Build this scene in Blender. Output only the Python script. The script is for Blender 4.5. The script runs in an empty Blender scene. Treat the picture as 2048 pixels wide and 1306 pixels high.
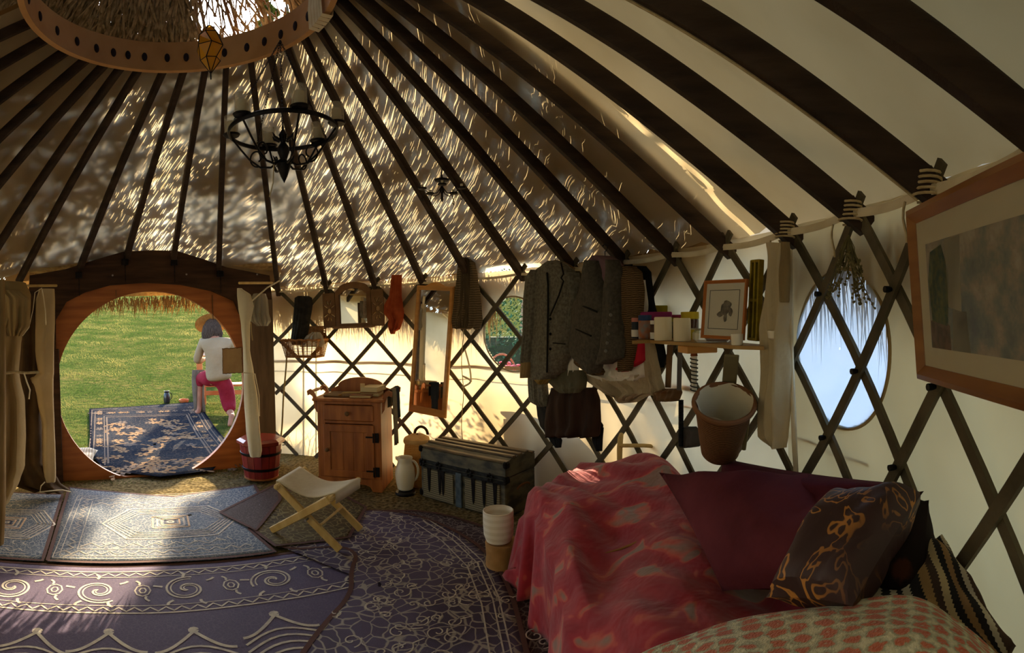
import bpy, math, random
import numpy as np
from mathutils import Vector, Matrix
PI = math.pi
SC = bpy.context.scene
# ------------------------------------------------------------------ camera
# The photograph is a phone panorama: a central cylindrical lens standing at eye height in the yurt.
CX, CY, YAW, FPX = 0.59, -2.483, 0.6842, 1065.06
EYE, SY, PITCH, ROLL, R = 1.26, 12.96, -0.02987, 0.01558, 3.017
cam = bpy.data.cameras.new('camera'); cob = bpy.data.objects.new('camera', cam); SC.collection.objects.link(cob)
cam.type = 'PANO'; cam.panorama_type = 'CENTRAL_CYLINDRICAL'
cam.central_cylindrical_range_u_min = -1024 / FPX; cam.central_cylindrical_range_u_max = 1024 / FPX
cam.central_cylindrical_range_v_min = -(653 - SY) / FPX; cam.central_cylindrical_range_v_max = (653 + SY) / FPX
cam.central_cylindrical_radius = 1.0; cam.clip_start = 0.01; cam.clip_end = 500
cob.location = (CX, CY, EYE); SC.camera = cob

def _raw(X, Y2, Z):
    c, s = math.cos(-ROLL), math.sin(-ROLL)
    X, Z2 = c * X - s * Z, s * X + c * Z
    cp, sp = math.cos(PITCH), math.sin(PITCH)
    Y, Z = cp * Y2 - sp * Z2, sp * Y2 + cp * Z2
    c, s = math.cos(YAW), math.sin(YAW)
    return np.array([c * X + s * Y, -s * X + c * Y, Z])
def ray(x, y):
    p = (x - 1024) / FPX
    return _raw(math.sin(p), math.cos(p), (653 + SY - y) / FPX)
_r, _f, _u = _raw(1, 0, 0), _raw(0, 1, 0), _raw(0, 0, 1)
cob.rotation_euler = Matrix(((_r[0], _u[0], -_f[0]), (_r[1], _u[1], -_f[1]), (_r[2], _u[2], -_f[2]))).to_euler()
O = np.array([CX, CY, EYE])
def F(x, y, z=0.0):                    # where the sight line through a pixel meets the height z
    d = ray(x, y); return O + d * ((z - EYE) / d[2])
def Wl(x, y, r=R):                     # ... meets the round wall
    d = ray(x, y); a = d[0]**2 + d[1]**2; b = O[0]*d[0] + O[1]*d[1]; c = O[0]**2 + O[1]**2 - r*r
    return O + d * ((-b + math.sqrt(max(b*b - a*c, 0))) / a)
def D(x, y, dist):                     # ... at a horizontal distance
    d = ray(x, y); return O + d * (dist / math.hypot(d[0], d[1]))
def PL(x, y, P, n):
    d = ray(x, y); return O + d * (np.dot(P - O, n) / np.dot(d, n))
def ghill(x, y): return 0.10 * (math.sqrt(max(0, y - 3.3)**2 + .3) - .55) if y > 3.3 else 0.0
def G(x, y):
    z = 0.
    for i in range(60):
        p = F(x, y, min(z, EYE + 3)); z = .7*z + .3*ghill(p[0], p[1])
        if p[1] < 0: z = .5*z
    return p

# ------------------------------------------------------------------ world, sun, exposure
SUN_AZ = (0.30, 0.954); SUN_EL = math.radians(27)
w = bpy.data.worlds.new('world'); SC.world = w; w.use_nodes = True
nt = w.node_tree; bg = nt.nodes['Background']
sky = nt.nodes.new('ShaderNodeTexSky'); sky.sky_type = 'NISHITA'; sky.sun_disc = False
sky.sun_elevation = SUN_EL; sky.sun_rotation = math.atan2(SUN_AZ[0], SUN_AZ[1]); sky.dust_density = 1.0
nt.links.new(sky.outputs[0], bg.inputs[0]); bg.inputs[1].default_value = 0.40
sl = bpy.data.lights.new('sun', 'SUN'); so = bpy.data.objects.new('sun', sl); SC.collection.objects.link(so)
sl.energy = 10.0; sl.angle = math.radians(0.25); sl.color = (1.0, 0.80, 0.52)
so.rotation_euler = Vector((-SUN_AZ[0]*math.cos(SUN_EL), -SUN_AZ[1]*math.cos(SUN_EL), -math.sin(SUN_EL))).to_track_quat('-Z', 'Y').to_euler()
so.location = (3, 12, 6)
SC.view_settings.view_transform = 'Standard'; SC.view_settings.look = 'None'; SC.view_settings.gamma = 1
SC.view_settings.use_curve_mapping = False
SC.view_settings.exposure = 1.2
SC.cycles.max_bounces = 16; SC.cycles.diffuse_bounces = 8; SC.cycles.transparent_max_bounces = 24; SC.cycles.transmission_bounces = 8
SC.cycles.sample_clamp_indirect = 6.0

# ------------------------------------------------------------------ helpers
rnd = random.Random(7)
def tag(o, label=None, cat=None, group=None, kind=None):
    if label: o['label'] = label
    if cat: o['category'] = cat
    if group: o['group'] = group
    if kind: o['kind'] = kind
    return o
def thing(name, label, cat, loc=(0, 0, 0), rotz=0.0, group=None, mat=None):
    o = bpy.data.objects.new(name, None); SC.collection.objects.link(o); o.empty_display_size = .05
    if mat is not None: o.matrix_world = mat; o['_m'] = 1
    else: o.location = Vector(loc); o.rotation_euler = (0, 0, rotz)
    tag(o, label, cat, group)
    return o
def mw(o):
    if o is None: return Matrix.Identity(4)
    m = Matrix.LocRotScale(o.location, o.rotation_euler, o.scale)
    return mw(o.parent) @ o.matrix_parent_inverse @ m
class MB:
    def __init__(s): s.v = []; s.f = []; s.m = []; s.n = 0
    def add(s, v, f, m=0):
        v = np.asarray(v, float).reshape(-1, 3); s.v.append(v)
        for q in f: s.f.append([int(i) + s.n for i in q]); s.m.append(m)
        s.n += len(v); return s
    def grid(s, P, m=0, closeu=False, closev=False):        # P[i][j] -> quads
        P = np.asarray(P, float); a, b = P.shape[:2]; f = []
        for i in range(a if closeu else a - 1):
            for j in range(b if closev else b - 1):
                i2, j2 = (i + 1) % a, (j + 1) % b
                f.append((i*b + j, i2*b + j, i2*b + j2, i*b + j2))
        return s.add(P.reshape(-1, 3), f, m)
    def box(s, c, size, m=0, rot=None, bev=0.0):
        x, y, z = [q / 2 for q in size]; b = min(bev, x*.9, y*.9, z*.9)
        if b <= 0:
            V = np.array([(i, j, k) for i in (-x, x) for j in (-y, y) for k in (-z, z)])
            Fc = [(0, 1, 3, 2), (4, 6, 7, 5), (0, 4, 5, 1), (2, 3, 7, 6), (0, 2, 6, 4), (1, 5, 7, 3)]
        else:
            V = []; idx = {}
            for i in (-1, 1):
                for j in (-1, 1):
                    for k in (-1, 1):
                        for ax in range(3):
                            p = [i*(x-b), j*(y-b), k*(z-b)]; p[ax] = (i*x, j*y, k*z)[ax]
                            idx[(i, j, k, ax)] = len(V); V.append(p)
            V = np.array(V); Fc = []
            o = [(-1, -1), (1, -1), (1, 1), (-1, 1)]
            def key(ax, sg, a, e):
                k = [0, 0, 0]; k[ax] = sg; k[(ax+1) % 3] = a; k[(ax+2) % 3] = e; return tuple(k)
            for ax in range(3):
                for sg in (-1, 1): Fc.append([idx[key(ax, sg, a, e) + (ax,)] for a, e in (o if sg > 0 else o[::-1])])
                for a in (-1, 1):
                    for e in (-1, 1):
                        k1, k2 = key(ax, -1, a, e), key(ax, 1, a, e); b1, b2 = (ax+1) % 3, (ax+2) % 3
                        q = [idx[k1 + (b1,)], idx[k2 + (b1,)], idx[k2 + (b2,)], idx[k1 + (b2,)]]
                        Fc.append(q if a*e > 0 else q[::-1])
            for i in (-1, 1):
                for j in (-1, 1):
                    for k in (-1, 1):
                        q = [idx[(i, j, k, t)] for t in range(3)]; Fc.append(q if i*j*k > 0 else q[::-1])
        if rot is not None: V = V @ np.array(rot).T
        return s.add(V + np.array(c), Fc, m)
    def bar(s, a, b, wd, h, up=(0, 0, 1), m=0, bev=.002):
        a, b = np.array(a, float), np.array(b, float); d = b - a; L = np.linalg.norm(d); d = d / L
        up = np.array(up, float); x = np.cross(d, up); x /= (np.linalg.norm(x) + 1e-12); z = np.cross(x, d)
        return s.box((a + b) / 2, (wd, L, h), m, np.stack([x, d, z], 1), bev)
    def tube(s, pts, r, seg=8, m=0, cap=True, closed=False, flat=1.0):
        P = np.array(pts, float); n = len(P)
        rr = np.full(n, r, float) if np.isscalar(r) else np.array(r, float)
        T = np.gradient(P, axis=0) if not closed else (np.roll(P, -1, 0) - np.roll(P, 1, 0))
        T /= (np.linalg.norm(T, axis=1)[:, None] + 1e-12)
        ref = np.array((0, 0, 1.)) if abs(T[0][2]) < .9 else np.array((1., 0, 0))
        N = np.cross(T[0], ref); N /= np.linalg.norm(N); rings = []
        for i in range(n):
            N = N - T[i] * np.dot(N, T[i]); N /= (np.linalg.norm(N) + 1e-12); B = np.cross(T[i], N)
            rings.append([P[i] + rr[i] * (math.cos(t) * N + flat * math.sin(t) * B) for t in np.arange(seg) * 2*PI/seg])
        s.grid(rings, m, closeu=closed, closev=True)
        if cap and not closed:
            s.f.append([s.n - seg*n + k for k in range(seg)][::-1]); s.m.append(m)
            s.f.append([s.n - seg + k for k in range(seg)]); s.m.append(m)
        return s
    def lathe(s, prof, seg=24, c=(0, 0, 0), m=0, rot=None, capb=True, capt=True, sx=1, sy=1):
        rings = [[(r*math.cos(t)*sx, r*math.sin(t)*sy, z) for t in np.arange(seg)*2*PI/seg] for r, z in prof]
        A = np.array(rings)
        if rot is not None: A = A @ np.array(rot).T
        s.grid(A + np.array(c), m, closev=True)
        n = len(prof)
        if capb: s.f.append([s.n - seg*n + k for k in range(seg)][::-1]); s.m.append(m)
        if capt: s.f.append([s.n - seg + k for k in range(seg)]); s.m.append(m)
        return s
    def prism(s, poly, y0, y1, m=0, plane='xz'):
        n = len(poly); A = []
        for y in (y0, y1):
            for a, b in poly: A.append((a, y, b) if plane == 'xz' else (a, b, y))
        f = [list(range(n)), list(range(2*n - 1, n - 1, -1))] + [(i, n + i, n + (i+1) % n, (i+1) % n) for i in range(n)]
        return s.add(A, f, m)
    def ribbon(s, pts, wd, z, m=1):
        P = np.array(pts, float)[:, :2]; T = np.gradient(P, axis=0); T /= (np.linalg.norm(T, axis=1)[:, None] + 1e-9)
        N = np.stack([-T[:, 1], T[:, 0]], 1) * wd / 2
        g = [[(*(p + q), z), (*(p - q), z)] for p, q in zip(P, N)]
        return s.grid(g, m)
def part(name, mb, mats, parent=None, label=None, smooth=True, world=False, autos=35, subsurf=0, solid=0, kind=None):
    me = bpy.data.meshes.new(name); V = np.concatenate(mb.v)
    if world and parent is not None:
        inv = np.array(mw(parent).inverted()); V = V @ inv[:3, :3].T + inv[:3, 3]
    me.from_pydata(V.tolist(), [], mb.f)
    if not isinstance(mats, (list, tuple)): mats = [mats]
    for q in mats: me.materials.append(q)
    if len(mats) > 1: me.polygons.foreach_set('material_index', mb.m)
    if smooth:
        me.shade_smooth()
        if autos: me.set_sharp_from_angle(angle=math.radians(autos))
    me.update()
    o = bpy.data.objects.new(name, me); SC.collection.objects.link(o)
    if parent is not None: o.parent = parent
    if label: o['label'] = label
    if kind: o['kind'] = kind
    if solid:
        md = o.modifiers.new('s', 'SOLIDIFY'); md.thickness = solid; md.offset = 0
    if subsurf:
        md = o.modifiers.new('sub', 'SUBSURF'); md.levels = subsurf; md.render_levels = subsurf
    return o
def solo(name, mb, mats, label, cat, group=None, **k):
    return tag(part(name, mb, mats, **k), label, cat, group)
def copy_tree(o, parent=None):
    c = o.copy(); SC.collection.objects.link(c)
    if parent: c.parent = parent
    for ch in list(o.children): copy_tree(ch, c)
    return c
def fr(TL, TR, BL):                     # frame with origin at bottom-left, x right, z up, y away
    TL, TR, BL = map(np.array, (TL, TR, BL)); x = TR - TL; wd = np.linalg.norm(x); x = x / wd
    z = TL - BL; z = z - x*np.dot(z, x); h = np.linalg.norm(z); z = z / h; y = np.cross(z, x)
    m = Matrix([[x[i], y[i], z[i], BL[i]] for i in range(3)] + [[0, 0, 0, 1]]); return m, wd, h
def wfr(x, y, r=R, tilt=0):             # frame on the wall: x right, y outward, z up
    p = Wl(x, y, r); t = math.atan2(p[1], p[0])
    return Matrix.Translation(Vector(p)) @ Matrix.Rotation(t - PI/2, 4, 'Z')
def dfr(p):                             # frame facing the camera at p
    d = np.array(p) - O; a = math.atan2(d[1], d[0])
    return Matrix.Translation(Vector(p)) @ Matrix.Rotation(a - PI/2, 4, 'Z')
def wallfn(r):
    def f(x, y):
        p = Wl(x, y, r); n = -np.array([p[0], p[1], 0]); return p, n / np.linalg.norm(n)
    return f
def distfn(d):
    def f(x, y):
        p = D(x, y, d); n = (O - p); n[2] = 0; return p, n / np.linalg.norm(n)
    return f
def loft(fn, rows, th=.04, fold=.008, nf=5, nu=26, sub=5, seed=0, mb=None, m=0, edge=.006, jag=0):
    rg = random.Random(seed); ph = [rg.uniform(0, 6.28) for _ in range(6)]
    rows = [tuple(r) + (1.0,) if len(r) == 3 else tuple(r) for r in rows]
    ys = []; 
    for i in range(len(rows) - 1):
        for k in range(sub): ys.append(i + k / sub)
    ys.append(len(rows) - 1)
    A = np.array(rows, float); Fp, Bp = [], []
    nr = len(ys)
    for q, t in enumerate(ys):
        i = min(int(t), len(rows) - 2); u = t - i; u2 = u*u*(3 - 2*u) * .5 + u*.5
        r = A[i] * (1 - u) + A[i+1] * u; xl, xr = A[i][1]*(1-u2) + A[i+1][1]*u2, A[i][2]*(1-u2) + A[i+1][2]*u2
        v = q / (nr - 1); fl, bl = [], []
        for j in range(nu + 1):
            s = j / nu; px = xl + (xr - xl)*s; yy = r[0]
            if jag and q == nr - 1: yy += jag * (rg.random() - .3)
            p, n = fn(px, yy); e = math.sqrt(max(0, 1 - (2*s - 1)**2))
            b = th * r[3] * e**.8 + fold * (math.sin(nf*2*PI*s + ph[0] + 1.3*math.sin(2.2*v + ph[1])) * (.4 + .6*v) + .5*math.sin(nf*3.7*s + 5*v + ph[2]) + .4*math.sin(14*v + 5*s + ph[3])) * e
            fl.append(p + n * max(b, edge*.5)); bl.append(p - n * edge * .5)
        Fp.append(fl); Bp.append(bl[::-1])
    P = [a + b for a, b in zip(Fp, Bp)]
    mb = mb or MB(); mb.grid(P, m, closev=True)
    n = 2 * (nu + 1); base = mb.n - nr * n
    for rr_, fl in ((0, 1), (nr - 1, 0)):
        for j in range(nu):
            q = [base + rr_*n + j, base + rr_*n + j + 1, base + rr_*n + n - 2 - j, base + rr_*n + n - 1 - j]
            mb.f.append(q if fl else q[::-1]); mb.m.append(m)
    return mb
def pillow(TL, TR, BR, BL, th, nu=22, wr=.012, seed=0, ear=.06):
    TL, TR, BR, BL = [np.array(q, float) for q in (TL, TR, BR, BL)]
    N = np.cross(TR - TL, BL - TL); N /= np.linalg.norm(N)
    if np.dot(N, O - (TL + BR)/2) < 0: N = -N
    rg = random.Random(seed); ph = [rg.uniform(0, 6.28) for _ in range(6)]; sides = []
    for sg in (1, -1):
        G_ = []
        for i in range(nu + 1):
            row = []
            for j in range(nu + 1):
                u, v = j/nu, i/nu; us, vs = 2*u - 1, 2*v - 1
                k = 1 - ear*(1 - us*us)*(abs(vs)**3); k2 = 1 - ear*(1 - vs*vs)*(abs(us)**3)
                uu, vv = .5 + .5*us*k2, .5 + .5*vs*k
                p = (TL*(1-uu) + TR*uu)*(1-vv) + (BL*(1-uu) + BR*uu)*vv
                e = ((1 - us**2)*(1 - vs**2))**.42
                h = th/2*e + wr*1.3*e**.5*abs(math.sin(5*u + 6*v*(u + .4) + ph[3]))*abs(2*u - 1 + .3) + wr*(math.sin(7*u + 4*v + ph[0])*math.sin(5*v - 3*u + ph[1]) + .6*math.sin(15*(u - .5)*(1.2 - v) + ph[2])*abs(vs))*e**.5
                row.append(p + N*sg*h)
            G_.append(row)
        sides.append(G_)
    mb = MB(); mb.grid(sides[0]); mb.grid([r[::-1] for r in sides[1]]); return mb
# ------------------------------------------------------------------ materials
MATS = {}
def M(name, c1, c2=None, rough=.85, metal=0, scale=6, bump=0., bscale=60, stretch=(1, 1, 1), transl=0., detail=4, spec=.12, coords='Object', sharp=(.35, .65), wave=None, emis=None):
    if name in MATS: return MATS[name]
    m = bpy.data.materials.new(name); m.use_nodes = True; t = m.node_tree; n = t.nodes; L = t.links
    b = n['Principled BSDF']; b.inputs['Roughness'].default_value = rough; b.inputs['Metallic'].default_value = metal
    b.inputs['Specular IOR Level'].default_value = spec
    tc = n.new('ShaderNodeTexCoord'); mp = n.new('ShaderNodeMapping'); L.new(tc.outputs[coords], mp.inputs[0]); mp.inputs['Scale'].default_value = stretch
    col = None
    if c2 is not None:
        no = n.new('ShaderNodeTexNoise'); no.inputs['Scale'].default_value = scale; no.inputs['Detail'].default_value = detail
        L.new(mp.outputs[0], no.inputs[0]); src = no.outputs[0]
        if wave:
            wv = n.new('ShaderNodeTexWave'); wv.inputs['Scale'].default_value = wave[0]; wv.inputs['Distortion'].default_value = wave[1]; wv.bands_direction = wave[2]
            L.new(mp.outputs[0], wv.inputs[0]); src = wv.outputs[0]
        cr = n.new('ShaderNodeValToRGB'); cr.color_ramp.elements[0].position = sharp[0]; cr.color_ramp.elements[1].position = sharp[1]
        cr.color_ramp.elements[0].color = (*c1, 1); cr.color_ramp.elements[1].color = (*c2, 1)
        L.new(src, cr.inputs[0]); L.new(cr.outputs[0], b.inputs['Base Color']); col = cr.outputs[0]
    else: b.inputs['Base Color'].default_value = (*c1, 1)
    bo = None
    if bump:
        nb = n.new('ShaderNodeTexNoise'); nb.inputs['Scale'].default_value = bscale; nb.inputs['Detail'].default_value = 3; L.new(mp.outputs[0], nb.inputs[0])
        bu = n.new('ShaderNodeBump'); bu.inputs['Strength'].default_value = bump; bu.inputs['Distance'].default_value = .01
        L.new(nb.outputs[0], bu.inputs['Height']); L.new(bu.outputs[0], b.inputs['Normal']); bo = bu.outputs[0]
    if transl:
        tr = n.new('ShaderNodeBsdfTranslucent'); mx = n.new('ShaderNodeMixShader'); mx.inputs[0].default_value = transl
        if col: L.new(col, tr.inputs[0])
        else: tr.inputs[0].default_value = (*c1, 1)
        if bo: L.new(bo, tr.inputs['Normal'])
        L.new(b.outputs[0], mx.inputs[1]); L.new(tr.outputs[0], mx.inputs[2]); L.new(mx.outputs[0], n['Material Output'].inputs[0])
    if emis:
        b.inputs['Emission Color'].default_value = (*emis[0], 1); b.inputs['Emission Strength'].default_value = emis[1]
    MATS[name] = m; return m
def S(r, g, b):                       # sRGB 0-255 to linear
    return tuple(((c/255 + .055)/1.055)**2.4 if c > 10 else c/255/12.92 for c in (r, g, b))
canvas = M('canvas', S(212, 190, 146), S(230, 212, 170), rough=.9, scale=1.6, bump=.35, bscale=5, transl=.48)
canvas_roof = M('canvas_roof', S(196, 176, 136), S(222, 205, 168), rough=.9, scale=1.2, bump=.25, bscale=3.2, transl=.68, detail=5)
canvas_shaded = M('canvas_shaded', S(178, 154, 108), S(194, 172, 126), rough=.9, scale=1.6, bump=.3, bscale=4, transl=.5)  # same canvas, coloured darker for the wall out of the sun
reed_m = M('reed', S(120, 102, 78), S(170, 150, 122), scale=30)
cloth_tan = M('cloth_tan', S(150, 125, 82), S(176, 150, 104), scale=3, bump=.4, bscale=30, transl=.15)
cloth_cream = M('cloth_cream', S(214, 200, 168), S(232, 222, 196), scale=3, bump=.3, bscale=25, transl=.25)
wood_dark = M('wood_dark', S(44, 33, 26), S(64, 49, 38), rough=.55, scale=4, stretch=(1, 1, 6), bump=.2, bscale=30)
wood_lat = M('wood_lattice', S(74, 66, 50), S(98, 88, 68), rough=.7, scale=8, bump=.2, bscale=50)
wood_header = M('wood_header', S(50, 34, 24), S(76, 52, 36), rough=.6, scale=3, stretch=(1, 1, 8), bump=.2)
wood_door = M('wood_door', S(150, 84, 36), S(186, 112, 54), rough=.5, scale=2, stretch=(1, 1, 9), bump=.1, spec=.4)
wood_ring = M('wood_ring', S(170, 124, 78), S(188, 142, 94), rough=.6, scale=5)
wood_pine = M('wood_pine', S(134, 74, 30), S(170, 102, 48), rough=.45, scale=3, stretch=(6, 6, 1), spec=.4)
wood_gold = M('wood_gold', S(176, 118, 48), S(200, 140, 66), rough=.45, scale=4, stretch=(1, 1, 5), spec=.4)
wood_pale = M('wood_pale', S(186, 156, 96), S(206, 178, 120), rough=.6, scale=6, stretch=(3, 3, 1))
wood_brown = M('wood_brown', S(92, 66, 40), S(122, 90, 58), rough=.55, scale=6)
iron = M('iron', S(24, 22, 24), S(40, 36, 36), rough=.45, metal=.6, scale=20)
black = M('black', (.008, .008, .009), rough=.7)
hole = M('rafter_end', S(40, 30, 34), rough=.8)
rope = M('rope', S(170, 150, 110), S(196, 176, 136), scale=40)
webbing = M('webbing', S(214, 200, 168), S(230, 218, 190), scale=9, transl=.2)
wick = M('wicker', S(128, 84, 42), S(160, 112, 64), scale=30, bump=.5, bscale=60)
wick_dark = M('wicker_dark', S(88, 60, 38), S(132, 94, 62), wave=(30, 2, 'Z'), bump=.5, bscale=60)
straw = M('straw', S(176, 142, 92), S(212, 182, 130), scale=30, transl=.3)
white_c = M('ceramic', S(226, 216, 190), S(232, 224, 204), rough=.25, spec=.5, scale=3)
candle = M('candle', S(222, 208, 176), rough=.5)
mirror = bpy.data.materials.new('mirror'); mirror.use_nodes = True
_b = mirror.node_tree.nodes['Principled BSDF']; _b.inputs['Metallic'].default_value = 1; _b.inputs['Roughness'].default_value = .02; _b.inputs['Base Color'].default_value = (.8, .8, .8, 1)
def glassy(name, col, alpha, rough=.05, transl=0., tcol=None):
    m = bpy.data.materials.new(name); m.use_nodes = True; t = m.node_tree; n = t.nodes; L = t.links; b = n['Principled BSDF']
    b.inputs['Base Color'].default_value = (*col, 1); b.inputs['Roughness'].default_value = rough
    tr = n.new('ShaderNodeBsdfTransparent'); tr.inputs[0].default_value = (*(tcol or (1, 1, 1)), 1); mx = n.new('ShaderNodeMixShader'); mx.inputs[0].default_value = alpha
    src = b.outputs[0]
    if transl:
        tl = n.new('ShaderNodeBsdfTranslucent'); tl.inputs[0].default_value = (*col, 1); m2 = n.new('ShaderNodeMixShader'); m2.inputs[0].default_value = transl
        L.new(src, m2.inputs[1]); L.new(tl.outputs[0], m2.inputs[2]); src = m2.outputs[0]
    L.new(tr.outputs[0], mx.inputs[1]); L.new(src, mx.inputs[2]); L.new(mx.outputs[0], n['Material Output'].inputs[0]); MATS[name] = m; return m
glass = glassy('glass', (.9, .9, .9), .12)
vinyl_clear = glassy('vinyl_clear', (.8, .9, .95), .15, .1)
vinyl_milky = glassy('vinyl_milky', S(190, 212, 232), .55, .3, .7)
plastic_bag = glassy('plastic_bag', S(170, 160, 140), .7, .25, .3)
# ------------------------------------------------------------------ plan of the yurt
TH0 = [2.8641, 2.6334, 2.4143, 2.2234, 2.0669, 1.9383, 1.7958, 1.6043, 1.4457, 1.2815, 1.12, 0.9219, 0.7576, 0.5945, 0.4364, 0.2808, 0.1164, -0.0454, -0.1998, -0.3388, -0.4783, -0.6339, -0.7718, -0.902, -1.0426]
A_ = .236; HT = EYE + 1.295*A_
RX, RY, RC, HC = .7731, -.1069, .7122, 2.803 - (1.35 - EYE)
KB = 32                                   # last rafter index going round the back
def th(k):
    if k > 18: return TH0[-1] - (k - 18)*.152
    i = k + 6; i0 = min(int(math.floor(i)), 23); return TH0[i0] + (i - i0)*(TH0[i0+1] - TH0[i0])
DA, DB = F(136, 962), F(484, 934)         # foot of the door wall
dx = (DB - DA)[:2]; DW = float(np.hypot(*dx)); dx = dx / DW; DN = np.array([-dx[1], dx[0], 0.])
def DP(x, y, off=0.0): return PL(x, y, DA - DN*off, DN)      # pixel onto door wall (off towards the room)
def rad(k):
    if k <= 20: return R
    u = min(1, (k - 20) / 10.); return R - .75*u*u
def foot(k):
    if k >= 5: t = th(k); return np.array([rad(k)*math.cos(t), rad(k)*math.sin(t), HT])
    tab = {0: (40, 555), 1: (157, 540), 2: (250, 522), 3: (345, 525), 4: (437, 545)}
    if k in tab: return DP(*tab[k])
    px, d = {-1: (-62, 4.15), -2: (-170, 3.85), -3: (-290, 3.55), -4: (-430, 3.3), -5: (-590, 3.1), -6: (-760, 2.95)}[k]
    p = D(px, 600, d); p[2] = HT; return p
def rtop(k, z=0.05, grow=0):
    t = th(k); return np.array([RX + (RC+grow)*math.cos(t), RY + (RC+grow)*math.sin(t), HC + z])
# ------------------------------------------------------------------ ground
gm = bpy.data.materials.new('ground'); gm.use_nodes = True
def build_ground_mat():
    t = gm.node_tree; n = t.nodes; L = t.links; b = n['Principled BSDF']; b.inputs['Roughness'].default_value = .95; b.inputs['Specular IOR Level'].default_value = 0
    tc = n.new('ShaderNodeTexCoord')
    def noise(s, d=5):
        q = n.new('ShaderNodeTexNoise'); q.inputs['Scale'].default_value = s; q.inputs['Detail'].default_value = d; L.new(tc.outputs['Object'], q.inputs[0]); return q
    a, c, d = noise(.9), noise(7), noise(40)
    r1 = n.new('ShaderNodeValToRGB'); e = r1.color_ramp.elements
    e[0].position = .3; e[0].color = (*S(50, 60, 28), 1); e[1].position = .7; e[1].color = (*S(104, 92, 52), 1)
    k = r1.color_ramp.elements.new(.5); k.color = (*S(64, 74, 34), 1)
    mx = n.new('ShaderNodeMath'); mx.operation = 'MULTIPLY_ADD'; mx.inputs[1].default_value = .55; L.new(c.outputs[0], mx.inputs[0])
    m2 = n.new('ShaderNodeMath'); m2.operation = 'MULTIPLY'; m2.inputs[1].default_value = .45; L.new(a.outputs[0], m2.inputs[0]); L.new(m2.outputs[0], mx.inputs[2])
    L.new(mx.outputs[0], r1.inputs[0])
    r2 = n.new('ShaderNodeValToRGB'); e = r2.color_ramp.elements; e[0].position = .35; e[0].color = (*S(70, 60, 40), 1); e[1].position = .65; e[1].color = (*S(128, 112, 78), 1); L.new(d.outputs[0], r2.inputs[0])
    sp = n.new('ShaderNodeSeparateXYZ'); L.new(tc.outputs['Object'], sp.inputs[0])
    g = n.new('ShaderNodeMapRange'); g.inputs[1].default_value = 2.0; g.inputs[2].default_value = 3.2; L.new(sp.outputs[1], g.inputs[0])
    mm = n.new('ShaderNodeMix'); mm.data_type = 'RGBA'; L.new(g.outputs[0], mm.inputs[0]); L.new(r2.outputs[0], mm.inputs[6]); L.new(r1.outputs[0], mm.inputs[7])
    L.new(mm.outputs[2], b.inputs['Base Color'])
    bu = n.new('ShaderNodeBump'); bu.inputs['Strength'].default_value = 1; bu.inputs['Distance'].default_value = .05; L.new(c.outputs[0], bu.inputs['Height']); L.new(bu.outputs[0], b.inputs['Normal'])
build_ground_mat()
ys = np.concatenate([np.linspace(-40, 3, 12), np.linspace(3.3, 12, 40), np.linspace(13, 90, 30)]); xs = np.linspace(-60, 60, 60)
part('floor', MB().grid([[(x, y, ghill(x, y)) for y in ys] for x in xs][::-1]), gm, kind='structure', autos=0)
# ------------------------------------------------------------------ canvas walls
def wall_grid(k0, k1, nk, nz, r=R + .035, z0=-.02, z1=HT + .03, hole=None):
    rg = np.random.RandomState(int(k0*7 + 50)); P = []
    for i in range(nk + 1):
        k = k0 + (k1 - k0)*i/nk; t = th(k); rr = r + (rad(k) - R); row = []
        for j in range(nz + 1):
            z = z0 + (z1 - z0)*j/nz
            b = .006*math.sin(2*PI*k*1.0 + 1.5*math.sin(z*3)) + .004*math.sin(9*k + 4*z)
            row.append(((rr + b)*math.cos(t), (rr + b)*math.sin(t), z))
        P.append(row)
    mb = MB().grid(P)
    if hole:
        V = mb.v[0]; keep = []
        for q in mb.f:
            c = V[q].mean(0)
            if not hole(c): keep.append(q)
        mb.f = keep; mb.m = [0]*len(keep)
    return mb
def oval(px, py, rz, ra, r=R + .035):
    c = Wl(px, py, r); t0 = math.atan2(c[1], c[0])
    def inside(p, s=1.0): 
        dt = math.atan2(p[1], p[0]) - t0; return (dt*r/ra)**2 + ((p[2] - c[2])/rz)**2 < s*s
    def pt(a, k=1.0, rr=r): return np.array([rr*math.cos(t0 + ra*k*math.cos(a)/r), rr*math.sin(t0 + ra*k*math.cos(a)/r), c[2] + rz*k*math.sin(a)])
    return inside, pt, c
t1, t2 = [math.atan2(*Wl(x, 700, R + .035)[1::-1]) for x in (1588, 1772)]
W2 = oval(1682, 697, 165*float(np.hypot(*(Wl(1682, 697)[:2] - O[:2])))/FPX, abs(t1 - t2)*R/2)
W1 = oval(1026, 668, .27, .28)
part('wall_far', wall_grid(4.6, 14.85, 360, 90, hole=lambda c: W1[0](c, .98)), canvas, kind='structure', autos=0)
part('wall_right', wall_grid(14.85, 19.5, 260, 120, hole=lambda c: W2[0](c, .98)), canvas_shaded, kind='structure', autos=0)
part('wall_back', wall_grid(19.5, KB, 90, 8), canvas, kind='structure', autos=0)
lf = [foot(k) for k in (-6, -5, -4, -3, -2, -1, 0)]; bk = foot(KB)
pts = [bk] + lf
part('wall_left', MB().grid([[(p[0]*1.01, p[1]*1.01, z) for z in (0, .5, 1., HT + .03)] for p in pts][::-1]), canvas, kind='structure', autos=0)
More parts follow.
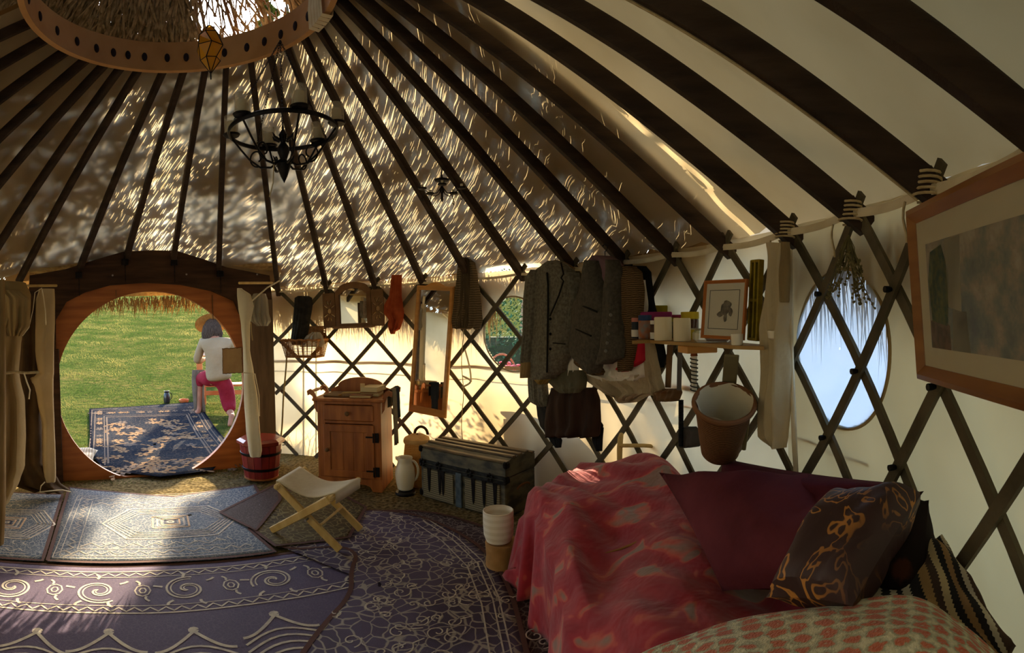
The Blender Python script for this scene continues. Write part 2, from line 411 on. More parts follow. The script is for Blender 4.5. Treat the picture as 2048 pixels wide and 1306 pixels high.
for nm, Wn, vm in (('window_1', W1, vinyl_clear), ('window_2', W2, vinyl_milky)):
    rim = part(nm, MB().tube([Wn[1](a, 1.0) for a in np.linspace(0, 2*PI, 72, endpoint=False)], .006, 6, closed=True, flat=1), cloth_tan, kind='structure')
    rings = [[Wn[1](a, k, R + .03 + .004*math.sin(9*k*math.sin(a) + 3*math.cos(a)*k)) for a in np.linspace(0, 2*PI, 48, endpoint=False)] for k in (.02, .2, .4, .6, .8, 1.0)]
    part('pane', MB().grid(rings, closev=True), vm, rim, autos=0)
# ------------------------------------------------------------------ lattice
def shear(k): return .038*max(0, min(1, (k - 12.5)/3))
def node(k, row, r=R):
    t = th(k + shear(k)*row); rr = rad(k) - (R - r); return np.array([rr*math.cos(t), rr*math.sin(t), HT - row*A_])
def lattice(label, ks, klo, khi, group=None):
    c0 = node(sum(klo_ for klo_ in (klo, khi))/2, 6.6); L_ = thing('lattice_wall', label, 'lattice', (c0[0], c0[1], 0))
    for k in ks:
        for sg, rr in ((.5, R), (-.5, R - .014)):
            pts = []
            for row in np.linspace(-.22, 6.62, 15):
                kk = k + sg*row
                if klo - .02 <= kk <= khi + .02: pts.append(node(kk, row, rr))
            if len(pts) < 3: continue
            mb = MB(); q = []
            for i, p in enumerate(pts):
                T = pts[min(i+1, len(pts)-1)] - pts[max(i-1, 0)]; T /= np.linalg.norm(T); n = np.array([p[0], p[1], 0]); n /= np.linalg.norm(n)
                s = np.cross(T, n); s /= np.linalg.norm(s); q.append([p + s*.0165 - n*.006, p - s*.0165 - n*.006, p - s*.0165 + n*.006, p + s*.0165 + n*.006])
            mb.grid(q, closev=True); mb.f += [[0, 1, 2, 3], [mb.n-1, mb.n-2, mb.n-3, mb.n-4]]; mb.m += [0, 0]
            part('slat', mb, wood_lat, L_, world=True, autos=30)
    return L_
lat1 = lattice('long crossed-slat lattice running from the door post to the hanging canvas strips', range(1, 15), 4.7, 20)
lat2 = lattice('near crossed-slat lattice in front of the milky oval window, with small bolts', range(15, 24), 4.7, 20)
lattice('lattice behind the bed end, seen only reflected in the narrow mirror', range(21, 37), 20, KB)
for k, row in ((15.5, 1), (16, 2), (15, 2), (15.5, 3), (16.5, 1), (17, 2), (16.5, 3), (17, 4), (16, 4)):
    p = node(k, row, R - .03); t = math.atan2(p[1], p[0]); n = np.array([math.cos(t), math.sin(t), 0])
    part('bolt', MB().tube([p - n*.012, p, p + n*.012], [.009, .009, .005], 8), iron, lat2, world=True, label='small dark bolt at a slat crossing')
# tension band along the wall top
def band(k0, k1, z, hgt, r, mat, name, label, cat, n=80, wob=.004):
    P = []
    for i in range(n + 1):
        k = k0 + (k1 - k0)*i/n; t = th(k); zz = z + wob*math.sin(k*2.1) - (.012*math.sin(PI*(k % 1.0)) if wob else 0)
        P.append([(rr*math.cos(t), rr*math.sin(t), zz + dz) for rr, dz in ((r, -hgt/2), (r - .004, 0), (r, hgt/2), (r + .004, 0))])
    return solo(name, MB().grid(P, closev=True), mat, label, cat)
band(4.75, 10.5, HT - .012, .018, R - .03, webbing, 'tension_band', 'pale webbing band tied along the wall top from door post to the hanging brown cloth', 'band')
band(10.5, 19.5, HT - .005, .026, R - .03, webbing, 'tension_band', 'pale webbing band along the wall top above jacket, shelf and oval window', 'band')
# outer belly bands (their shadow shows on the canvas)
band(4.7, 13.5, EYE - .38*A_*1 - .28, .026, R + .05, M('band_out', S(150, 110, 70)), 'belly_band', 'broad horizontal girth band outside the sunlit canvas wall', 'band', wob=.0)
band(4.7, 16, EYE - .465, .009, R + .05, M('band_out', S(150, 110, 70)), 'girth_rope', 'thin horizontal cord outside the sunlit canvas wall', 'cord', wob=.0)
for i, (x, w_) in enumerate(((607, .009), (632, .007))):
    solo('wall_rope', MB().tube([Wl(x, y, R + .05) for y in (640, 700, 800, 900, 960)], w_), rope, ['vertical cord outside the canvas left of the washstand', 'thin vertical cord outside the canvas just behind the washstand rail'][i], 'cord')
# ------------------------------------------------------------------ rafters
lab = {5: 'thin dark rafter landing at the door post beside the plastic bag', 6: 'thin dark rafter landing between wicker basket and shuttered mirror', 7: 'thin dark rafter landing over the shuttered wall mirror',
       8: 'thin dark rafter landing above the tall narrow mirror', 9: 'dark rafter landing over the brown fringed cloth', 10: 'dark rafter landing left of the grey tweed jacket', 11: 'dark rafter carrying the grey tweed jacket hanger',
       12: 'dark rafter carrying the dark waistcoat hanger', 13: 'dark rafter landing above the jars on the corner shelf', 14: 'dark rafter landing above the small framed frog print', 15: 'dark rafter landing on the hanging canvas strips',
       16: 'broad dark rafter landing above the milky oval window', 17: 'broad dark rafter with a pale cord, landing at the large picture frame corner', 18: 'broadest dark rafter, nearest the camera at upper right',
       0: 'dark rafter landing left of the round door', 1: 'dark rafter on the left shoulder of the door header', 2: 'dark rafter left of centre on the door header', 3: 'dark rafter right of centre on the door header', 4: 'dark rafter on the right shoulder of the door header',
       -1: 'leftmost rafter whose lower end is cut by the left photo edge, first left of door', -2: 'dark rafter on the far left, second beyond the door rafters', -3: 'dark rafter on the far left, third beyond the door rafters', -4: 'dark rafter on the far left, fourth beyond the door rafters', -5: 'dark rafter on the far left, fifth beyond the door rafters', -6: 'uppermost dark rafter on the far left under the crown ring'}
rafters = {}
for k in list(range(-6, KB - 1)):
    if k > 18 and k % 1: continue
    a, b = foot(k), rtop(k, .072, .006); n = 12; wd, h = (.046, .06) if k < 15 else (.058, .07)
    pts = [a + (b - a)*i/n + np.array([0, 0, .035*math.sin(PI*(i/n))**1 * (1 if k < 5 else .5) - .012]) for i in range(n + 1)]
    pts[0] = pts[0] - (pts[1] - pts[0])*.22
    q = []
    for i, p in enumerate(pts):
        T = pts[min(i+1, n)] - pts[max(i-1, 0)]; T /= np.linalg.norm(T); s = np.cross(T, (0, 0, 1.)); s /= np.linalg.norm(s); u = np.cross(s, T); e = 1 - .25*(i/n)
        c = .72
        q.append([p + s*x*wd/2*e + u*z*h/2*e for x, z in ((1, c), (c, 1), (-c, 1), (-1, c), (-1, -c), (-c, -1), (c, -1), (1, -c))])
    mb = MB().grid(q, closev=True); mb.f += [list(range(8)), list(range(mb.n-1, mb.n-9, -1))]; mb.m += [0, 0]
    rafters[k] = solo('rafter', mb, wood_dark, lab.get(k, 'dark rafter behind the camera, out of the photograph'), 'rafter', 'roof rafters', autos=50)
# little rope loops where the right-hand rafters meet the band
for k, l in ((15, 'pale cord lashing where a rafter meets the lattice beside the hanging canvas strips'), (16, 'pale cord lashing where a rafter meets the lattice above the oval window'), (17, 'pale cord lashing at the rafter by the corner of the large picture')):
    c = foot(k); t = math.atan2(c[1], c[0]); n = np.array([math.cos(t), math.sin(t), 0]); s = np.array([-n[1], n[0], 0]); P = []
    for i in range(60):
        a = i*.5; P.append(c - n*.03 + s*.045*math.cos(a) + n*.03*math.sin(a) + np.array([0, 0, -.03 + .001*i]))
    mb = MB().tube(P, .0035, 5); mb.tube([c - n*.06 + s*.05 + np.array([0, 0, -.03 - .02*i]) + s*.01*math.sin(i) for i in range(6)], .0035, 5)
    solo('lashing', mb, rope, l, 'cord')
# pale cord along rafter 17
P = [foot(17) + (rtop(17) - foot(17))*u + np.array([0, 0, -.035 + .035*math.sin(PI*u)]) + np.array([.0, .012, -.022]) for u in np.linspace(.02, .9, 20)]
part('cord', MB().tube(P, .0035, 6), rope, rafters[17], label='pale cord running down the rafter')
# ------------------------------------------------------------------ roof canvas
KS = np.arange(-6, KB + .01, .2)
def foot_f(k):
    i = int(math.floor(k)); u = k - i
    a = foot(min(i, KB)); b = foot(min(i + 1, KB)); return a*(1 - u) + b*u
def roofpt(k, u, up):
    a, b = foot_f(k) , rtop(min(k, KB), .11, .03); 
    out = a - b; out[2] = 0; out /= np.linalg.norm(out)
    p = a + out*.05 + (b - a - out*.05)*u; bow = .035*math.sin(PI*u)*(1 if k < 5 else .5)
    return p + np.array([0, 0, up + bow])
def sag(k, u):
    f = abs(math.sin(PI*k)); s = math.sin(PI*min(1, u*1.02))
    w_ = 2.2 if k > 12 else (1.2 if k > 8 else .5)
    return -.012*f*s + w_*(.007*math.sin(17*u + 2.3*k + 2*math.sin(3*k + 6*u))*f + .004*math.sin(37*u + 9*k + 3*math.sin(k*5.7))*f + .003*math.sin(61*u - 13*k)*f)
NU = 110
def roof(up0, up1, dx_=0, sg=True, k0=-6, k1=KB):
    ks = np.arange(k0, k1 + .01, .125)
    return [[roofpt(k, u, up0*(1-u) + up1*u + (sag(k, u) if sg else 0)) for u in np.linspace(0, 1, NU + 1)] for k in ks]
PR = roof(.035, .045)
part('ceiling', MB().grid(PR), canvas_roof, kind='structure', autos=0)
# closing gore between back and left feet
# ------------------------------------------------------------------ thatch over the roof, with gaps that let the sun through
tm = bpy.data.materials.new('thatch'); tm.use_nodes = True
def thatch_mat():
    t = tm.node_tree; n = t.nodes; L = t.links; b = n['Principled BSDF']; b.inputs['Roughness'].default_value = .9; b.inputs['Base Color'].default_value = (*S(150, 116, 72), 1)
    uv = n.new('ShaderNodeUVMap'); uv.uv_map = 'uv'
    def noise(sx, sy, rot=0, dist=0.):
        mp = n.new('ShaderNodeMapping'); mp.inputs['Scale'].default_value = (sx, sy, 1); mp.inputs['Rotation'].default_value = (0, 0, rot); L.new(uv.outputs[0], mp.inputs[0])
        q = n.new('ShaderNodeTexNoise'); q.inputs['Scale'].default_value = 1; q.inputs['Detail'].default_value = .3; q.inputs['Distortion'].default_value = dist; L.new(mp.outputs[0], q.inputs[0]); return q
    a = noise(150, 7, .02, .1); c = noise(3., 3.); d = noise(180, 9, .05, .1)
    mx = n.new('ShaderNodeMath'); mx.operation = 'MAXIMUM'; L.new(a.outputs[0], mx.inputs[0]); L.new(d.outputs[0], mx.inputs[1])
    m2 = n.new('ShaderNodeMath'); m2.operation = 'MULTIPLY_ADD'; L.new(c.outputs[0], m2.inputs[0]); m2.inputs[1].default_value = .20; L.new(mx.outputs[0], m2.inputs[2])
    cn = n.new('ShaderNodeAttribute'); cn.attribute_name = 'dens'; m3 = n.new('ShaderNodeMath'); m3.operation = 'SUBTRACT'; L.new(m2.outputs[0], m3.inputs[0]); L.new(cn.outputs['Fac'], m3.inputs[1])
    gt = n.new('ShaderNodeMath'); gt.operation = 'GREATER_THAN'; L.new(m3.outputs[0], gt.inputs[0]); gt.inputs[1].default_value = .785
    tr = n.new('ShaderNodeBsdfTransparent'); ms = n.new('ShaderNodeMixShader'); L.new(gt.outputs[0], ms.inputs[0]); L.new(b.outputs[0], ms.inputs[1]); L.new(tr.outputs[0], ms.inputs[2]); L.new(ms.outputs[0], n['Material Output'].inputs[0])
thatch_mat()
ks = np.arange(-6, 14.01, .125); us = np.linspace(-.08, 1, 40)
def u_low(k): return .01 if 9.2 < k < 10.3 else (-.025 if 4.4 < k <= 9.2 else -.08)
P = [[roofpt(k, max(u, u_low(k)), .068) for u in us] for k in ks]
mb = MB().grid(P); o = part('roof_thatch', mb, tm, autos=0); tag(o, 'thatched reed cover over the roof canvas, sun sparkling through its gaps', 'thatch')
me = o.data; uvl = me.uv_layers.new(name='uv'); at = me.attributes.new('dens', 'FLOAT', 'POINT')
nn = len(us); KK = np.repeat(ks, nn); UU = np.tile(us, len(ks))
ang = KK*.155*2.0; radial = (1 - UU)*2.2
def dens(k, u):
    # how closed the reeds lie: open around the middle rafters, thin towards the right-hand end
    d = .0
    d += .10*max(0, (2.2 - k)/4) ; d += .12*max(0, (k - 9.5)/4)
    d += .05*max(0, (u - .75)/.25)*(1 if k < 3 else 0)
    return min(d, .3)
at.data.foreach_set('value', [dens(k, u) for k, u in zip(KK, UU)])
vi = np.zeros(len(me.loops), dtype=np.int32); me.loops.foreach_get('vertex_index', vi)
uvs = np.stack([ang[vi]*(.35 + .65*(1 - UU[vi])), radial[vi]], 1); uvl.data.foreach_set('uv', uvs.ravel().astype(np.float32))
# eave fringe: loose reed ends hanging outside the wall
def fringe(name, label, samples, n, seed, ln=(.10, .26)):
    rg = random.Random(seed); mb = MB(); V = []; Fc = []
    for i in range(n):
        p, nrm, dz = samples(rg.random(), rg); L_ = rg.uniform(*ln)*(.7 + .5*math.sin(rg.random()*3)); 
        tx = np.array([-nrm[1], nrm[0], 0]); sw = rg.uniform(-.05, .05) ; out = rg.uniform(-.01, .03); w_ = rg.uniform(.002, .0045)
        a = p + np.array([0, 0, dz]); m_ = a + tx*sw*.4 + nrm*out*.5 - np.array([0, 0, L_*.55]); e = a + tx*sw + nrm*out - np.array([0, 0, L_]); b = len(V)
        V += [a - tx*w_, a + tx*w_, a + nrm*w_, m_ - tx*w_*.9, m_ + tx*w_*.9, m_ + nrm*w_, e]
        Fc += [(b, b+1, b+4, b+3), (b+1, b+2, b+5, b+4), (b+2, b, b+3, b+5), (b+3, b+4, b+6), (b+4, b+5, b+6), (b+5, b+3, b+6)]
    mb.add(V, Fc); o = part(name, mb, straw, smooth=False); tag(o, label, 'thatch', kind='stuff'); return o
def circ(k0, k1, r0=R + .07, r1=R + .17, z=(-.02, .05)):
    def f(u, rg):
        k = k0 + (k1 - k0)*u; t = th(k); n = np.array([math.cos(t), math.sin(t), 0]); r = rg.uniform(r0, r1)
        return n*r + np.array([0, 0, HT]), n, rg.uniform(*z)
    return f
fringe('thatch_fringe', 'ragged reed eave hanging over the sunlit canvas right of the door', circ(4.6, 9.3), 3200, 3, (.20, .46))
fringe('thatch_fringe', 'ragged reed eave above the jacket and waistcoat', circ(10.2, 13.5), 1300, 4, (.12, .24))
fringe('thatch_fringe', 'short ragged reed eave across the top of the clear window', circ(9.2, 10.3), 260, 14, (.08, .20))
shade_layer_m = M('shade_layer', S(162, 150, 126), S(178, 166, 142), scale=2, transl=.45)  # extra outer cloth, added to dim the right-hand roof
P = [[roofpt(k, u, .10) for u in np.linspace(-.06, 1, 24)] for k in np.arange(13.9, 24.1, .25)]
solo('shade_canvas', MB().grid(P), shade_layer_m, 'second canvas layer added unseen to dim the right-hand part of the roof', 'canvas', autos=0)
fringe('thatch_fringe', 'sparse reed ends hanging across the top of the milky oval window', circ(14.6, 19, R + .06, R + .12, (-.12, .0)), 700, 5, (.14, .36))
def dline(u, rg):
    p = DA + np.array([*dx, 0])*DW*(-.25 + 1.5*u) + DN*rg.uniform(.3, .45); p[2] = 0
    return p + np.array([0, 0, HT - .06 + .0*u]), DN, rg.uniform(-.03, .03)
fringe('thatch_fringe', 'straw-coloured reed eave hanging outside along the top of the round door', dline, 900, 6, (.06, .15))
# thatch porch over the door so the reeds hang from something
P0 = [DA + np.array([*dx, 0])*DW*s for s in (-.3, 1.3)]
mb = MB().grid([[ (*(p + DN*o_)[:2], z_) for o_, z_ in ((.02, HT + .2), (.25, HT + .1), (.46, HT - .03), (.46, HT - .0), (.25, HT + .14), (.02, HT + .24))] for p in P0], closev=True)
solo('thatch_porch', mb, straw, 'thatched eave strip above the door outside', 'thatch')
# ------------------------------------------------------------------ crown ring
cr = thing('crown_ring', 'pale wooden crown ring overhead with dark rafter ends in its holes', 'ring', (RX, RY, HC))
seg = 96
mb = MB(); prof = [(-.0, 0), (-.03, 0), (-.03, .16), (.0, .16)]
mb.grid([[((RC + a - .0)*math.cos(t), (RC + a)*math.sin(t), z) for a, z in prof] for t in np.linspace(0, 2*PI, seg, endpoint=False)], closeu=True, closev=True)
part('hoop', mb, wood_ring, cr, autos=40)
for k in range(-8, KB):
    t = th(k) if k >= -6 else th(-6) + .22*(-6 - k)
    n = np.array([math.cos(t), math.sin(t), 0]); c = n*(RC - .031) + np.array([0, 0, .072])
    tt = np.array([-n[1], n[0], 0]); mb = MB(); pr = []
    for off, s in ((.008, 1.), (-.002, 1.), (-.006, .7), (-.0065, .02)):
        pr.append([c + n*off*1. + tt*.016*s*math.cos(a) + np.array([0, 0, .024*s*math.sin(a)]) for a in np.linspace(0, 2*PI, 12, endpoint=False)])
    mb.grid(pr, closev=True); part('rafter_end', mb, hole, cr, label='dark round rafter end set in the ring')
# pale wrapping on the right of the ring
mb = MB()
for i in range(5):
    t = th(9.4 + .28*i); n = np.array([math.cos(t), math.sin(t), 0]); c = n*(RC - .02)
    pts = [c + n*a + np.array([0, 0, z]) for a, z in ((-.025, -.01), (-.03, .08), (-.02, .175), (.02, .18), (.045, .09), (.03, -.012))]
    tt = np.array([-n[1], n[0], 0])*.014; mb.grid([[p - tt for p in pts], [p + tt for p in pts]], closev=True)
part('wrapping', mb, webbing, cr, label='pale cloth wrapping around the ring', smooth=True)
# reed cap above the crown: messy reeds with an open side where the sky shows
rg = random.Random(11); V = []; Fc = []
def cappt(t, r): return np.array([RX + r*math.cos(t), RY + r*math.sin(t), HC + .18 + .62*(1 - (r/1.0))])
for i in range(15000):
    t = rg.uniform(0, 2*PI); r0 = 1.02*math.sqrt(rg.random())
    open_ = (0.62 < (t % (2*PI)) < 1.38) and r0 > .2
    if open_ and rg.random() < .95: continue
    a = cappt(t, r0); L_ = rg.uniform(.06, .2); dr = rg.gauss(0, .5); t2 = t + rg.gauss(0, .25)
    e = cappt(t + dr*L_*.6/max(r0, .2), min(1.08, r0 + L_)) + np.array([0, 0, rg.uniform(-.05, .04)])
    a = a + np.array([0, 0, rg.uniform(-.03, .04)]); d_ = e - a; s = np.cross(d_, (0, 0, 1.)); s = s/(np.linalg.norm(s) + 1e-9)*rg.uniform(.005, .009); u = np.array([0, 0, rg.uniform(.003, .006)]); b = len(V)
    V += [a - s, a + s, a + u, e - s*.6, e + s*.6, e + u*.6]; Fc += [(b, b+1, b+4, b+3), (b+1, b+2, b+5, b+4), (b+2, b, b+3, b+5)]
o = part('reed_cap', MB().add(V, Fc), reed_m, smooth=False); tag(o, 'tangled brown reed cap above the crown ring, bright sky through one side', 'thatch', kind='stuff')
tb = MB()
for i in range(22):
    t = .60 + .038*i; P = [cappt(t + .08*math.sin(3*r + i), r) + np.array([0, 0, .06]) for r in np.linspace(.2, 1.2, 12)]; tb.tube(P, [(.012 if i % 3 == 0 else .006) - .0004*j for j in range(12)], 6)
    for j in range(3):
        r = .35 + .25*j; P = [cappt(t + (q*.14)*(1 if i % 2 else -1), r + q*.22) + np.array([0, 0, .05 + .02*q]) for q in np.linspace(0, 1, 6)]; tb.tube(P, .005, 5)
solo('bare_branches', tb, wood_brown, 'bare branches against the sky above the crown opening', 'branch')
# ------------------------------------------------------------------ door
DM = Matrix([[dx[0], DN[0], 0, DA[0]], [dx[1], DN[1], 0, DA[1]], [0, 0, 1, 0], [0, 0, 0, 1]])   # local x along the wall, y outward, z up
DMi = np.array(DM.inverted())
def dl(x, y): p = DP(x, y); q = DMi[:3, :3] @ p + DMi[:3, 3]; return q[0], q[2]
cL, cR, cT, cB = dl(113, 770), dl(487, 770), dl(300, 583), dl(318, 960)
ccx, ccz = (cL[0] + cR[0])/2, (cT[1] + cB[1])/2; crx, crz = (cR[0] - cL[0])/2, (cT[1] - cB[1])/2
door = thing('door_1', None, None, mat=DM); door['kind'] = 'structure'
out = [dl(*p) for p in ((104, 960), (104, 630), (125, 592), (162, 572), (215, 556), (290, 550), (365, 554), (428, 570), (470, 588), (492, 612), (520, 700), (522, 940))]
out[0] = (out[0][0], .0); out[-1] = (out[-1][0], .0)
def resample(poly, n):
    P = np.array(poly + [poly[0]]); s = np.concatenate([[0], np.cumsum(np.hypot(*np.diff(P, axis=0).T))]); t = np.linspace(0, s[-1], n, endpoint=False)
    return np.stack([np.interp(t, s, P[:, 0]), np.interp(t, s, P[:, 1])], 1)
N_ = 96
ang = np.linspace(0, 2*PI, N_, endpoint=False)
def ray_out(a):                       # distance from circle centre to outline along a
    best = 9
    for i in range(len(out)):
        p, q = np.array(out[i]), np.array(out[(i+1) % len(out)]); d = np.array([math.cos(a), math.sin(a)]); e = q - p; den = d[0]*e[1] - d[1]*e[0]
        if abs(den) < 1e-9: continue
        w0 = p - np.array([ccx, ccz]); t = (w0[0]*e[1] - w0[1]*e[0])/den; s = (w0[0]*d[1] - w0[1]*d[0])/den
        if t > 0 and -1e-6 <= s <= 1 + 1e-6: best = min(best, t)
    return best
inner, outer = [], []
for a in ang:
    c, s = math.cos(a), math.sin(a); k = 1/math.hypot(c/crx, s/crz); inner.append((ccx + k*c, max(0.012, ccz + k*s))); ro = max(ray_out(a), k + .012); outer.append((ccx + ro*c, max(0.0, ccz + ro*s)))
g = []
for (ix, iz), (ox, oz) in zip(inner, outer): g.append([(ix, -.0, iz), (ox, -.0, oz), (ox, .04, oz), (ix, .04, iz)])
part('door_frame', MB().grid(g, closeu=True, closev=True), wood_door, door, label='orange-brown plank surround with a round opening', autos=30)
for x0 in ((232, 580, 606), (425, 590, 640)):          # board joints
    a = dl(x0[0], x0[1]); b = dl(x0[0], x0[2]); part('batten', MB().box(((a[0]+b[0])/2, -.006, (a[1]+b[1])/2), (.006, .006, abs(a[1]-b[1])), bev=.001), wood_brown, door)
# dark arched header and posts
hd = [dl(*p) for p in ((60, 552), (130, 540), (190, 521), (245, 505), (300, 502), (350, 503), (405, 520), (450, 536), (535, 552), (540, 600), (477, 628), (466, 602), (420, 582), (360, 570), (290, 566), (220, 571), (170, 585), (133, 604), (112, 640), (112, 700), (50, 700))]
door2 = thing('door_header', 'dark arched plank header and posts around the round door', 'door frame', mat=DM)
part('header_board', MB().prism(hd, -.05, -.004), wood_header, door2, smooth=False)
a, b = dl(487, 600), dl(540, 600); part('post', MB().box(((.5*(a[0]+.02 + b[0])), -.035, a[1]/2), (b[0] - a[0] - .02, .05, a[1]), bev=.004), M('post_r', S(84, 68, 52), S(104, 86, 66), rough=.7, stretch=(4, 4, .6)), door2, label='greyish right door post')
a, b = dl(50, 700), dl(118, 700); part('post', MB().box(((a[0] + b[0])/2, -.035, a[1]/2), (b[0] - a[0], .05, a[1]), bev=.004), wood_header, door2)
for px, py in ((157, 552), (248, 526), (345, 527), (436, 549)):
    p = dl(px, py); part('bracket', MB().box((p[0], -.065, p[1]), (.055, .03, .05), bev=.004), iron, door2)
    ch = MB()
    for i in range(9): ch.tube([(p[0] + .004*math.cos(a) * (1 if i % 2 else .3), -.072 + .004*math.sin(a) * (.3 if i % 2 else 1), p[1] - .03 - .016*i + .010*math.sin(a)) for a in np.linspace(0, 2*PI, 8, endpoint=False)], .0018, 4, closed=True)
    part('chain', ch, iron, door2)
for px, py in ((224, 552), (370, 550), (510, 550)):
    p = dl(px, py); part('bolt', MB().tube([(p[0], -.056, p[1]), (p[0], -.049, p[1])], .008, 8), M('bolt_pale', S(150, 140, 130)), door2)
# ------------------------------------------------------------------ rugs
def rug_mat(name, base, line, stripes=0, sx=60, vor=28, amt=.5, thr=(.04, .09), mixc=None):
    m = bpy.data.materials.new(name); m.use_nodes = True; t = m.node_tree; n = t.nodes; L = t.links; b = n['Principled BSDF']; b.inputs['Roughness'].default_value = .8; b.inputs['Specular IOR Level'].default_value = .12
    tc = n.new('ShaderNodeTexCoord'); nz = n.new('ShaderNodeTexNoise'); nz.inputs['Scale'].default_value = 6; nz.inputs['Detail'].default_value = 2; L.new(tc.outputs['Object'], nz.inputs[0])
    va = n.new('ShaderNodeVectorMath'); va.operation = 'MULTIPLY_ADD'; L.new(nz.outputs['Color'], va.inputs[0]); va.inputs[1].default_value = (.12, .12, 0); L.new(tc.outputs['Object'], va.inputs[2])
    vo = n.new('ShaderNodeTexVoronoi'); vo.feature = 'DISTANCE_TO_EDGE'; vo.inputs['Scale'].default_value = vor; L.new(va.outputs[0], vo.inputs[0])
    cr = n.new('ShaderNodeValToRGB'); cr.color_ramp.elements[0].position = thr[0]; cr.color_ramp.elements[1].position = thr[1]; cr.color_ramp.elements[0].color = (1, 1, 1, 1); cr.color_ramp.elements[1].color = (0, 0, 0, 1); L.new(vo.outputs[0], cr.inputs[0])
    n2 = n.new('ShaderNodeTexNoise'); n2.inputs['Scale'].default_value = 1.8; L.new(tc.outputs['Object'], n2.inputs[0])
    mu = n.new('ShaderNodeMath'); mu.operation = 'MULTIPLY'; L.new(cr.outputs[0], mu.inputs[0]); mu.inputs[1].default_value = amt
    mx = n.new('ShaderNodeMix'); mx.data_type = 'RGBA'; L.new(mu.outputs[0], mx.inputs[0]); mx.inputs[6].default_value = (*base, 1); mx.inputs[7].default_value = (*line, 1)
    if mixc:
        m0 = n.new('ShaderNodeMix'); m0.data_type = 'RGBA'; c0 = n.new('ShaderNodeValToRGB'); c0.color_ramp.elements[0].position = .42; c0.color_ramp.elements[1].position = .58; L.new(n2.outputs[0], c0.inputs[0]); L.new(c0.outputs[0], m0.inputs[0])
        m0.inputs[6].default_value = (*base, 1); m0.inputs[7].default_value = (*mixc, 1); L.new(m0.outputs[2], mx.inputs[6])
    out = mx.outputs[2]; wv = n.new('ShaderNodeTexWave'); wv.inputs['Scale'].default_value = sx; wv.inputs['Distortion'].default_value = .5; mp = n.new('ShaderNodeMapping'); mp.inputs['Rotation'].default_value = (0, 0, .9); L.new(tc.outputs['Object'], mp.inputs[0]); L.new(mp.outputs[0], wv.inputs[0])
    bu = n.new('ShaderNodeBump'); bu.inputs['Strength'].default_value = .5; bu.inputs['Distance'].default_value = .004; L.new(wv.outputs[0], bu.inputs['Height']); L.new(bu.outputs[0], b.inputs['Normal'])
    if stripes:
        hs = n.new('ShaderNodeMix'); hs.data_type = 'RGBA'; hs.blend_type = 'MULTIPLY'; hs.inputs[0].default_value = stripes; L.new(out, hs.inputs[6]); L.new(wv.outputs[0], hs.inputs[7]); out = hs.outputs[2]
    L.new(out, b.inputs['Base Color']); return m
blue_l = S(150, 154, 160); plum = S(82, 68, 92); plum_l = S(176, 164, 160)
r_plum = rug_mat('rug_plum', S(92, 80, 106), S(150, 140, 150), .35, 70, 60, .15)
r_flor = rug_mat('rug_floral', S(76, 64, 82), S(178, 168, 152), .1, 90, 17, .75, (.03, .07), S(92, 82, 104))
r_blue = rug_mat('rug_blue', S(88, 102, 122), S(184, 184, 180), .25, 80, 42, .65, (.03, .10), S(100, 110, 128))
r_gold = rug_mat('rug_gold', S(96, 80, 46), S(150, 136, 90), .2, 80, 24, .6, (.03, .08), S(74, 62, 40))
r_brown = rug_mat('rug_brown', S(82, 68, 68), S(128, 112, 106), .4, 110, 60, .5)
r_out = rug_mat('rug_outdoor', S(38, 42, 50), S(120, 104, 88), .1, 60, 22, .35, (.02, .06), S(50, 54, 60))
line_m = M('rug_line', S(196, 186, 168), S(168, 158, 150), scale=30, bump=.3, bscale=200); edge_m = M('rug_edge', S(86, 60, 54)); dline_m = M('rug_line_dark', S(60, 62, 80)); orange_m = M('rug_motif', S(176, 150, 124), S(206, 176, 146), scale=18)
OUTM = [M('rug_out_pale', S(112, 98, 86), S(96, 86, 78), scale=30), M('rug_out_edge', S(26, 28, 36)), M('rug_out_mid', S(60, 62, 74)), M('rug_out_orange', S(126, 98, 72), S(138, 114, 88), scale=18)]
KX = EYE/1.35
r_out.node_tree.nodes['Principled BSDF'].inputs['Specular IOR Level'].default_value = 0
for q_ in OUTM: q_.node_tree.nodes['Principled BSDF'].inputs['Specular IOR Level'].default_value = 0
def rug(name, poly, z, mats, label, ribbons=(), t=.007, edge=True, slope=False, res=.07, tf=True):
    """flat rug: polygon outline cut from a fine grid, plus drawn ribbons"""
    if tf:
        poly = [(CX + (p[0] - CX)*KX, CY + (p[1] - CY)*KX) for p in poly]; ribbons = [([(CX + (p[0] - CX)*KX, CY + (p[1] - CY)*KX) for p in r], w_, m_) for r, w_, m_ in ribbons]
    P = np.array(poly, float); mb = MB()
    zz = (lambda x, y: z + (ghill(x, y) if slope else 0) + .0015*math.sin(9*x + 2)*math.sin(8*y))
    n = len(P); c = P.mean(0)
    # concentric rings so that the sheet keeps its outline and still follows the ground
    dens = []
    for i in range(n):
        a, b = P[i], P[(i+1) % n]; k = max(1, int(np.hypot(*(b - a))/res))
        for j in range(k): dens.append(a + (b - a)*j/k)
    Q = np.array(dens); K = 14; rings = []
    for k in np.linspace(1, .02, K): rings.append([(*(c + (q - c)*k), zz(*(c + (q - c)*k))) for q in Q])
    rings = [[(q[0], q[1], zz(*q) - t) for q in Q]] + rings
    mb.grid([r for r in rings], 0, closev=True)
    mats = [mats] + ([line_m, edge_m, dline_m, orange_m] if not slope else OUTM)
    if edge: mb.ribbon(np.vstack([Q, Q[:1]]), .022, 0, 2)
    for pts, wd, mi in ribbons: mb.ribbon(pts, wd, 0, mi)
    # lift ribbons to the surface
    for a in mb.v[1:]:
        for v in a: v[2] = zz(v[0], v[1]) + .0015
    return solo(name, mb, mats, label, 'rug', autos=0, smooth=True)
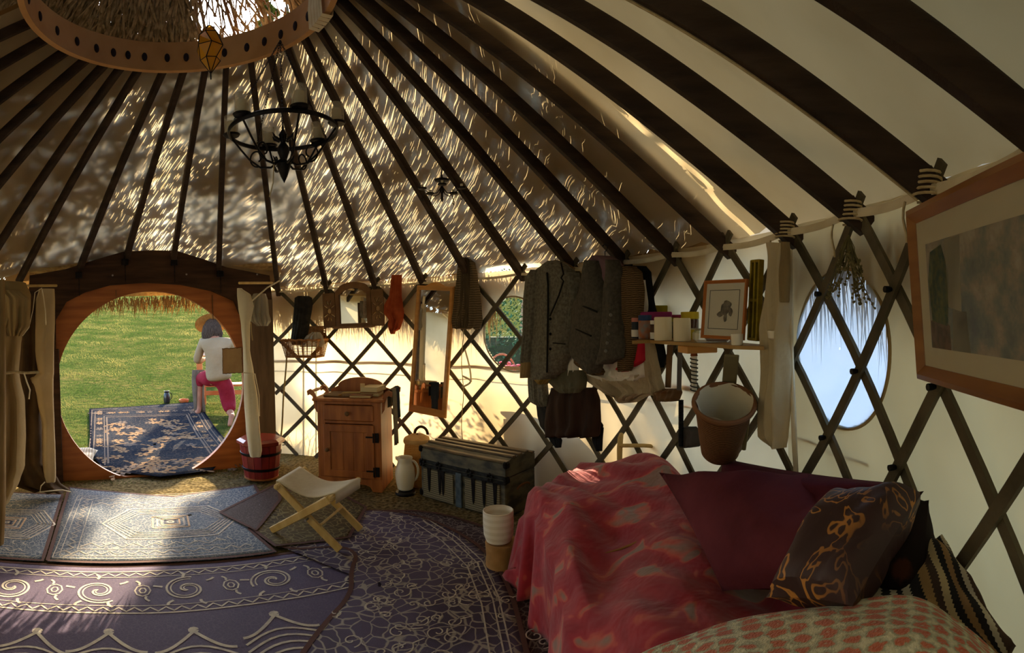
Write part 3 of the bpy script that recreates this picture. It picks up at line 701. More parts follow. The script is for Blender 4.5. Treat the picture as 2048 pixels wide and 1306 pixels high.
def zig(a, b, y0, amp, step):
    xs = np.arange(a, b, step/2); return [(x, y0 + amp*(i % 2)) for i, x in enumerate(xs)]
def zigr(a, b, y0, amp, step, axis=0):
    z_ = zig(a, b, y0, amp, step); out = []
    for i in range(len(z_) - 1):
        for u in (0, .34, .67): out.append((z_[i][0]*(1-u) + z_[i+1][0]*u, z_[i][1]*(1-u) + z_[i+1][1]*u))
    return [(y, x) for x, y in out] if axis else out
def line(a, b, n=40): a, b = np.array(a), np.array(b); return [tuple(a + (b - a)*i/n) for i in range(n + 1)]
def spiral(cx_, cy_, r, turns=2.0, ph=0, sgn=1): return [(cx_ + r*(1 - t)*math.cos(ph + sgn*2*PI*turns*t), cy_ + r*(1 - t)*math.sin(ph + sgn*2*PI*turns*t)) for t in np.linspace(0, .93, 44)]
def leaf(cx_, cy_, a, L_): return [(cx_ + math.cos(a)*L_*u + math.sin(a)*.012*math.sin(PI*u), cy_ + math.sin(a)*L_*u) for u in np.linspace(0, 1, 5)]
def band_orn(x0, x1, yb, h):
    """scroll border between y=yb and yb+h"""
    R_ = [(line((x0, yb), (x1, yb)), .010, 1), (line((x0, yb + h), (x1, yb + h)), .010, 1), (line((x0, yb + .065), (x1, yb + .065)), .005, 1), (line((x0, yb + h - .065), (x1, yb + h - .065)), .005, 1),
          (zigr(x0, x1, yb + .015, .035, .075), .009, 1), (zigr(x0, x1, yb + h - .05, .035, .075), .009, 1)]
    x = x0 + .15; i = 0; rr = h/2 - .085
    while x < x1 - .12:
        yc = yb + h/2; R_ += [(spiral(x, yc, rr, 1.7, 1.0 + i*2.2, 1 if i % 2 else -1), .011, 1), (spiral(x, yc, rr*.82, 1.5, 1.0 + i*2.2, 1 if i % 2 else -1), .007, 1)]
        for a in (.6, 1.7, 2.9, 4.1, 5.2): R_.append((leaf(x + rr*1.02*math.cos(a), yc + rr*1.02*math.sin(a), a, .05), .014, 1))
        mx = x + rr + .1
        R_ += [([(mx + .04*math.cos(a), yc + .055*math.sin(a)) for a in np.linspace(0, 2*PI, 9)], .008, 1), ([(mx + .018*math.cos(a), yc + .026*math.sin(a)) for a in np.linspace(0, 2*PI, 7)], .008, 1)]
        R_.append((leaf(mx - .02, yc + .055, 1.9, .05), .012, 1)); R_.append((leaf(mx + .02, yc - .055, 5.0, .05), .012, 1))
        x += 2*rr + .2; i += 1
    return R_
# large plum rug (scroll border) with scalloped medallion motif
orn = band_orn(-.75, 1.92, -.02, .42)
for i, (bx_, by_) in enumerate(((-60, 1262), (75, 1268), (218, 1270), (387, 1266), (548, 1234))):
    q_ = F(bx_, by_); xc, yc = CX + (q_[0] - CX)/KX, CY + (q_[1] - CY)/KX - .03
    orn += [([(xc - .17 + .17*u, yc - .10 - .02*math.cos(PI*u) + .10*u**2.2) for u in np.linspace(0, 1, 12)], .016, 1), ([(xc + .17*u, yc - .10 - .02*math.cos(PI*(1-u)) + .10*(1-u)**2.2) for u in np.linspace(0, 1, 12)], .016, 1),
            ([(xc + .012*math.cos(a), yc + .03 + .012*math.sin(a)) for a in np.linspace(0, 2*PI, 10)], .024, 1)]
    orn += [([(xc - .165 + .33*u, yc - .17 - q*.05 + .08*math.sin(PI*u)) for u in np.linspace(0, 1, 10)], .012, 1) for q in range(4)]
rug('rug', [(-1.3, .47), (1.98, .47), (1.98, -.1), (1.9, -1.6), (-1.2, -1.6)], .012, r_plum, 'big plum and grey rug with a scroll border, filling the lower left', orn)
# floral rug with rounded right edge
arc = [(1.25, .98), (1.75, 1.02), (2.15, .88), (2.33, .6), (2.38, .2), (2.33, -.15), (2.18, -.5), (1.9, -.95), (1.6, -1.4), (1.1, -1.55), (1.0, -.9), (1.08, -.55), (1.3, -.3), (1.52, -.1), (1.6, .12), (1.72, .3), (1.66, .45), (1.3, .5)]
arcr = [(*p,) for p in arc]
def smooth_poly(P, it=2):
    P = np.array(P, float)
    for _ in range(it): P = np.stack([.75*P + .25*np.roll(P, -1, 0), .25*P + .75*np.roll(P, -1, 0)], 1).reshape(-1, 2)
    return P
orn = []
rg = random.Random(5)
for i in range(70):
    a = rg.uniform(0, 6.28); c = (rg.uniform(1.35, 2.2), rg.uniform(-1.1, .75)); rr = rg.uniform(.025, .06)
    if (c[0] < 1.7 and c[1] > -.1): continue
    orn.append((spiral(c[0], c[1], rr, 1.3, a, rg.choice((1, -1))), .006, 1)); orn.append((leaf(c[0] + rr, c[1], a, .06), .007, 1))
for off in (.05, .085, .15): orn.append(([(2.38 - off - .01, .55), (2.37 - off, .2), (2.31 - off, -.15), (2.15 - off, -.5), (1.88 - off, -.95), (1.62 - off, -1.35)], .007, 1))
rug('rug', smooth_poly(arcr), .020, r_flor, 'dark plum rug covered in pale curling vines, rounded edge towards the bed', orn)
rug('rug', smooth_poly([(1.9, 1.0), (2.45, .75), (2.62, .1), (2.5, -.5), (2.2, -1.2), (1.8, -1.6), (1.5, -1.5), (2.1, .2)]), .006, rug_mat('rug_under', S(70, 56, 60), S(150, 138, 130), .1, 60, 30, .6), 'dark patterned rug showing between the vine rug and the bed')
# blue runner and its twin to the left
def kilim(x0, x1, y0, y1):
    R_ = []; w_ = x1 - x0; h = y1 - y0; xc, yc = (x0 + x1)/2 + .1, (y0 + y1)/2 - .02
    for e in (.04, .075, .17): R_ += [(line((x0 + e, y0 + e), (x1 - e, y0 + e)), .005, 1), (line((x0 + e, y1 - e), (x1 - e, y1 - e)), .005, 1), (line((x0 + e, y0 + e), (x0 + e, y1 - e)), .005, 1)]
    R_ += [(zigr(x0 + .05, x1 - .05, y0 + .10, .045, .09), .007, 1), (zigr(x0 + .05, x1 - .05, y1 - .15, .045, .09), .007, 1), (zigr(y0 + .05, y1 - .05, x0 + .1, .045, .09, 1), .007, 1),
           (zigr(x0 + .18, x1 - .18, y0 + .20, .06, .13), .007, 1), (zigr(x0 + .18, x1 - .18, y1 - .27, .06, .13), .007, 1)]
    for i, e in enumerate((.0, .035, .06, .085, .115)):
        a, b = min(.46, w_*.40) - e, .27 - e*.9; pts = [(xc - a, yc), (xc - a*.62, yc + b), (xc + a*.62, yc + b), (xc + a, yc), (xc + a*.62, yc - b), (xc - a*.62, yc - b), (xc - a, yc)]
        q = []
        for j in range(6): q += line(pts[j], pts[j+1], 8)
        R_.append((q, .007 if i else .012, 1))
    for e, mi in ((.10, 4), (.075, 1), (.05, 4), (.03, 3), (.015, 1)):
        q = []; c4 = [(xc - e*1.2, yc - e), (xc + e*1.2, yc - e), (xc + e*1.2, yc + e), (xc - e*1.2, yc + e), (xc - e*1.2, yc - e)]
        for j in range(4): q += line(c4[j], c4[j+1], 6)
        R_.append((q, .012, mi))
    for j in range(int(w_*.7/.07)):
        xx = xc - w_*.33 + j*.07; R_.append((leaf(xx, yc + .31, 1.2, .05), .006, 1)); R_.append((leaf(xx, yc - .31, -1.2, .05), .006, 1))
    return R_
rug('rug', [(-.02, .50), (1.28, .49), (1.2, .86), (1.4, 1.25), (1.42, 1.78), (.75, 1.62), (-.10, 1.90)], .022, r_blue, 'blue-grey runner with a hexagon motif, crossed by the strip of sunlight before the door', kilim(-.04, 1.25, .5, 1.72))
rug('rug', [(-1.4, .50), (-.05, .50), (-.13, 1.72), (-.55, 1.72), (-1.5, 1.6)], .020, r_blue, 'blue-grey runner at the far left, cut by the photo edge', kilim(-.95, -.09, .5, 1.66))
pb = [F(440, 1022)[:2], F(510, 1060)[:2], F(600, 1040)[:2], F(640, 985)[:2], F(548, 975)[:2]]
rug('rug', [F(440, 1024, .03)[:2], F(512, 1060, .03)[:2], F(560, 1000, .03)[:2], F(556, 966, .03)[:2]], .030, r_brown, 'small brown rug corner overlapping the blue runner by the stool', tf=False)
rug('rug', [(1.22, .86), (1.3, .56), (1.75, .52), (2.05, .95), (2.0, 1.25), (1.55, 1.6), (1.4, 1.2)], .026, r_gold, 'yellow-brown patterned rug under the folding stool')
# outdoor rug
OC = [G(180, 822), G(395, 808), G(464, 900), G(425, 946), G(320, 960), G(215, 946), G(183, 915)]
OC = [p[:2] for p in OC]
x0, x1 = OC[0][0], OC[1][0]; y0, y1 = OC[4][1], OC[0][1]; orn = []; rg = random.Random(9)
W_ = lambda u, v: (OC[0][0]*(1-u)*v + OC[1][0]*u*v + (OC[6][0] + .02)*(1-u)*(1-v) + (OC[2][0] + .0)*u*(1-v), y0*(1-v) + y1*v)
for a, b in (((.0, 0), (.0, 1)), ((0, 1), (1, 1)), ((1, 1), (1, 0))):
    for e in (.02, .05, .13, .15, .155):
        pa = (a[0] + (e if a[0] == 0 else -e), a[1] - (e if a[1] else -e)); pb_ = (b[0] + (e if b[0] == 0 else -e), b[1] - (e if b[1] else -e))
        orn.append(([W_(pa[0]*(1-t) + pb_[0]*t, pa[1]*(1-t) + pb_[1]*t) for t in np.linspace(0, 1, 30)], .012, 1))
def flower(c, r, mi):
    out = []
    for k in range(5): a = k*1.256 + c[0]*9; out.append(([(c[0] + r*u*math.cos(a) , c[1] + r*u*math.sin(a)*1.1) for u in (.25, .5, .75, 1)], r*.55, mi))
    return out
for i in range(52):
    u, v = rg.uniform(.2, .8), rg.uniform(.03, .82); c = W_(u, v); orn += flower(c, rg.uniform(.05, .085), rg.choice((4, 4, 1))); a = rg.uniform(0, 6)
    orn.append(([(c[0] + .16*t*math.cos(a + t), c[1] + .2*t*math.sin(a + t)) for t in np.linspace(0, 1, 10)], .007, 4))
    for t in (.4, .7, 1): orn.append((leaf(c[0] + .16*t*math.cos(a + t), c[1] + .2*t*math.sin(a + t), a + 1.5*t, .06), .03, 4))
for i in range(60):
    s = rg.random(); u, v = rg.choice(((.09, s), (.91, s), (s, .92))); orn += flower(W_(u, v), .04, rg.choice((1, 4)))
rug('rug', OC, .03, r_out, 'navy outdoor rug with beige floral sprays on the grass beyond the door', orn, slope=True, res=.12, tf=False)

# ------------------------------------------------------------------ washstand
A, B = F(638, 975), F(765, 985); ax = math.atan2(B[1] - A[1], B[0] - A[0]); WW = float(np.hypot(*(B - A)[:2])); WD, WH = .34, .66
ws = thing('washstand', 'pine washstand with one drawer, one door and arched back, beside the folding stool', 'washstand', (A[0], A[1], 0), ax)
mb = MB(); t_ = .022
mb.box((t_/2, WD/2, WH/2 + .0), (t_, WD, WH), bev=.003); mb.box((WW - t_/2, WD/2, WH/2), (t_, WD, WH), bev=.003); mb.box((WW/2, WD - .01, WH/2 + .04), (WW - .04, .012, WH - .08), bev=.001)
mb.box((WW/2, .012, WH - .012), (WW - 2*t_, .022, .022), bev=.002); mb.box((WW/2, .012, WH - .155), (WW - 2*t_, .022, .02), bev=.002)
mb.box((WW/2, .012, .08), (WW - 2*t_, .022, .03), bev=.002); mb.box((t_ + .02, .012, WH/2), (.045, .023, WH - .02), bev=.002); mb.box((WW - t_ - .02, .012, WH/2), (.045, .023, WH - .02), bev=.002); mb.box((WW/2, WD/2, .09), (WW - .03, WD - .02, .015))
part('carcase', mb, wood_pine, ws)
part('plinth', MB().prism([(0, 0), (.07, 0), (.09, .035), (.13, .05), (WW - .13, .05), (WW - .09, .035), (WW - .07, 0), (WW, 0), (WW, .09), (0, .09)], -.006, .008), wood_pine, ws, smooth=False)
part('top', MB().box((WW/2, WD/2 - .01, WH + .011), (WW + .06, WD + .04, .022), bev=.006), wood_pine, ws)
bk = [(0, WH + .02), (0, WH + .05), (.05, WH + .07)] + [(WW/2 - (WW/2 - .06)*math.cos(a), WH + .075 + .07*math.sin(a)) for a in np.linspace(0, PI, 16)] + [(WW - .05, WH + .07), (WW, WH + .05), (WW, WH + .02)]
part('back_board', MB().prism(bk[::-1], WD - .02, WD), wood_pine, ws, smooth=False, label='low arched back board')
dr = part('drawer', MB().box((WW/2, .0, WH - .085), (WW - .105, .02, .115), bev=.005), wood_pine, ws)
part('knob', MB().lathe([(.004, 0), (.007, .012), (.016, .018), (.018, .026), (.012, .034), (.001, .036)], 14, (WW/2, -.01, WH - .085), rot=((1, 0, 0), (0, 0, -1), (0, 1, 0))), wood_brown, dr)
DH = WH - .27; do = part('door', MB().box((WW/2, .0, .095 + DH/2 + .005), (WW - .105, .018, DH), bev=.003), wood_pine, ws)
mb = MB()
for x in (-.5, .5): mb.box((WW/2 + x*(WW - .16), -.012, .1 + DH/2), (.055, .012, DH), bev=.003)
for z in (.095 + .03, .095 + DH - .025): mb.box((WW/2, -.012, z), (WW - .2, .012, .05), bev=.003)
for i in range(3): mb.box((WW/2 - .08 + i*.08, -.008, .1 + DH/2), (.074, .006, DH - .09), bev=.002)
part('door_panel', mb, wood_pine, do)
part('knob', MB().lathe([(.004, 0), (.006, .01), (.014, .016), (.015, .024), (.008, .03), (.001, .031)], 14, (.085, -.018, .30), rot=((1, 0, 0), (0, 0, -1), (0, 1, 0))), wood_brown, do)
for z in (.15, .40):
    part('hinge', MB().box((WW - .055, -.02, z), (.012, .006, .07), bev=.002).box((WW - .085, -.02, z + .005), (.055, .004, .012), bev=.001).box((WW - .03, -.014, z), (.03, .006, .07), bev=.002), iron, ws, label='black iron hinge')
for s, x in ((-1, -.005), (1, WW + .005)):           # towel rails with scroll brackets
    for y in (.02, WD - .04):
        pr = [(x, WH - .09), (x + s*.02, WH - .06), (x + s*.028, WH + .0), (x + s*.035, WH + .03), (x + s*.055, WH + .045), (x + s*.075, WH + .035), (x + s*.08, WH + .07), (x + s*.055, WH + .085), (x + s*.025, WH + .07), (x + s*.005, WH + .02)]
        part('bracket', MB().prism(pr if s > 0 else pr[::-1], y - .008, y + .008), wood_pine, ws, smooth=False)
    part('towel_rail', MB().tube([(x + s*.058, y, WH + .062) for y in np.linspace(.02, WD - .04, 9)], [.008, .008, .010, .012, .013, .012, .010, .008, .008], 10), wood_pine, ws)
def on_ws(x, y, z=0): return ws.location + Matrix.Rotation(ax, 3, 'Z') @ Vector((x, y, WH + .022 + z))
def sub(name, label, cat, x, y, z=0, rz=0, group=None): p = on_ws(x, y, z); return thing(name, label, cat, p, ax + rz, group)
mt = solo('table_mat', MB().box((0, 0, .008), (.34, .24, .014), bev=.006), M('mat_rust', S(96, 74, 48), S(140, 112, 76), wave=(60, 3, 'X'), bump=.5, bscale=120), 'olive-brown woven mat lying on the washstand top', 'mat'); mt.location = on_ws(.20, .17); mt.rotation_euler = (0, 0, ax)
solo('key_tassel', MB().tube([on_ws(.18 + .01*math.sin(i), .02 - .012*math.cos(i*1.1), .022 + .004*math.sin(i*2)) for i in range(16)], .004, 6), M('brass', S(150, 110, 50), metal=.6, rough=.4), 'small knotted brass-coloured ornament on the washstand front edge', 'ornament')
pg = M('pages', S(214, 196, 150), S(196, 176, 130), stretch=(1, 1, 40), scale=10)
for i, (x, y, z, sx, sy, sz, rz, l, c) in enumerate([(.38, .20, .0, .15, .20, .032, .06, 'lower tan book of the pair on the washstand right side', S(140, 96, 56)), (.385, .21, .034, .14, .19, .036, -.1, 'upper cream-covered book of the pair on the washstand right side', S(190, 170, 126)), (.33, .07, .0, .17, .09, .022, .05, 'thin red-brown booklet at the washstand front right corner', S(126, 78, 44))]):
    b = sub('book', l, 'book', x, y, z, rz); cm = M('cover%d' % i, c, rough=.6)
    part('cover', MB().box((0, 0, .002), (sx, sy, .004), bev=.001).box((0, 0, sz - .002), (sx, sy, .004), bev=.001).box((0, sy/2 - .002, sz/2), (sx, .004, sz), bev=.001), cm, b)
    part('pages', MB().box((0, -.004, sz/2), (sx - .012, sy - .012, sz - .008), bev=.001), pg, b)
b = sub('card', 'pale upright card leaning against the books', 'card', .315, .16, .014, .3); part('sheet', MB().box((0, 0, .04), (.035, .004, .08), rot=np.array(Matrix.Rotation(-.15, 3, 'X')), bev=.001), M('paper', S(214, 184, 134)), b)
b = sub('wooden_knife', 'pale wooden letter knife resting across the booklet', 'knife', .27, .12, .024, .25); part('blade', MB().prism([(-.11, 0), (-.09, .012), (.03, .012), (.03, 0)], -.003, .003).box((.06, 0, .006), (.07, .014, .014), bev=.004), wood_pale, b)
# towel over the right rail
X_ = WW + .065
def towel(name, label, y0, y1, lf, lb, mat, seed):
    P = []; rg = random.Random(seed)
    for j in range(17):
        y = y0 + (y1 - y0)*j/16; w_ = .004*math.sin(y*90 + seed); row = []
        for u in np.linspace(0, 1, 26):
            if u < .42: z = WH + .075 - lf*(.42 - u)/.42; x = X_ + .018 + w_*(1 + 2*(.42 - u)) + .02*(.42 - u)
            elif u < .58: a = (u - .42)/.16*PI; x = X_ + .018*math.cos(a); z = WH + .075 + .014*math.sin(a)
            else: z = WH + .075 - lb*(u - .58)/.42; x = X_ - .018 + w_
            yy = y + (y - (y0 + y1)/2)*(-.35 if u < .2 else -.2)
            row.append((x, yy, z))
        P.append(row)
    o = part(name, MB().grid(P), mat, autos=0, solid=.004); tag(o, label, 'towel'); o.location = ws.location; o.rotation_euler = ws.rotation_euler; return o
towel('towel', 'long grey-green cloth hanging down from the right washstand rail', .03, .15, .40, .12, M('cloth_grey', S(96, 90, 74), S(120, 112, 92), bump=.4), 1)
towel('towel', 'dark blue-black cloth hung behind the grey one on the washstand rail', .16, .26, .22, .1, M('cloth_navy', S(30, 36, 46), S(40, 46, 54), bump=.4), 2)

# ------------------------------------------------------------------ trunk
A, B = F(843, 992), F(1012, 1040); B = A + (B - A)*1.0; at_ = math.atan2(B[1] - A[1], B[0] - A[0]); TW = float(np.hypot(*(B - A)[:2])); TD, TZ = .34, .37
tk = thing('trunk', 'old slatted travelling trunk, grey and black metal-bound, between jug and bed', 'trunk', (A[0], A[1], 0), at_)
tin = M('trunk_tin', S(98, 92, 72), S(44, 44, 42), scale=7, rough=.5, detail=6, sharp=(.42, .62), stretch=(1, 1, 2.5), spec=.4); tin2 = M('trunk_board', S(134, 124, 98), S(92, 84, 66), scale=9, rough=.6, wave=(22, 1.5, 'Z')); slat = M('trunk_slat', S(120, 96, 60), S(64, 50, 36), scale=10, stretch=(1, 6, 6), rough=.45, spec=.5)
part('body', MB().box((TW/2, TD/2, TZ*.34), (TW, TD, TZ*.68), bev=.006), tin, tk)
lid = part('lid', MB().prism([(0, TZ*.7), (TD, TZ*.7), (TD, TZ*.93), (TD*.8, TZ), (TD*.2, TZ), (0, TZ*.93)], 0, TW), tin, tk, smooth=False)
# prism runs along local y: turn it so the profile lies in y-z
for v in lid.data.vertices: v.co = Vector((v.co.y, v.co.x, v.co.z))
lid.data.flip_normals()
for i in range(5):
    y = .025 + i*(TD - .05)/4; part('lid_slat', MB().box((TW/2, y, TZ + .006 - (.02 if i in (0, 4) else 0)), (TW + .01, .038, .014), bev=.004), slat, lid, label='worn wooden slat along the lid')
for z in (TZ*.68, TZ*.6): part('rim_band', MB().box((TW/2, -.004, z + .006), (TW + .01, .012, .024), bev=.003), M('trunk_iron', S(52, 54, 54), S(30, 30, 32), scale=30, metal=.4, rough=.5), tk, label='dark iron band round the rim')
for x0, x1 in ((.03, TW*.42), (TW*.56, TW - .04)): part('front_panel', MB().box(((x0 + x1)/2, -.004, TZ*.30), (x1 - x0, .01, TZ*.54), bev=.003), tin2, tk, label='pale horizontal-grained front panel')
for x in (.09, .19, TW*.30, TW*.66, TW*.78, TW*.9): part('strap', MB().prism([(x - .016, TZ*.6), (x + .016, TZ*.6), (x + .008, TZ*.2), (x, TZ*.14), (x - .008, TZ*.2)][::-1], -.014, -.008), iron, tk, label='tapering dark iron strap', smooth=False)
part('lock_strip', MB().box((TW*.49, -.008, TZ*.32), (.05, .014, TZ*.62), bev=.003), M('trunk_blue', S(84, 96, 104), S(60, 70, 78), scale=20), tk, label='blue-grey vertical lock strip')
for x in (.03, TW*.25, TW*.62, TW*.85):
    mb = MB()
    for a in range(5): mb.lathe([(.001, 0), (.011, .003), (.008, .008), (.001, .010)], 8, (x + .02*math.cos(a*1.256 + .3), -.014, TZ*.68 + .02*math.sin(a*1.256 + .3)), rot=((1, 0, 0), (0, 0, -1), (0, 1, 0)))
    part('clasp', mb, iron, tk)
for x in (.0, TW):
    for z in (TZ*.66, TZ*.92, .03): part('corner_cap', MB().box((x, .012, z), (.035, .045, .045), bev=.01), iron, tk)
part('side_handle', MB().tube([(TW + .02, TD/2 + .07*math.cos(a), TZ*.45 + .02*math.sin(a)) for a in np.linspace(0, PI, 10)], .007, 8), M('leather', S(110, 72, 42), rough=.5), tk)

# ------------------------------------------------------------------ jug, creel, bucket, lamp, stool
def base(px, py, **k): p = F(px, py); return p
p = F(811, 984); jg = thing('jug', 'glazed cream stoneware jug on the floor between washstand and trunk', 'jug', (p[0], p[1], .02), math.radians(-30))
part('body', MB().lathe([(.045, 0), (.058, .01), (.068, .06), (.074, .11), (.07, .155), (.056, .19), (.052, .21), (.058, .232), (.056, .238), (.048, .232), (.046, .2), (.062, .15), (.064, .1), (.05, .02), (.001, .015)], 32, capt=False), white_c, jg)
part('handle', MB().tube([(.05 + .045*math.sin(a), 0, .135 - .075*math.cos(a)) for a in np.linspace(0, PI, 12)], [.009]*12, 8), white_c, jg)
part('spout', MB().tube([(-.045, 0, .222), (-.06, 0, .232), (-.066, 0, .24)], [.016, .013, .006], 10), white_c, jg)
p = F(811, 988); solo('jug_stand', MB().lathe([(.07, 0), (.075, .01), (.07, .018), (.001, .018)], 20, (p[0], p[1], .001)), iron, 'low dark stand under the cream jug', 'stand')
# fishing creel
p = D(836, 960, 4.02); creel = thing('creel_basket', 'tan fishing creel with curved lid and leather handle, behind the jug', 'basket', (p[0], p[1], 0), math.radians(-35))
pr = [(-.10, -.05), (-.085, -.085), (0, -.10), (.085, -.085), (.10, -.05), (.085, .04), (-.085, .04)]
mb = MB(); rings = []
for z, s in ((0, .8), (.05, .88), (.15, 1.0), (.25, 1.02), (.33, .92), (.34, .9)): rings.append([(x*s, y*s, z) for x, y in smooth_poly(pr)])
mb.grid(rings, closev=True); n = len(rings[0]); mb.f += [list(range(n))[::-1], list(range(mb.n - n, mb.n))]; mb.m += [0, 0]
part('body', mb, M('creel', S(186, 128, 62), S(214, 160, 92), wave=(26, 1.5, 'Z'), bump=.6, bscale=70), creel, smooth=True)
mb = MB(); rings = []
for z, s in ((.335, .99), (.35, 1.04), (.365, 1.0), (.385, .55), (.39, .05)): rings.append([(x*s, y*s, z + .03*y*10*.3) for x, y in smooth_poly(pr)])
mb.grid(rings, closev=True); part('lid', mb, M('creel_lid', S(222, 180, 120), S(206, 160, 100), scale=20), creel, label='paler creel lid')
part('handle', MB().tube([(.05*math.cos(a) + .03, .01, .38 + .06*math.sin(a)) for a in np.linspace(0, PI, 14)], .006, 8, flat=1.8), M('leather_dark', S(70, 44, 26), rough=.5), creel)
# red bucket
p = F(526, 962); bk_ = thing('lidded_bucket', 'red wooden bucket with an octagonal polished lid, beside the round door', 'bucket', (p[0], p[1] + .05, .025), .2)
red_w = M('red_wood', S(112, 24, 24), S(140, 38, 32), rough=.4, stretch=(8, 8, 1), scale=3, spec=.5); red_lid = M('red_lid', S(128, 40, 26), S(156, 62, 36), rough=.25, spec=.6, scale=3)
def octo(r0, z0, r1, z1, mb, n=8, sub_=1):
    pts = []
    for r, z in ((r0, z0), (r1, z1)): pts.append([(r*math.cos(a), r*math.sin(a), z) for a in np.arange(n)*2*PI/n + PI/n])
    mb.grid(pts, closev=True); return mb
mb = MB()
for i in range(16):
    a0, a1 = i*2*PI/16 + .01, (i+1)*2*PI/16 - .01; q = []
    for r, z in ((.135, .0), (.17, .27)): q.append([(r*math.cos(a0), r*math.sin(a0), z), (r*math.cos(a1), r*math.sin(a1), z), (.88*r*math.cos(a1), .88*r*math.sin(a1), z), (.88*r*math.cos(a0), .88*r*math.sin(a0), z)])
    mb.grid(q, closev=True); mb.f += [[mb.n-4, mb.n-3, mb.n-2, mb.n-1]]; mb.m.append(0)
part('staves', mb, red_w, bk_, smooth=False)
for z in (.07, .19): part('hoop', MB().lathe([(.1395 + (z-.0)*.125, z), (.1425 + z*.125, z + .002), (.1425 + (z+.02)*.125, z + .02), (.1395 + (z+.02)*.125, z + .022)], 32, capb=False, capt=False), iron, bk_)
part('lid', octo(.185, .27, .195, .278, octo(.195, .278, .195, .30, octo(.195, .30, .165, .316, octo(.165, .316, .001, .318, MB())))), red_lid, bk_, smooth=False, label='polished octagonal lid')
part('foot_ring', MB().lathe([(.13, 0), (.14, -.0), (.14, .012), (.13, .012)], 24, capb=False, capt=False), wood_pine, bk_)
for a in (-.9,): part('side_handle', MB().tube([(.17 + .05*math.sin(b), .05*math.cos(b), .24) for b in np.linspace(0, PI, 10)], .004, 6), iron, bk_)
# camp stool
stm = wood_pale; h_ = .36
T = {'ln': F(556, 972, h_), 'lf': F(607, 940, h_), 'rn': F(662, 996, h_), 'rf': F(715, 962, h_)}
Bt = {'rn': F(680, 1112), 'ln': F(548, 1068), 'rf': F(722, 1070), 'lf': F(612, 1032)}
cst = sum(Bt.values())/4; st = thing('folding_stool', 'pale wooden X-frame folding stool with a white canvas seat', 'stool', (cst[0], cst[1], 0))
up = (T['ln'] - T['lf']); up = up/np.linalg.norm(up)
z2 = np.array([0, 0, .033])
for a, b, o_ in (('ln', 'rn', .0), ('lf', 'rf', .0), ('rn', 'ln', .026), ('rf', 'lf', .026)):
    q = T[a] + up*o_; e = Bt[b] + up*o_ + z2; d = q - e; part('leg', MB().bar(e, q, .04, .020, up, bev=.003), stm, st, world=True)
d_ = up*.03
for a, b in (('ln', 'lf'), ('rn', 'rf')): part('rail', MB().bar(T[a] + d_, T[b] - d_, .03, .03, bev=.008), stm, st, world=True)
m1 = T['rn']*.35 + (Bt['ln'] + z2)*.65; m2 = T['rf']*.35 + (Bt['lf'] + z2)*.65; part('stretcher', MB().bar(m1, m2, .035, .014, bev=.002), stm, st, world=True)
m1 = T['ln']*.35 + (Bt['rn'] + z2)*.65; m2 = T['lf']*.35 + (Bt['rf'] + z2)*.65; part('stretcher', MB().bar(m1, m2, .05, .014, (T['ln'] - Bt['rn']), bev=.002), stm, st, world=True)
for k_ in (0, 1):
    c = ((T['ln'] + Bt['rn'] + z2)/2 if k_ == 0 else (T['lf'] + Bt['rf'] + z2)/2); part('pivot_bolt', MB().tube([c + up*.045, c - up*.02], .007, 8), M('steel', S(150, 150, 150), metal=.8, rough=.35), st, world=True)
P = []
for i in range(21):
    u = i/20; row = []
    for j in range(13):
        v = j/12; a = T['ln']*(1-v) + T['lf']*v; b = T['rn']*(1-v) + T['rf']*v
        p = a*(1-u) + b*u; p = p + np.array([0, 0, .018 - .045*math.sin(PI*u) + .003*math.sin(9*v + 6*u)*math.sin(PI*u)]) + (v - .5)*up*(.03)
        row.append(p)
    P.append(row)
sideL = [[p + np.array([0, 0, -.05]) - (T['rn'] - T['ln'])*.06 for p in P[0]], [p + np.array([0, 0, .004]) - (T['rn'] - T['ln'])*.06 for p in P[0]]]
sideR = [[p + np.array([0, 0, .004]) + (T['rn'] - T['ln'])*.06 for p in P[-1]], [p + np.array([0, 0, -.05]) + (T['rn'] - T['ln'])*.06 for p in P[-1]]]
part('seat', MB().grid(sideL + P + sideR), cloth_cream, st, world=True, autos=0, solid=.003, label='white canvas sling seat')
# white container on a wooden block
p = F(1012, 1140); bl = solo('wooden_block', MB().lathe([(.07, 0), (.085, .01), (.08, .07), (.085, .135), (.08, .14), (.001, .14)], 18, (p[0], p[1] + .03, 0)), M('block', S(140, 104, 60), S(170, 130, 84), scale=12), 'tan wooden block on the floor against the bed foot', 'block')
p2 = p + np.array([-.02, .03, 0]); can_ = thing('ceramic_crock', 'plain white crock standing at the foot of the red bed', 'crock', (p2[0], p2[1], .14))
part('body', MB().lathe([(.04, 0), (.062, .008), (.074, .04), (.077, .09), (.077, .158), (.073, .16), (.071, .15), (.07, .05), (.05, .012), (.001, .01)], 32, capt=False), M('white_plaster', S(220, 210, 190), S(232, 224, 208), rough=.5, wave=(10, .6, 'Z')), can_)
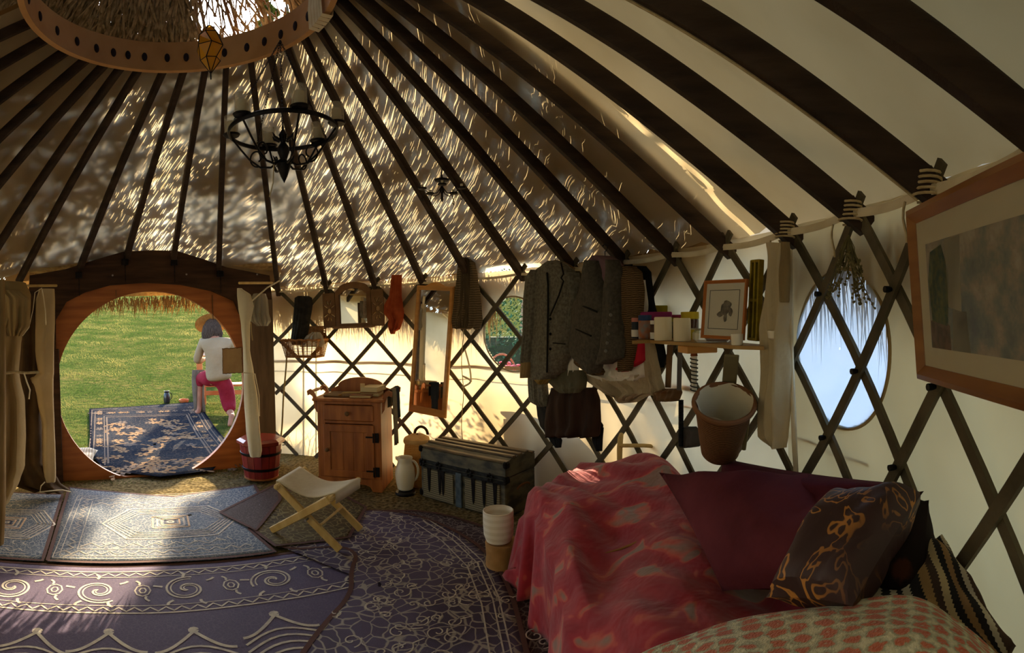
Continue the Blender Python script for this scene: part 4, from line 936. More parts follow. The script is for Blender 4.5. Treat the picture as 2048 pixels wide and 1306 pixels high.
# chair back behind the bed
p = D(1285, 930, 2.90); ch = thing('wooden_chair', 'folded pale wooden chair behind the bed, only its back top showing', 'chair', (p[0], p[1], 0), math.radians(-62))
for x in (-.13, .13): part('back_post', MB().tube([(x, .02 + .0, 0), (x, 0, .35), (x, .015, .52), (x, .04, .575), (x, .07, .59)], [.014, .014, .016, .016, .012], 10), wood_pale, ch)
for z in (.42, .54): part('back_rail', MB().tube([(-.13, .01, z), (0, .03, z), (.13, .01, z)], .011, 8), wood_pale, ch)
part('seat', MB().box((0, -.03, .26), (.26, .02, .24), bev=.006), wood_pale, ch)
for x in (-.10, .10): part('leg', MB().tube([(x, -.04, 0), (x, -.02, .38)], .012, 8), wood_pale, ch)
p = D(1118, 990, 3.05); fr_ = thing('wooden_rack', 'low pale wooden rack between the trunk and the red bed', 'rack', (p[0], p[1], 0), math.radians(-55))
for x in (-.09, .09):
    part('post', MB().box((x, 0, .12), (.025, .025, .24), bev=.004), wood_pale, fr_)
for z in (.10, .17, .235): part('rail', MB().box((0, -.0, z), (.26, .018, .03), bev=.004), wood_pale, fr_)
# ------------------------------------------------------------------ things hung on the lattice
RI = R - .035                       # just in front of the lattice
def cobj(name, fn, rows, mat, label, cat, group=None, parent=None, **k):
    o = part(name, loft(fn, rows, **k), mat, autos=60)
    return tag(o, label, cat, group)
# wicker basket
def woven(w_, d_, h_, flare=.02, n=7, mb=None, open_back=0):
    mb = mb or MB()
    def ringp(z, r=0): 
        f = flare*z/h_; x, y = w_/2 + f + r, d_/2 + f + r; P = []
        for (ax_, ay), (bx, by) in (((-x, -y), (x, -y)), ((x, -y), (x, y)), ((x, y), (-x, y)), ((-x, y), (-x, -y))):
            for u in np.linspace(0, 1, 14, endpoint=False): P.append((ax_ + (bx - ax_)*u, ay + (by - ay)*u, z))
        return np.array(P)
    for i in range(n):
        z = h_*(i + .5)/n; P = ringp(z); c = P[:, :2]; nn = c/np.linalg.norm(c, axis=1)[:, None]; s = np.where((np.arange(len(P)) + i) % 2, .004, -.004); P[:, :2] += nn*s[:, None]; mb.tube(P, h_/n*.42, 6, closed=True, flat=.6)
    b0, b1 = ringp(0), ringp(h_)
    for j in range(0, len(b0), 2): mb.tube([b0[j], b1[j]], .004, 5)
    mb.tube(ringp(0), .007, 8, closed=True); P = ringp(h_); P[:, 2] += .004*np.sin(np.arange(len(P))*1.9); mb.tube(P, .010, 8, closed=True)
    mb.box((0, 0, .004), (w_, d_, .008)); return mb
m_ = wfr(610, 713, R - .14); 
wb = thing('wicker_basket', 'rectangular wicker basket hung on the lattice left of the shuttered mirror', 'basket', mat=m_)
part('body', woven(.30, .17, .15, .03, 14), wick, wb)
mb = MB(); mb.grid([[(-.15 + .3*j/10, .09, z + .0*j) for j in range(11)] for z in (.15, .27)] ); 
for j in range(12): mb.tube([(-.165 + .03*j, .10, .15), (-.165 + .03*j, .10 + .003*(j % 2), .27)], .005, 5)
for i in range(6): mb.tube([(-.17 + .34*u, .10 + .006*(1 if (int(u*12) + i) % 2 else -1), .165 + .02*i) for u in np.linspace(0, 1, 14)], .006, 5)
part('raised_back', MB().add(np.concatenate(mb.v), mb.f), wick, wb)
dk = M('cloth_black', S(34, 32, 30), S(48, 45, 40), scale=20, bump=.6, bscale=40)
cobj('rolled_cloth', wallfn(R - .16), [(592, 597, 618), (596, 590, 624), (610, 589, 625), (650, 586, 619), (683, 582, 613), (690, 586, 610)], dk, 'dark rolled cloth standing in the hanging wicker basket', 'cloth', th=.05, fold=.004)
cobj('plastic_pouch', wallfn(R - .17), [(664, 625, 640), (672, 612, 645), (688, 598, 650), (694, 600, 645)], plastic_bag, 'clear plastic pouch lying in the hanging wicker basket', 'bag', th=.035, fold=.004)
# walking stick
a, b = Wl(574, 700, R - .10), Wl(562, 872, R - .12); b[2] = max(b[2], .03)
solo('walking_stick', MB().tube([a + (b - a)*t + np.array([.003*math.sin(9*t), 0, 0]) for t in np.linspace(0, 1.0, 14)], [.008]*14, 8), M('stick', S(120, 100, 56), S(140, 118, 72)), 'thin straight stick leaning below the hanging wicker basket', 'stick')
# shuttered mirror
m_, w_, h_ = fr(Wl(668, 578, RI - .02), Wl(740, 572, RI - .02), Wl(674, 655, RI - .02)); x = Wl(672, 655, RI - .02)
sm = thing('shuttered_mirror', 'arched wall mirror with two carved open shutters', 'mirror', mat=m_)
W0 = w_*.98; H0 = h_*.92; aw = .04
outp = [(0, 0), (W0, 0), (W0, H0)] + [(W0/2 + (W0/2 - .03)*math.cos(a), H0 + .015 + .06*math.sin(a)) for a in np.linspace(.15, PI - .15, 14)] + [(0, H0)]
inn = [(aw, aw*.8), (W0 - aw, aw*.8), (W0 - aw, H0 - .03)] + [(W0/2 + (W0/2 - aw - .02)*math.cos(a), H0 - .03 + .05*math.sin(a)) for a in np.linspace(0.1, PI - .1, 14)] + [(aw, H0 - .03)]
g = [[(ox, -.012, oz), (ix, -.016, iz), (ix, .012, iz), (ox, .012, oz)] for (ox, oz), (ix, iz) in zip(outp, inn)]
wsh = M('wood_shutter', S(96, 68, 42), S(124, 92, 60), scale=8, rough=.6)
part('frame', MB().grid(g, closeu=True, closev=True), wsh, sm, smooth=False)
part('sill', MB().box((W0/2, -.02, .0), (W0 + .05, .035, .022), bev=.005), wsh, sm)
part('glass', MB().prism(inn, -.002, .002), mirror, sm, smooth=False)
# shutters with pierced sunburst
for s, x0 in ((-1, -.125), (1, W0 + .005)):
    sw, sh = .12, H0*.98; cx0 = x0 + sw/2; mb = MB()
    holes = [(cx0 + .0, .13, .018, .018, 0)]
    cz = sh*.48; holes = [(cx0, cz, .022, .022, 0)]
    for a in np.linspace(.5, PI - .5, 4): holes.append((cx0 + .052*math.cos(a)*.75, cz + .070*math.sin(a) + .006, .006, .024, a - PI/2))
    for a in np.linspace(.5, PI - .5, 4): holes.append((cx0 + .052*math.cos(a)*.75, cz - .070*math.sin(a) - .006, .006, .024, -(a - PI/2)))
    nx, nz = 30, 64; Vg = {}; 
    def inh(px_, pz):
        for hx, hz, ra, rb, rot in holes:
            dx0, dz0 = px_ - hx, pz - hz; c_, s_ = math.cos(-rot), math.sin(-rot); u, v = c_*dx0 - s_*dz0, s_*dx0 + c_*dz0
            if (u/ra)**2 + (v/rb)**2 < 1: return True
        return False
    V = []; Fc = []; keep = np.zeros((nx, nz), bool)
    for i in range(nx):
        for j in range(nz): keep[i, j] = not inh(x0 + sw*(i + .5)/nx, sh*(j + .5)/nz)
    ide = lambda i, j, l: (i*(nz + 1) + j)*2 + l
    ya = lambda x_: -.005 - .10*abs(x_ - (0 if s < 0 else W0))*1.0
    for i in range(nx + 1):
        for j in range(nz + 1):
            x_ = x0 + sw*i/nx; V += [(x_, ya(x_) - .006, sh*j/nz), (x_, ya(x_) + .006, sh*j/nz)]
    for i in range(nx):
        for j in range(nz):
            if not keep[i, j]: continue
            Fc += [(ide(i, j, 0), ide(i+1, j, 0), ide(i+1, j+1, 0), ide(i, j+1, 0)), (ide(i, j, 1), ide(i, j+1, 1), ide(i+1, j+1, 1), ide(i+1, j, 1))]
            for di, dj, e in ((-1, 0, ((i, j), (i, j+1))), (1, 0, ((i+1, j+1), (i+1, j))), (0, -1, ((i+1, j), (i, j))), (0, 1, ((i, j+1), (i+1, j+1)))):
                a_, b_ = i + di, j + dj
                if a_ < 0 or b_ < 0 or a_ >= nx or b_ >= nz or not keep[a_, b_]:
                    (p1, p2) = e; Fc.append((ide(*p1, 0), ide(*p2, 0), ide(*p2, 1), ide(*p1, 1)))
    part('shutter', mb.add(V, Fc), wsh, sm, smooth=False, label='pierced wooden shutter with a sunburst cut-out')
# orange scarf
red_s = M('scarf_red', S(150, 62, 30), S(176, 84, 44), scale=14, bump=.5, bscale=60, transl=.15)
cobj('scarf', wallfn(RI - .01), [(550, 784, 804), (565, 782, 803), (590, 779, 803), (612, 768, 806), (625, 767, 808), (640, 778, 806), (650, 776, 803), (658, 779, 800), (664, 782, 790)], red_s, 'rust-orange fringed scarf hanging between the two mirrors', 'scarf', th=.03, fold=.008, jag=6)
# tall mirror
m_, w_, h_ = fr(Wl(804, 570, RI - .03), Wl(876, 572, RI - .03), Wl(818, 822, RI - .08))
tmr = thing('narrow_mirror', 'tall narrow gold-brown framed mirror hanging above the trunk', 'mirror', mat=m_)
W0, H0, b_ = w_*1.0, h_, .035
outp = [(0, 0), (W0, 0), (W0, H0), (W0*.75, H0 + .0), (W0*.62, H0 + .022), (W0*.5, H0 + .03), (W0*.38, H0 + .022), (W0*.25, H0), (0, H0)]
inn = [(b_, b_ + .02), (W0 - b_, b_ + .02), (W0 - b_, H0 - b_), (W0*.72, H0 - b_), (W0*.6, H0 - b_), (W0*.5, H0 - b_), (W0*.4, H0 - b_), (W0*.28, H0 - b_), (b_, H0 - b_)]
g = [[(ox, -.006, oz), ((ox*.7 + ix*.3), -.016, oz*.7 + iz*.3), (ix, -.012, iz), (ix, .01, iz), (ox, .01, oz)] for (ox, oz), (ix, iz) in zip(outp, inn)]
part('frame', MB().grid(g, closeu=True, closev=True), wood_gold, tmr, smooth=False)
part('glass', MB().prism([(b_ - .003, b_), (W0 - b_ + .003, b_), (W0 - b_ + .003, H0 - b_ + .003), (b_ - .003, H0 - b_ + .003)], -.002, .002), mirror, tmr, smooth=False)
# brown fringed cloth
brc = M('cloth_brown', S(80, 66, 46), S(110, 92, 66), wave=(18, 3, 'Z'), bump=.6, bscale=60)
cobj('hanging_cloth', wallfn(RI - .01), [(512, 930, 944), (525, 916, 950), (550, 914, 955), (600, 908, 962), (640, 903, 965), (655, 905, 962)], brc, 'brown mottled cloth with fringed hem hanging left of the clear window', 'cloth', th=.03, fold=.014, jag=6)
cobj('hanging_cloth', wallfn(RI - .035), [(512, 925, 938), (560, 922, 940), (610, 920, 944), (645, 912, 936), (656, 914, 934)], M('cloth_brown_dark', S(66, 54, 38), S(84, 70, 50), bump=.4), 'narrow darker brown strip of cloth in front of the mottled one', 'cloth', th=.015, fold=.006)
# a thin knotted cord left of the clear window
solo('string', MB().tube([Wl(925 + 2*math.sin(y*.05), y, RI) for y in range(655, 890, 12)], .003, 6), rope, 'thin cord hanging down the canvas below the brown cloth', 'cord')
P = [Wl(930 + 12*math.sin(a), 700 + 40*a, RI) for a in np.linspace(0, 1.6, 14)]; P2 = [Wl(925 + 16*math.sin(a*2), 752 + 14*a, RI) for a in np.linspace(0, 1.6, 12)]
solo('canvas_tie', MB().tube(P, .004, 6, flat=2), webbing, 'short curled tie tape hanging beside the clear window', 'tie')
solo('canvas_tie', MB().tube(P2, .004, 6, flat=2), webbing, 'small looped tie tape lower on the canvas between narrow mirror and clear window', 'tie')
# ------------------------------------------------------------------ clothes on the rafters
tweed = M('tweed', S(92, 87, 74), S(118, 112, 97), scale=60, bump=.5, bscale=120, rough=.95)
vestm = M('waistcoat', S(70, 65, 57), S(86, 80, 70), scale=60, bump=.4, bscale=140, rough=.9)
pinkc = M('cloth_mauve', S(110, 84, 88), S(130, 102, 106), bump=.4)
knit = M('knit_brown', S(70, 52, 32), S(112, 88, 58), wave=(30, 4, 'Z'), bump=.8, bscale=80)
redc = M('cloth_red', S(168, 28, 44), S(190, 40, 56), bump=.3); whc = M('cloth_white', S(206, 200, 186), S(226, 220, 206), bump=.5, bscale=40); oat = M('cloth_oat', S(150, 132, 104), S(172, 154, 124), bump=.5); olive = M('cloth_olive', S(82, 78, 60), S(96, 90, 70), bump=.4); dbr = M('cloth_dark_brown', S(44, 30, 22), S(60, 42, 32), stretch=(4, 4, .5), bump=.3)
def hanger(px, py, r, wpx, label):
    c = Wl(px, py, r); t = math.atan2(c[1], c[0]); s = np.array([math.sin(t), -math.cos(t), 0]); hw = wpx
    mb = MB().tube([c - s*hw - np.array([0, 0, .06]), c - s*hw*.5 - np.array([0, 0, .02]), c, c + s*hw*.5 - np.array([0, 0, .02]), c + s*hw - np.array([0, 0, .06])], .008, 8)
    h = thing('clothes_hanger', label, 'hanger', (c[0], c[1], c[2]), t - PI/2)
    part('arms', mb, wood_brown, h, world=True)
    part('hook', MB().tube([c + np.array([0, 0, .0]), c + np.array([0, 0, .05])] + [c + np.array([0, 0, .07]) + s*.02*math.sin(a) + np.array([0, 0, -.02*math.cos(a)]) for a in np.linspace(0, 4.2, 8)], .0025, 6), iron, h, world=True)
hanger(1110, 522, R - .15, .17, 'hanger holding the grey tweed jacket'); hanger(1210, 522, R - .2, .15, 'hanger holding the dark waistcoat and mauve shirt')
def group_thing(name, label, cat, px, py, r, pieces, group=None):
    c = Wl(px, py, r); t = thing(name, label, cat, (c[0], c[1], c[2]))
    for nm, fn, rows, mat, kw in pieces: part(nm, loft(fn, rows, **kw), mat, t, world=True, autos=60)
    return t
# back row first
cobj('black_coat', wallfn(R - .06), [(532, 1258, 1292), (545, 1262, 1302), (600, 1268, 1308), (660, 1270, 1322), (715, 1276, 1332), (735, 1300, 1328)], black, 'black coat hanging at the back right of the clothes, beside the shelf', 'coat', th=.05)
cobj('dark_skirt', wallfn(R - .08), [(775, 1105, 1192), (800, 1094, 1200), (850, 1090, 1202), (868, 1092, 1200), (873, 1100, 1196)], dbr, 'dark brown skirt hanging lowest under the tweed jacket', 'skirt', th=.06, fold=.02, nf=4)
cobj('black_cloth', wallfn(R - .045), [(800, 1072, 1098), (830, 1075, 1190), (850, 1080, 1206), (865, 1090, 1205), (875, 1092, 1120)], black, 'ragged black cloth showing behind the dark brown skirt', 'cloth', th=.02, fold=.01)
for rows, l in (([(860, 1088, 1108), (880, 1100, 1124), (895, 1112, 1122)], 'black ragged corner hanging left below the dark brown skirt'), ([(855, 1180, 1207), (880, 1185, 1205), (902, 1194, 1204)], 'black ragged corner hanging right below the dark brown skirt')):
    cobj('black_cloth', wallfn(R - .045), rows, black, l, 'cloth', th=.015, fold=.003)
cobj('underskirt', wallfn(R - .07), [(735, 1166, 1312), (760, 1172, 1318), (785, 1210, 1320), (795, 1235, 1290), (804, 1244, 1276)], oat, 'oat-coloured ruffled skirt hem below the waistcoat', 'skirt', th=.05, fold=.022, nf=8)
cobj('white_petticoat', wallfn(R - .10), [(700, 1162, 1295), (730, 1165, 1300), (748, 1175, 1298), (758, 1200, 1285)], whc, 'white lace-edged petticoat under the waistcoat', 'skirt', th=.04, fold=.016, nf=9, jag=5)
cobj('linen_trousers', wallfn(R - .10), [(675, 1290, 1306), (710, 1292, 1314), (750, 1295, 1322), (780, 1302, 1330), (790, 1310, 1322)], oat, 'oat linen sleeve hanging right of the red cloth, under the shelf', 'cloth', th=.03, fold=.008)
cobj('red_cloth', wallfn(R - .13), [(600, 1262, 1284), (675, 1272, 1290), (720, 1250, 1292), (738, 1235, 1266), (743, 1250, 1258)], redc, 'bright red cloth showing under the knitted sleeve', 'cloth', th=.03)
cobj('knitted_jumper', wallfn(R - .16), [(533, 1235, 1272), (545, 1238, 1284), (580, 1240, 1289), (640, 1243, 1286), (690, 1246, 1274), (735, 1248, 1266), (742, 1250, 1262)], knit, 'brown knitted jumper hanging between waistcoat and shelf', 'jumper', th=.06, fold=.006)
cobj('white_shirt', wallfn(R - .10), [(560, 1276, 1290), (610, 1278, 1296), (640, 1282, 1294)], whc, 'white shirt edge behind the knitted jumper shoulder', 'shirt', th=.02)
cobj('patterned_waistcoat', wallfn(R - .13), [(700, 1146, 1190), (725, 1150, 1200), (745, 1175, 1215), (750, 1190, 1210)], knit, 'patterned brown hem showing below the dark waistcoat', 'waistcoat', th=.04)
cobj('white_shirt', wallfn(R - .13), [(600, 1100, 1150), (680, 1122, 1152), (700, 1122, 1155), (750, 1122, 1158)], whc, 'white shirt tail showing right of the tweed jacket front', 'shirt', th=.03, fold=.01)
cobj('olive_skirt', wallfn(R - .12), [(740, 1094, 1170), (760, 1096, 1174), (775, 1110, 1172), (785, 1125, 1165)], olive, 'olive cloth hem under the tweed jacket', 'skirt', th=.05, fold=.01)
cobj('tan_lining', wallfn(R - .14), [(732, 1066, 1110), (757, 1068, 1112), (768, 1080, 1095)], M('cloth_mustard', S(150, 124, 70)), 'mustard shirt hem peeping below the tweed jacket', 'shirt', th=.03)
cobj('grey_sleeve', wallfn(R - .09), [(700, 1060, 1092), (755, 1058, 1094), (800, 1060, 1098), (812, 1080, 1098)], tweed, 'darker grey garment hem lowest at the left of the clothes', 'coat', th=.04)
# tweed jacket
JW = wallfn(R - .17)
jk = group_thing('tweed_jacket', 'grey tweed jacket on a hanger, leftmost of the hung clothes', 'jacket', 1110, 525, R - .17, [
    ('body', JW, [(522, 1100, 1124, .5), (530, 1090, 1136, .8), (542, 1076, 1150), (560, 1066, 1160), (600, 1066, 1158), (650, 1066, 1152), (700, 1066, 1146), (740, 1066, 1132), (757, 1070, 1112)], tweed, dict(th=.09, fold=.005, nf=3)),
    ('sleeve', wallfn(R - .22), [(540, 1072, 1082), (555, 1058, 1082), (600, 1054, 1078), (650, 1053, 1075), (700, 1050, 1070), (725, 1048, 1066)], tweed, dict(th=.06, fold=.004)),
    ('cuff', wallfn(R - .23), [(724, 1047, 1066), (755, 1046, 1063)], M('cuff_tan', S(140, 114, 74)), dict(th=.05, fold=.003)),
    ('sleeve', wallfn(R - .16), [(545, 1146, 1158), (580, 1146, 1164), (640, 1144, 1160), (690, 1138, 1152)], tweed, dict(th=.07, fold=.004))])
jk['label'] = 'grey tweed jacket on a hanger, leftmost of the hung clothes'
def pwall(pts, r): return [Wl(x, y, r) for x, y in pts]
dkline = M('seam_dark', S(30, 28, 24))
part('front_edge', MB().tube(pwall([(1094, 545), (1096, 570), (1096, 620), (1095, 680), (1094, 745)], R - .268), .006, 6), dkline, jk, world=True)
part('lapel', MB().tube(pwall([(1122, 525), (1127, 548), (1122, 556), (1127, 562), (1118, 590), (1100, 632)], R - .275), .005, 6), dkline, jk, world=True)
for y in (638, 668, 698): part('button', MB().tube(pwall([(1100, y), (1101, y)], R - .275), .009, 8), iron, jk, world=True)
part('pocket', MB().tube(pwall([(1106, 686), (1130, 688)], R - .268), .004, 6), dkline, jk, world=True)
# waistcoat with mauve shirt
VW = wallfn(R - .22)
cobj('mauve_shirt', wallfn(R - .17), [(512, 1195, 1222), (522, 1184, 1240), (540, 1172, 1252), (570, 1166, 1244), (600, 1160, 1235), (640, 1170, 1235)], pinkc, 'mauve shirt collar and sleeve behind the dark waistcoat', 'shirt', th=.07, fold=.006)
vc = group_thing('waistcoat', 'dark grey-brown waistcoat hanging right of the tweed jacket', 'waistcoat', 1210, 530, R - .22, [
    ('left_front', VW, [(522, 1184, 1204), (545, 1176, 1208), (580, 1168, 1216), (610, 1152, 1222), (650, 1148, 1222), (690, 1144, 1217), (710, 1150, 1212), (735, 1180, 1205), (746, 1196, 1200)], vestm, dict(th=.08, fold=.004, nf=2)),
    ('right_front', VW, [(520, 1228, 1238), (545, 1225, 1246), (580, 1222, 1242), (610, 1220, 1242), (650, 1216, 1247), (690, 1212, 1250), (715, 1206, 1248), (728, 1204, 1225)], vestm, dict(th=.07, fold=.004, nf=2))])
for y, x in ((630, 1221), (648, 1219), (668, 1216), (686, 1214), (702, 1211)): part('button', MB().tube(pwall([(x, y), (x + 1.2, y)], R - .298), .0085, 8), M('button_pale', S(130, 126, 118), metal=.5, rough=.4), vc, world=True)
for q in ([(1166, 612), (1194, 624)], [(1152, 658), (1182, 672)]): part('pocket', MB().tube(pwall(q, R - .295), .005, 6), dkline, vc, world=True)
# brown hat / wooden tray under the shelf
cobj('brown_bag', wallfn(R - .10), [(777, 1330, 1362), (785, 1310, 1364), (797, 1312, 1360), (802, 1325, 1356)], wood_brown, 'flat brown leather piece hanging just under the shelf bracket', 'bag', th=.04)
# ------------------------------------------------------------------ corner shelf
zs = 1.147
sp = [F(1262, 672)[:2]*0 + Wl(1264, 668, R - .34)[:2], D(1300, 675, 2.44)[:2], D(1345, 680, 2.28)[:2], D(1410, 690, 2.13)[:2], D(1470, 688, 1.97)[:2], D(1528, 680, 1.92)[:2]] + [Wl(x, 680, R - .045)[:2] for x in (1526, 1480, 1420, 1350, 1300)]
sh = thing('corner_shelf', 'thin wooden shelf on the lattice carrying jars, candles and a framed print', 'shelf', (*Wl(1400, 680, R - .1)[:2], zs))
mb = MB(); n = len(sp); mb.add([(x, y, zs - .014) for x, y in sp] + [(x, y, zs) for x, y in sp], [list(range(n))[::-1], list(range(n, 2*n))] + [(i, (i+1) % n, n + (i+1) % n, n + i) for i in range(n)])
part('board', mb, M('shelf_board', S(150, 116, 66), S(176, 140, 88), scale=5, rough=.5), sh, world=True, smooth=False)
c = D(1395, 700, 2.25); part('block', MB().box((c[0], c[1], zs - .03), (.14, .10, .03), rot=np.array(Matrix.Rotation(-.6, 3, 'Z')), bev=.003), wood_gold, sh, world=True, label='pale wood batten under the board')
a, b = D(1360, 692, 2.35), D(1358, 780, 2.42); part('bracket', MB().bar(a, b, .022, .008, (a - O)), M('bracket_grey', S(112, 112, 108), metal=.6, rough=.45), sh, world=True, label='grey metal shelf bracket')
a, b = Wl(1340, 690, R - .06), Wl(1336, 775, R - .06); part('support', MB().bar(a, b, .03, .014, (a - O)), wood_brown, sh, world=True)
def onshelf(px, d): p = D(px, 660, d); return (p[0], p[1], zs + .001)
def cyl(name, px, d, r, h, mat, label, cat, lid=None, lidh=.02, prof=None, group=None, band=None):
    t = thing(name, label, cat, onshelf(px, d), 0, group)
    part('body', MB().lathe(prof or [(r*.94, 0), (r, .004), (r, h - .008), (r*.9, h)], 24), mat, t)
    if lid is not None: part('lid', MB().lathe([(r*.95, h - .004), (r*1.02, h - .002), (r*1.02, h + lidh - .003), (r*.98, h + lidh)], 24), lid, t)
    if band: part('paper_band', MB().lathe([(r + .0012, h*band[1]), (r + .0014, h*band[2])], 24, capb=False, capt=False), band[0], t)
    return t
cyl('pillar_candle', 1326, 2.40, .040, .105, candle, 'left white pillar candle at the shelf front', 'candle', prof=[(.039, 0), (.040, .003), (.040, .100), (.037, .105), (.030, .102), (.001, .100)])
cyl('pillar_candle', 1364, 2.31, .038, .100, candle, 'right white pillar candle at the shelf front', 'candle', prof=[(.037, 0), (.038, .003), (.038, .095), (.035, .100), (.028, .097), (.001, .095)])
lab_w = M('paper_white', S(214, 208, 196)); 
cyl('spice_tin', 1272, 2.62, .022, .085, M('tin_dark', S(44, 48, 54), rough=.4), 'small dark tin with white band, at the shelf left tip', 'tin', M('lid_pink', S(190, 120, 104)), .016, band=(lab_w, .1, .5))
cyl('jar', 1290, 2.55, .032, .092, M('jar_orange', S(160, 92, 48), S(120, 120, 120), scale=30, rough=.3), 'orange-labelled jar with a blue lid on the shelf', 'jar', M('lid_blue', S(44, 62, 98), rough=.4), .022)
cyl('jar', 1310, 2.47, .022, .075, M('jar_brown', S(70, 48, 34), rough=.2), 'small dark jar with white label left of the candles', 'jar', lab_w, .014, band=(lab_w, .05, .45))
cyl('honey_jar', 1380, 2.50, .042, .098, M('honey', S(70, 40, 24), rough=.15, spec=.6), 'dark jar with yellow lid and yellow label behind the right candle', 'jar', M('lid_yellow', S(196, 170, 50), rough=.4), .03, band=(M('label_yellow', S(180, 160, 50)), .0, .5))
for px, d, l in ((1330, 2.62, 'small glass jar behind the left pillar candle'), (1350, 2.62, 'small glass jar with green cap between the candles')):
    cyl('spice_jar', px, d, .02, .085, M('spice', S(130, 130, 90), S(90, 90, 84), scale=40, rough=.3), l, 'jar', M('cap_green', S(150, 150, 60)) if px > 1340 else M('cap_grey', S(150, 150, 148), rough=.3), .016)
def sbox(name, px, d, sx, sy, sz, mat, label, cat, z=0, rz=0):
    p = onshelf(px, d); a = math.atan2(p[1] - CY, p[0] - CX) - PI/2; o = solo(name, MB().box((0, 0, sz/2), (sx, sy, sz), bev=.004), mat, label, cat); o.location = (p[0], p[1], p[2] + z); o.rotation_euler = (0, 0, a + rz); return o
mag = M('carton_magenta', S(136, 40, 92), S(160, 60, 110), scale=4, rough=.5)
sbox('tea_carton', 1312, 2.66, .16, .05, .13, mag, 'magenta carton at the back left of the shelf', 'carton')
sbox('snack_bag', 1352, 2.70, .07, .04, .115, M('carton_crimson', S(130, 34, 64), S(150, 60, 80), scale=20), 'crimson packet at the back of the shelf behind the candles', 'packet')
sbox('cereal_carton', 1344, 2.82, .22, .04, .165, M('carton_yellow', S(176, 158, 40), S(160, 140, 36), scale=3), 'yellow carton standing tallest at the back of the shelf', 'carton')
tub = thing('plastic_tub', 'clear lidded plastic tub with red contents before the framed print', 'tub', onshelf(1425, 2.22), -.9); part('body', MB().box((0, 0, .025), (.16, .10, .05), bev=.012), glassy('tub_clear', (.8, .8, .78), .35), tub); part('contents', MB().box((.02, 0, .016), (.10, .07, .024), bev=.01), M('contents', S(96, 30, 26), S(120, 44, 36), scale=40), tub, label='dark red contents'); part('lid', MB().box((0, 0, .054), (.17, .11, .006), bev=.003), plastic_bag, tub)
cup = cyl('enamel_mug', 1474, 1.99, .022, .042, white_c, 'small white mug at the right end of the shelf', 'mug', prof=[(.020, 0), (.022, .003), (.024, .042), (.022, .042), (.019, .006), (.001, .005)]); part('handle', MB().tube([(.022 + .014*math.sin(a), 0, .022 - .012*math.cos(a)) for a in np.linspace(0, PI, 8)], .003, 6), white_c, cup)
# framed print
m_, w_, h_ = fr(D(1399, 563, 2.20), D(1482, 559, 2.04), D(1405, 676, 2.16))
fp = thing('framed_print', 'small wood-framed frog print with pale mount, standing on the shelf', 'picture', mat=m_)
def picframe(t, W0, H0, b_, dpt, mat, mount, bw):
    outp = [(0, 0), (W0, 0), (W0, H0), (0, H0)]; def_ = lambda k: [(k, k), (W0 - k, k), (W0 - k, H0 - k), (k, H0 - k)]
    g = [[(o[0], 0, o[1]), (o[0], -dpt, o[1]), (p[0], -dpt*1.25, p[1]), (q[0], -dpt*.6, q[1]), (q[0], 0, q[1])] for o, p, q in zip(outp, def_(b_*.4), def_(b_))]
    part('frame', MB().grid(g, closeu=True, closev=True), mat, t, smooth=False)
    part('mount', MB().prism(def_(b_*.9), -dpt*.5, -dpt*.3), mount, t, smooth=False, label='pale mount board')
    part('glazing', MB().prism(def_(b_*.9), -dpt*.62, -dpt*.60), glassy('glazing' + str(b_), (.6, .6, .6), .06, .02), t, smooth=False)
    return b_
picframe(fp, w_, h_, .013, .012, M('frame_orange', S(170, 104, 52), rough=.4), M('mount', S(196, 188, 166)), .04)
part('border', MB().tube([(.035, -.0075, .04), (w_ - .035, -.0075, .04), (w_ - .035, -.0075, h_ - .04), (.035, -.0075, h_ - .04)], .0012, 4, closed=True), M('ink', S(50, 50, 50)), fp)
blob = lambda cx_, cz_, rx_, rz_, n=14, s=1: [(cx_ + rx_*math.cos(a)*(1 + .15*math.sin(3*a + s)), cz_ + rz_*math.sin(a)*(1 + .15*math.cos(2*a + s))) for a in np.linspace(0, 2*PI, n, endpoint=False)]
ink = M('ink_wash', S(70, 68, 62), S(120, 112, 98), scale=40)
for q in (blob(w_*.58, h_*.58, .020, .018), blob(w_*.52, h_*.50, .022, .022, s=2), blob(w_*.42, h_*.42, .015, .010, s=4), blob(w_*.55, h_*.36, .008, .016, s=5), blob(w_*.66, h_*.46, .010, .018, s=1)): part('ink_drawing', MB().prism(q, -.0082, -.0062), ink, fp, smooth=False)
# yellow narrow case
m_, w_, h_ = fr(D(1492, 522, 2.10), D(1512, 520, 2.04), D(1500, 680, 2.06)); yc = thing('narrow_case', 'tall narrow yellow metal-edged case standing right of the framed print', 'case', mat=m_); ym = M('yellow_metal', S(150, 128, 30), S(120, 100, 30), scale=20, rough=.4, metal=.3)
w_ = .055
for x in (0, w_/2, w_): part('upright', MB().box((x, 0, h_/2), (.010, .024, h_), bev=.002), ym, yc)
for z in (.005, h_*.5, h_ - .005): part('crosspiece', MB().box((w_/2, 0, z), (w_, .022, .012), bev=.002), ym, yc)
part('face', MB().box((w_/2, .006, h_/2), (w_ - .01, .003, h_ - .01), bev=.001), M('case_face', S(96, 90, 70), rough=.3), yc)
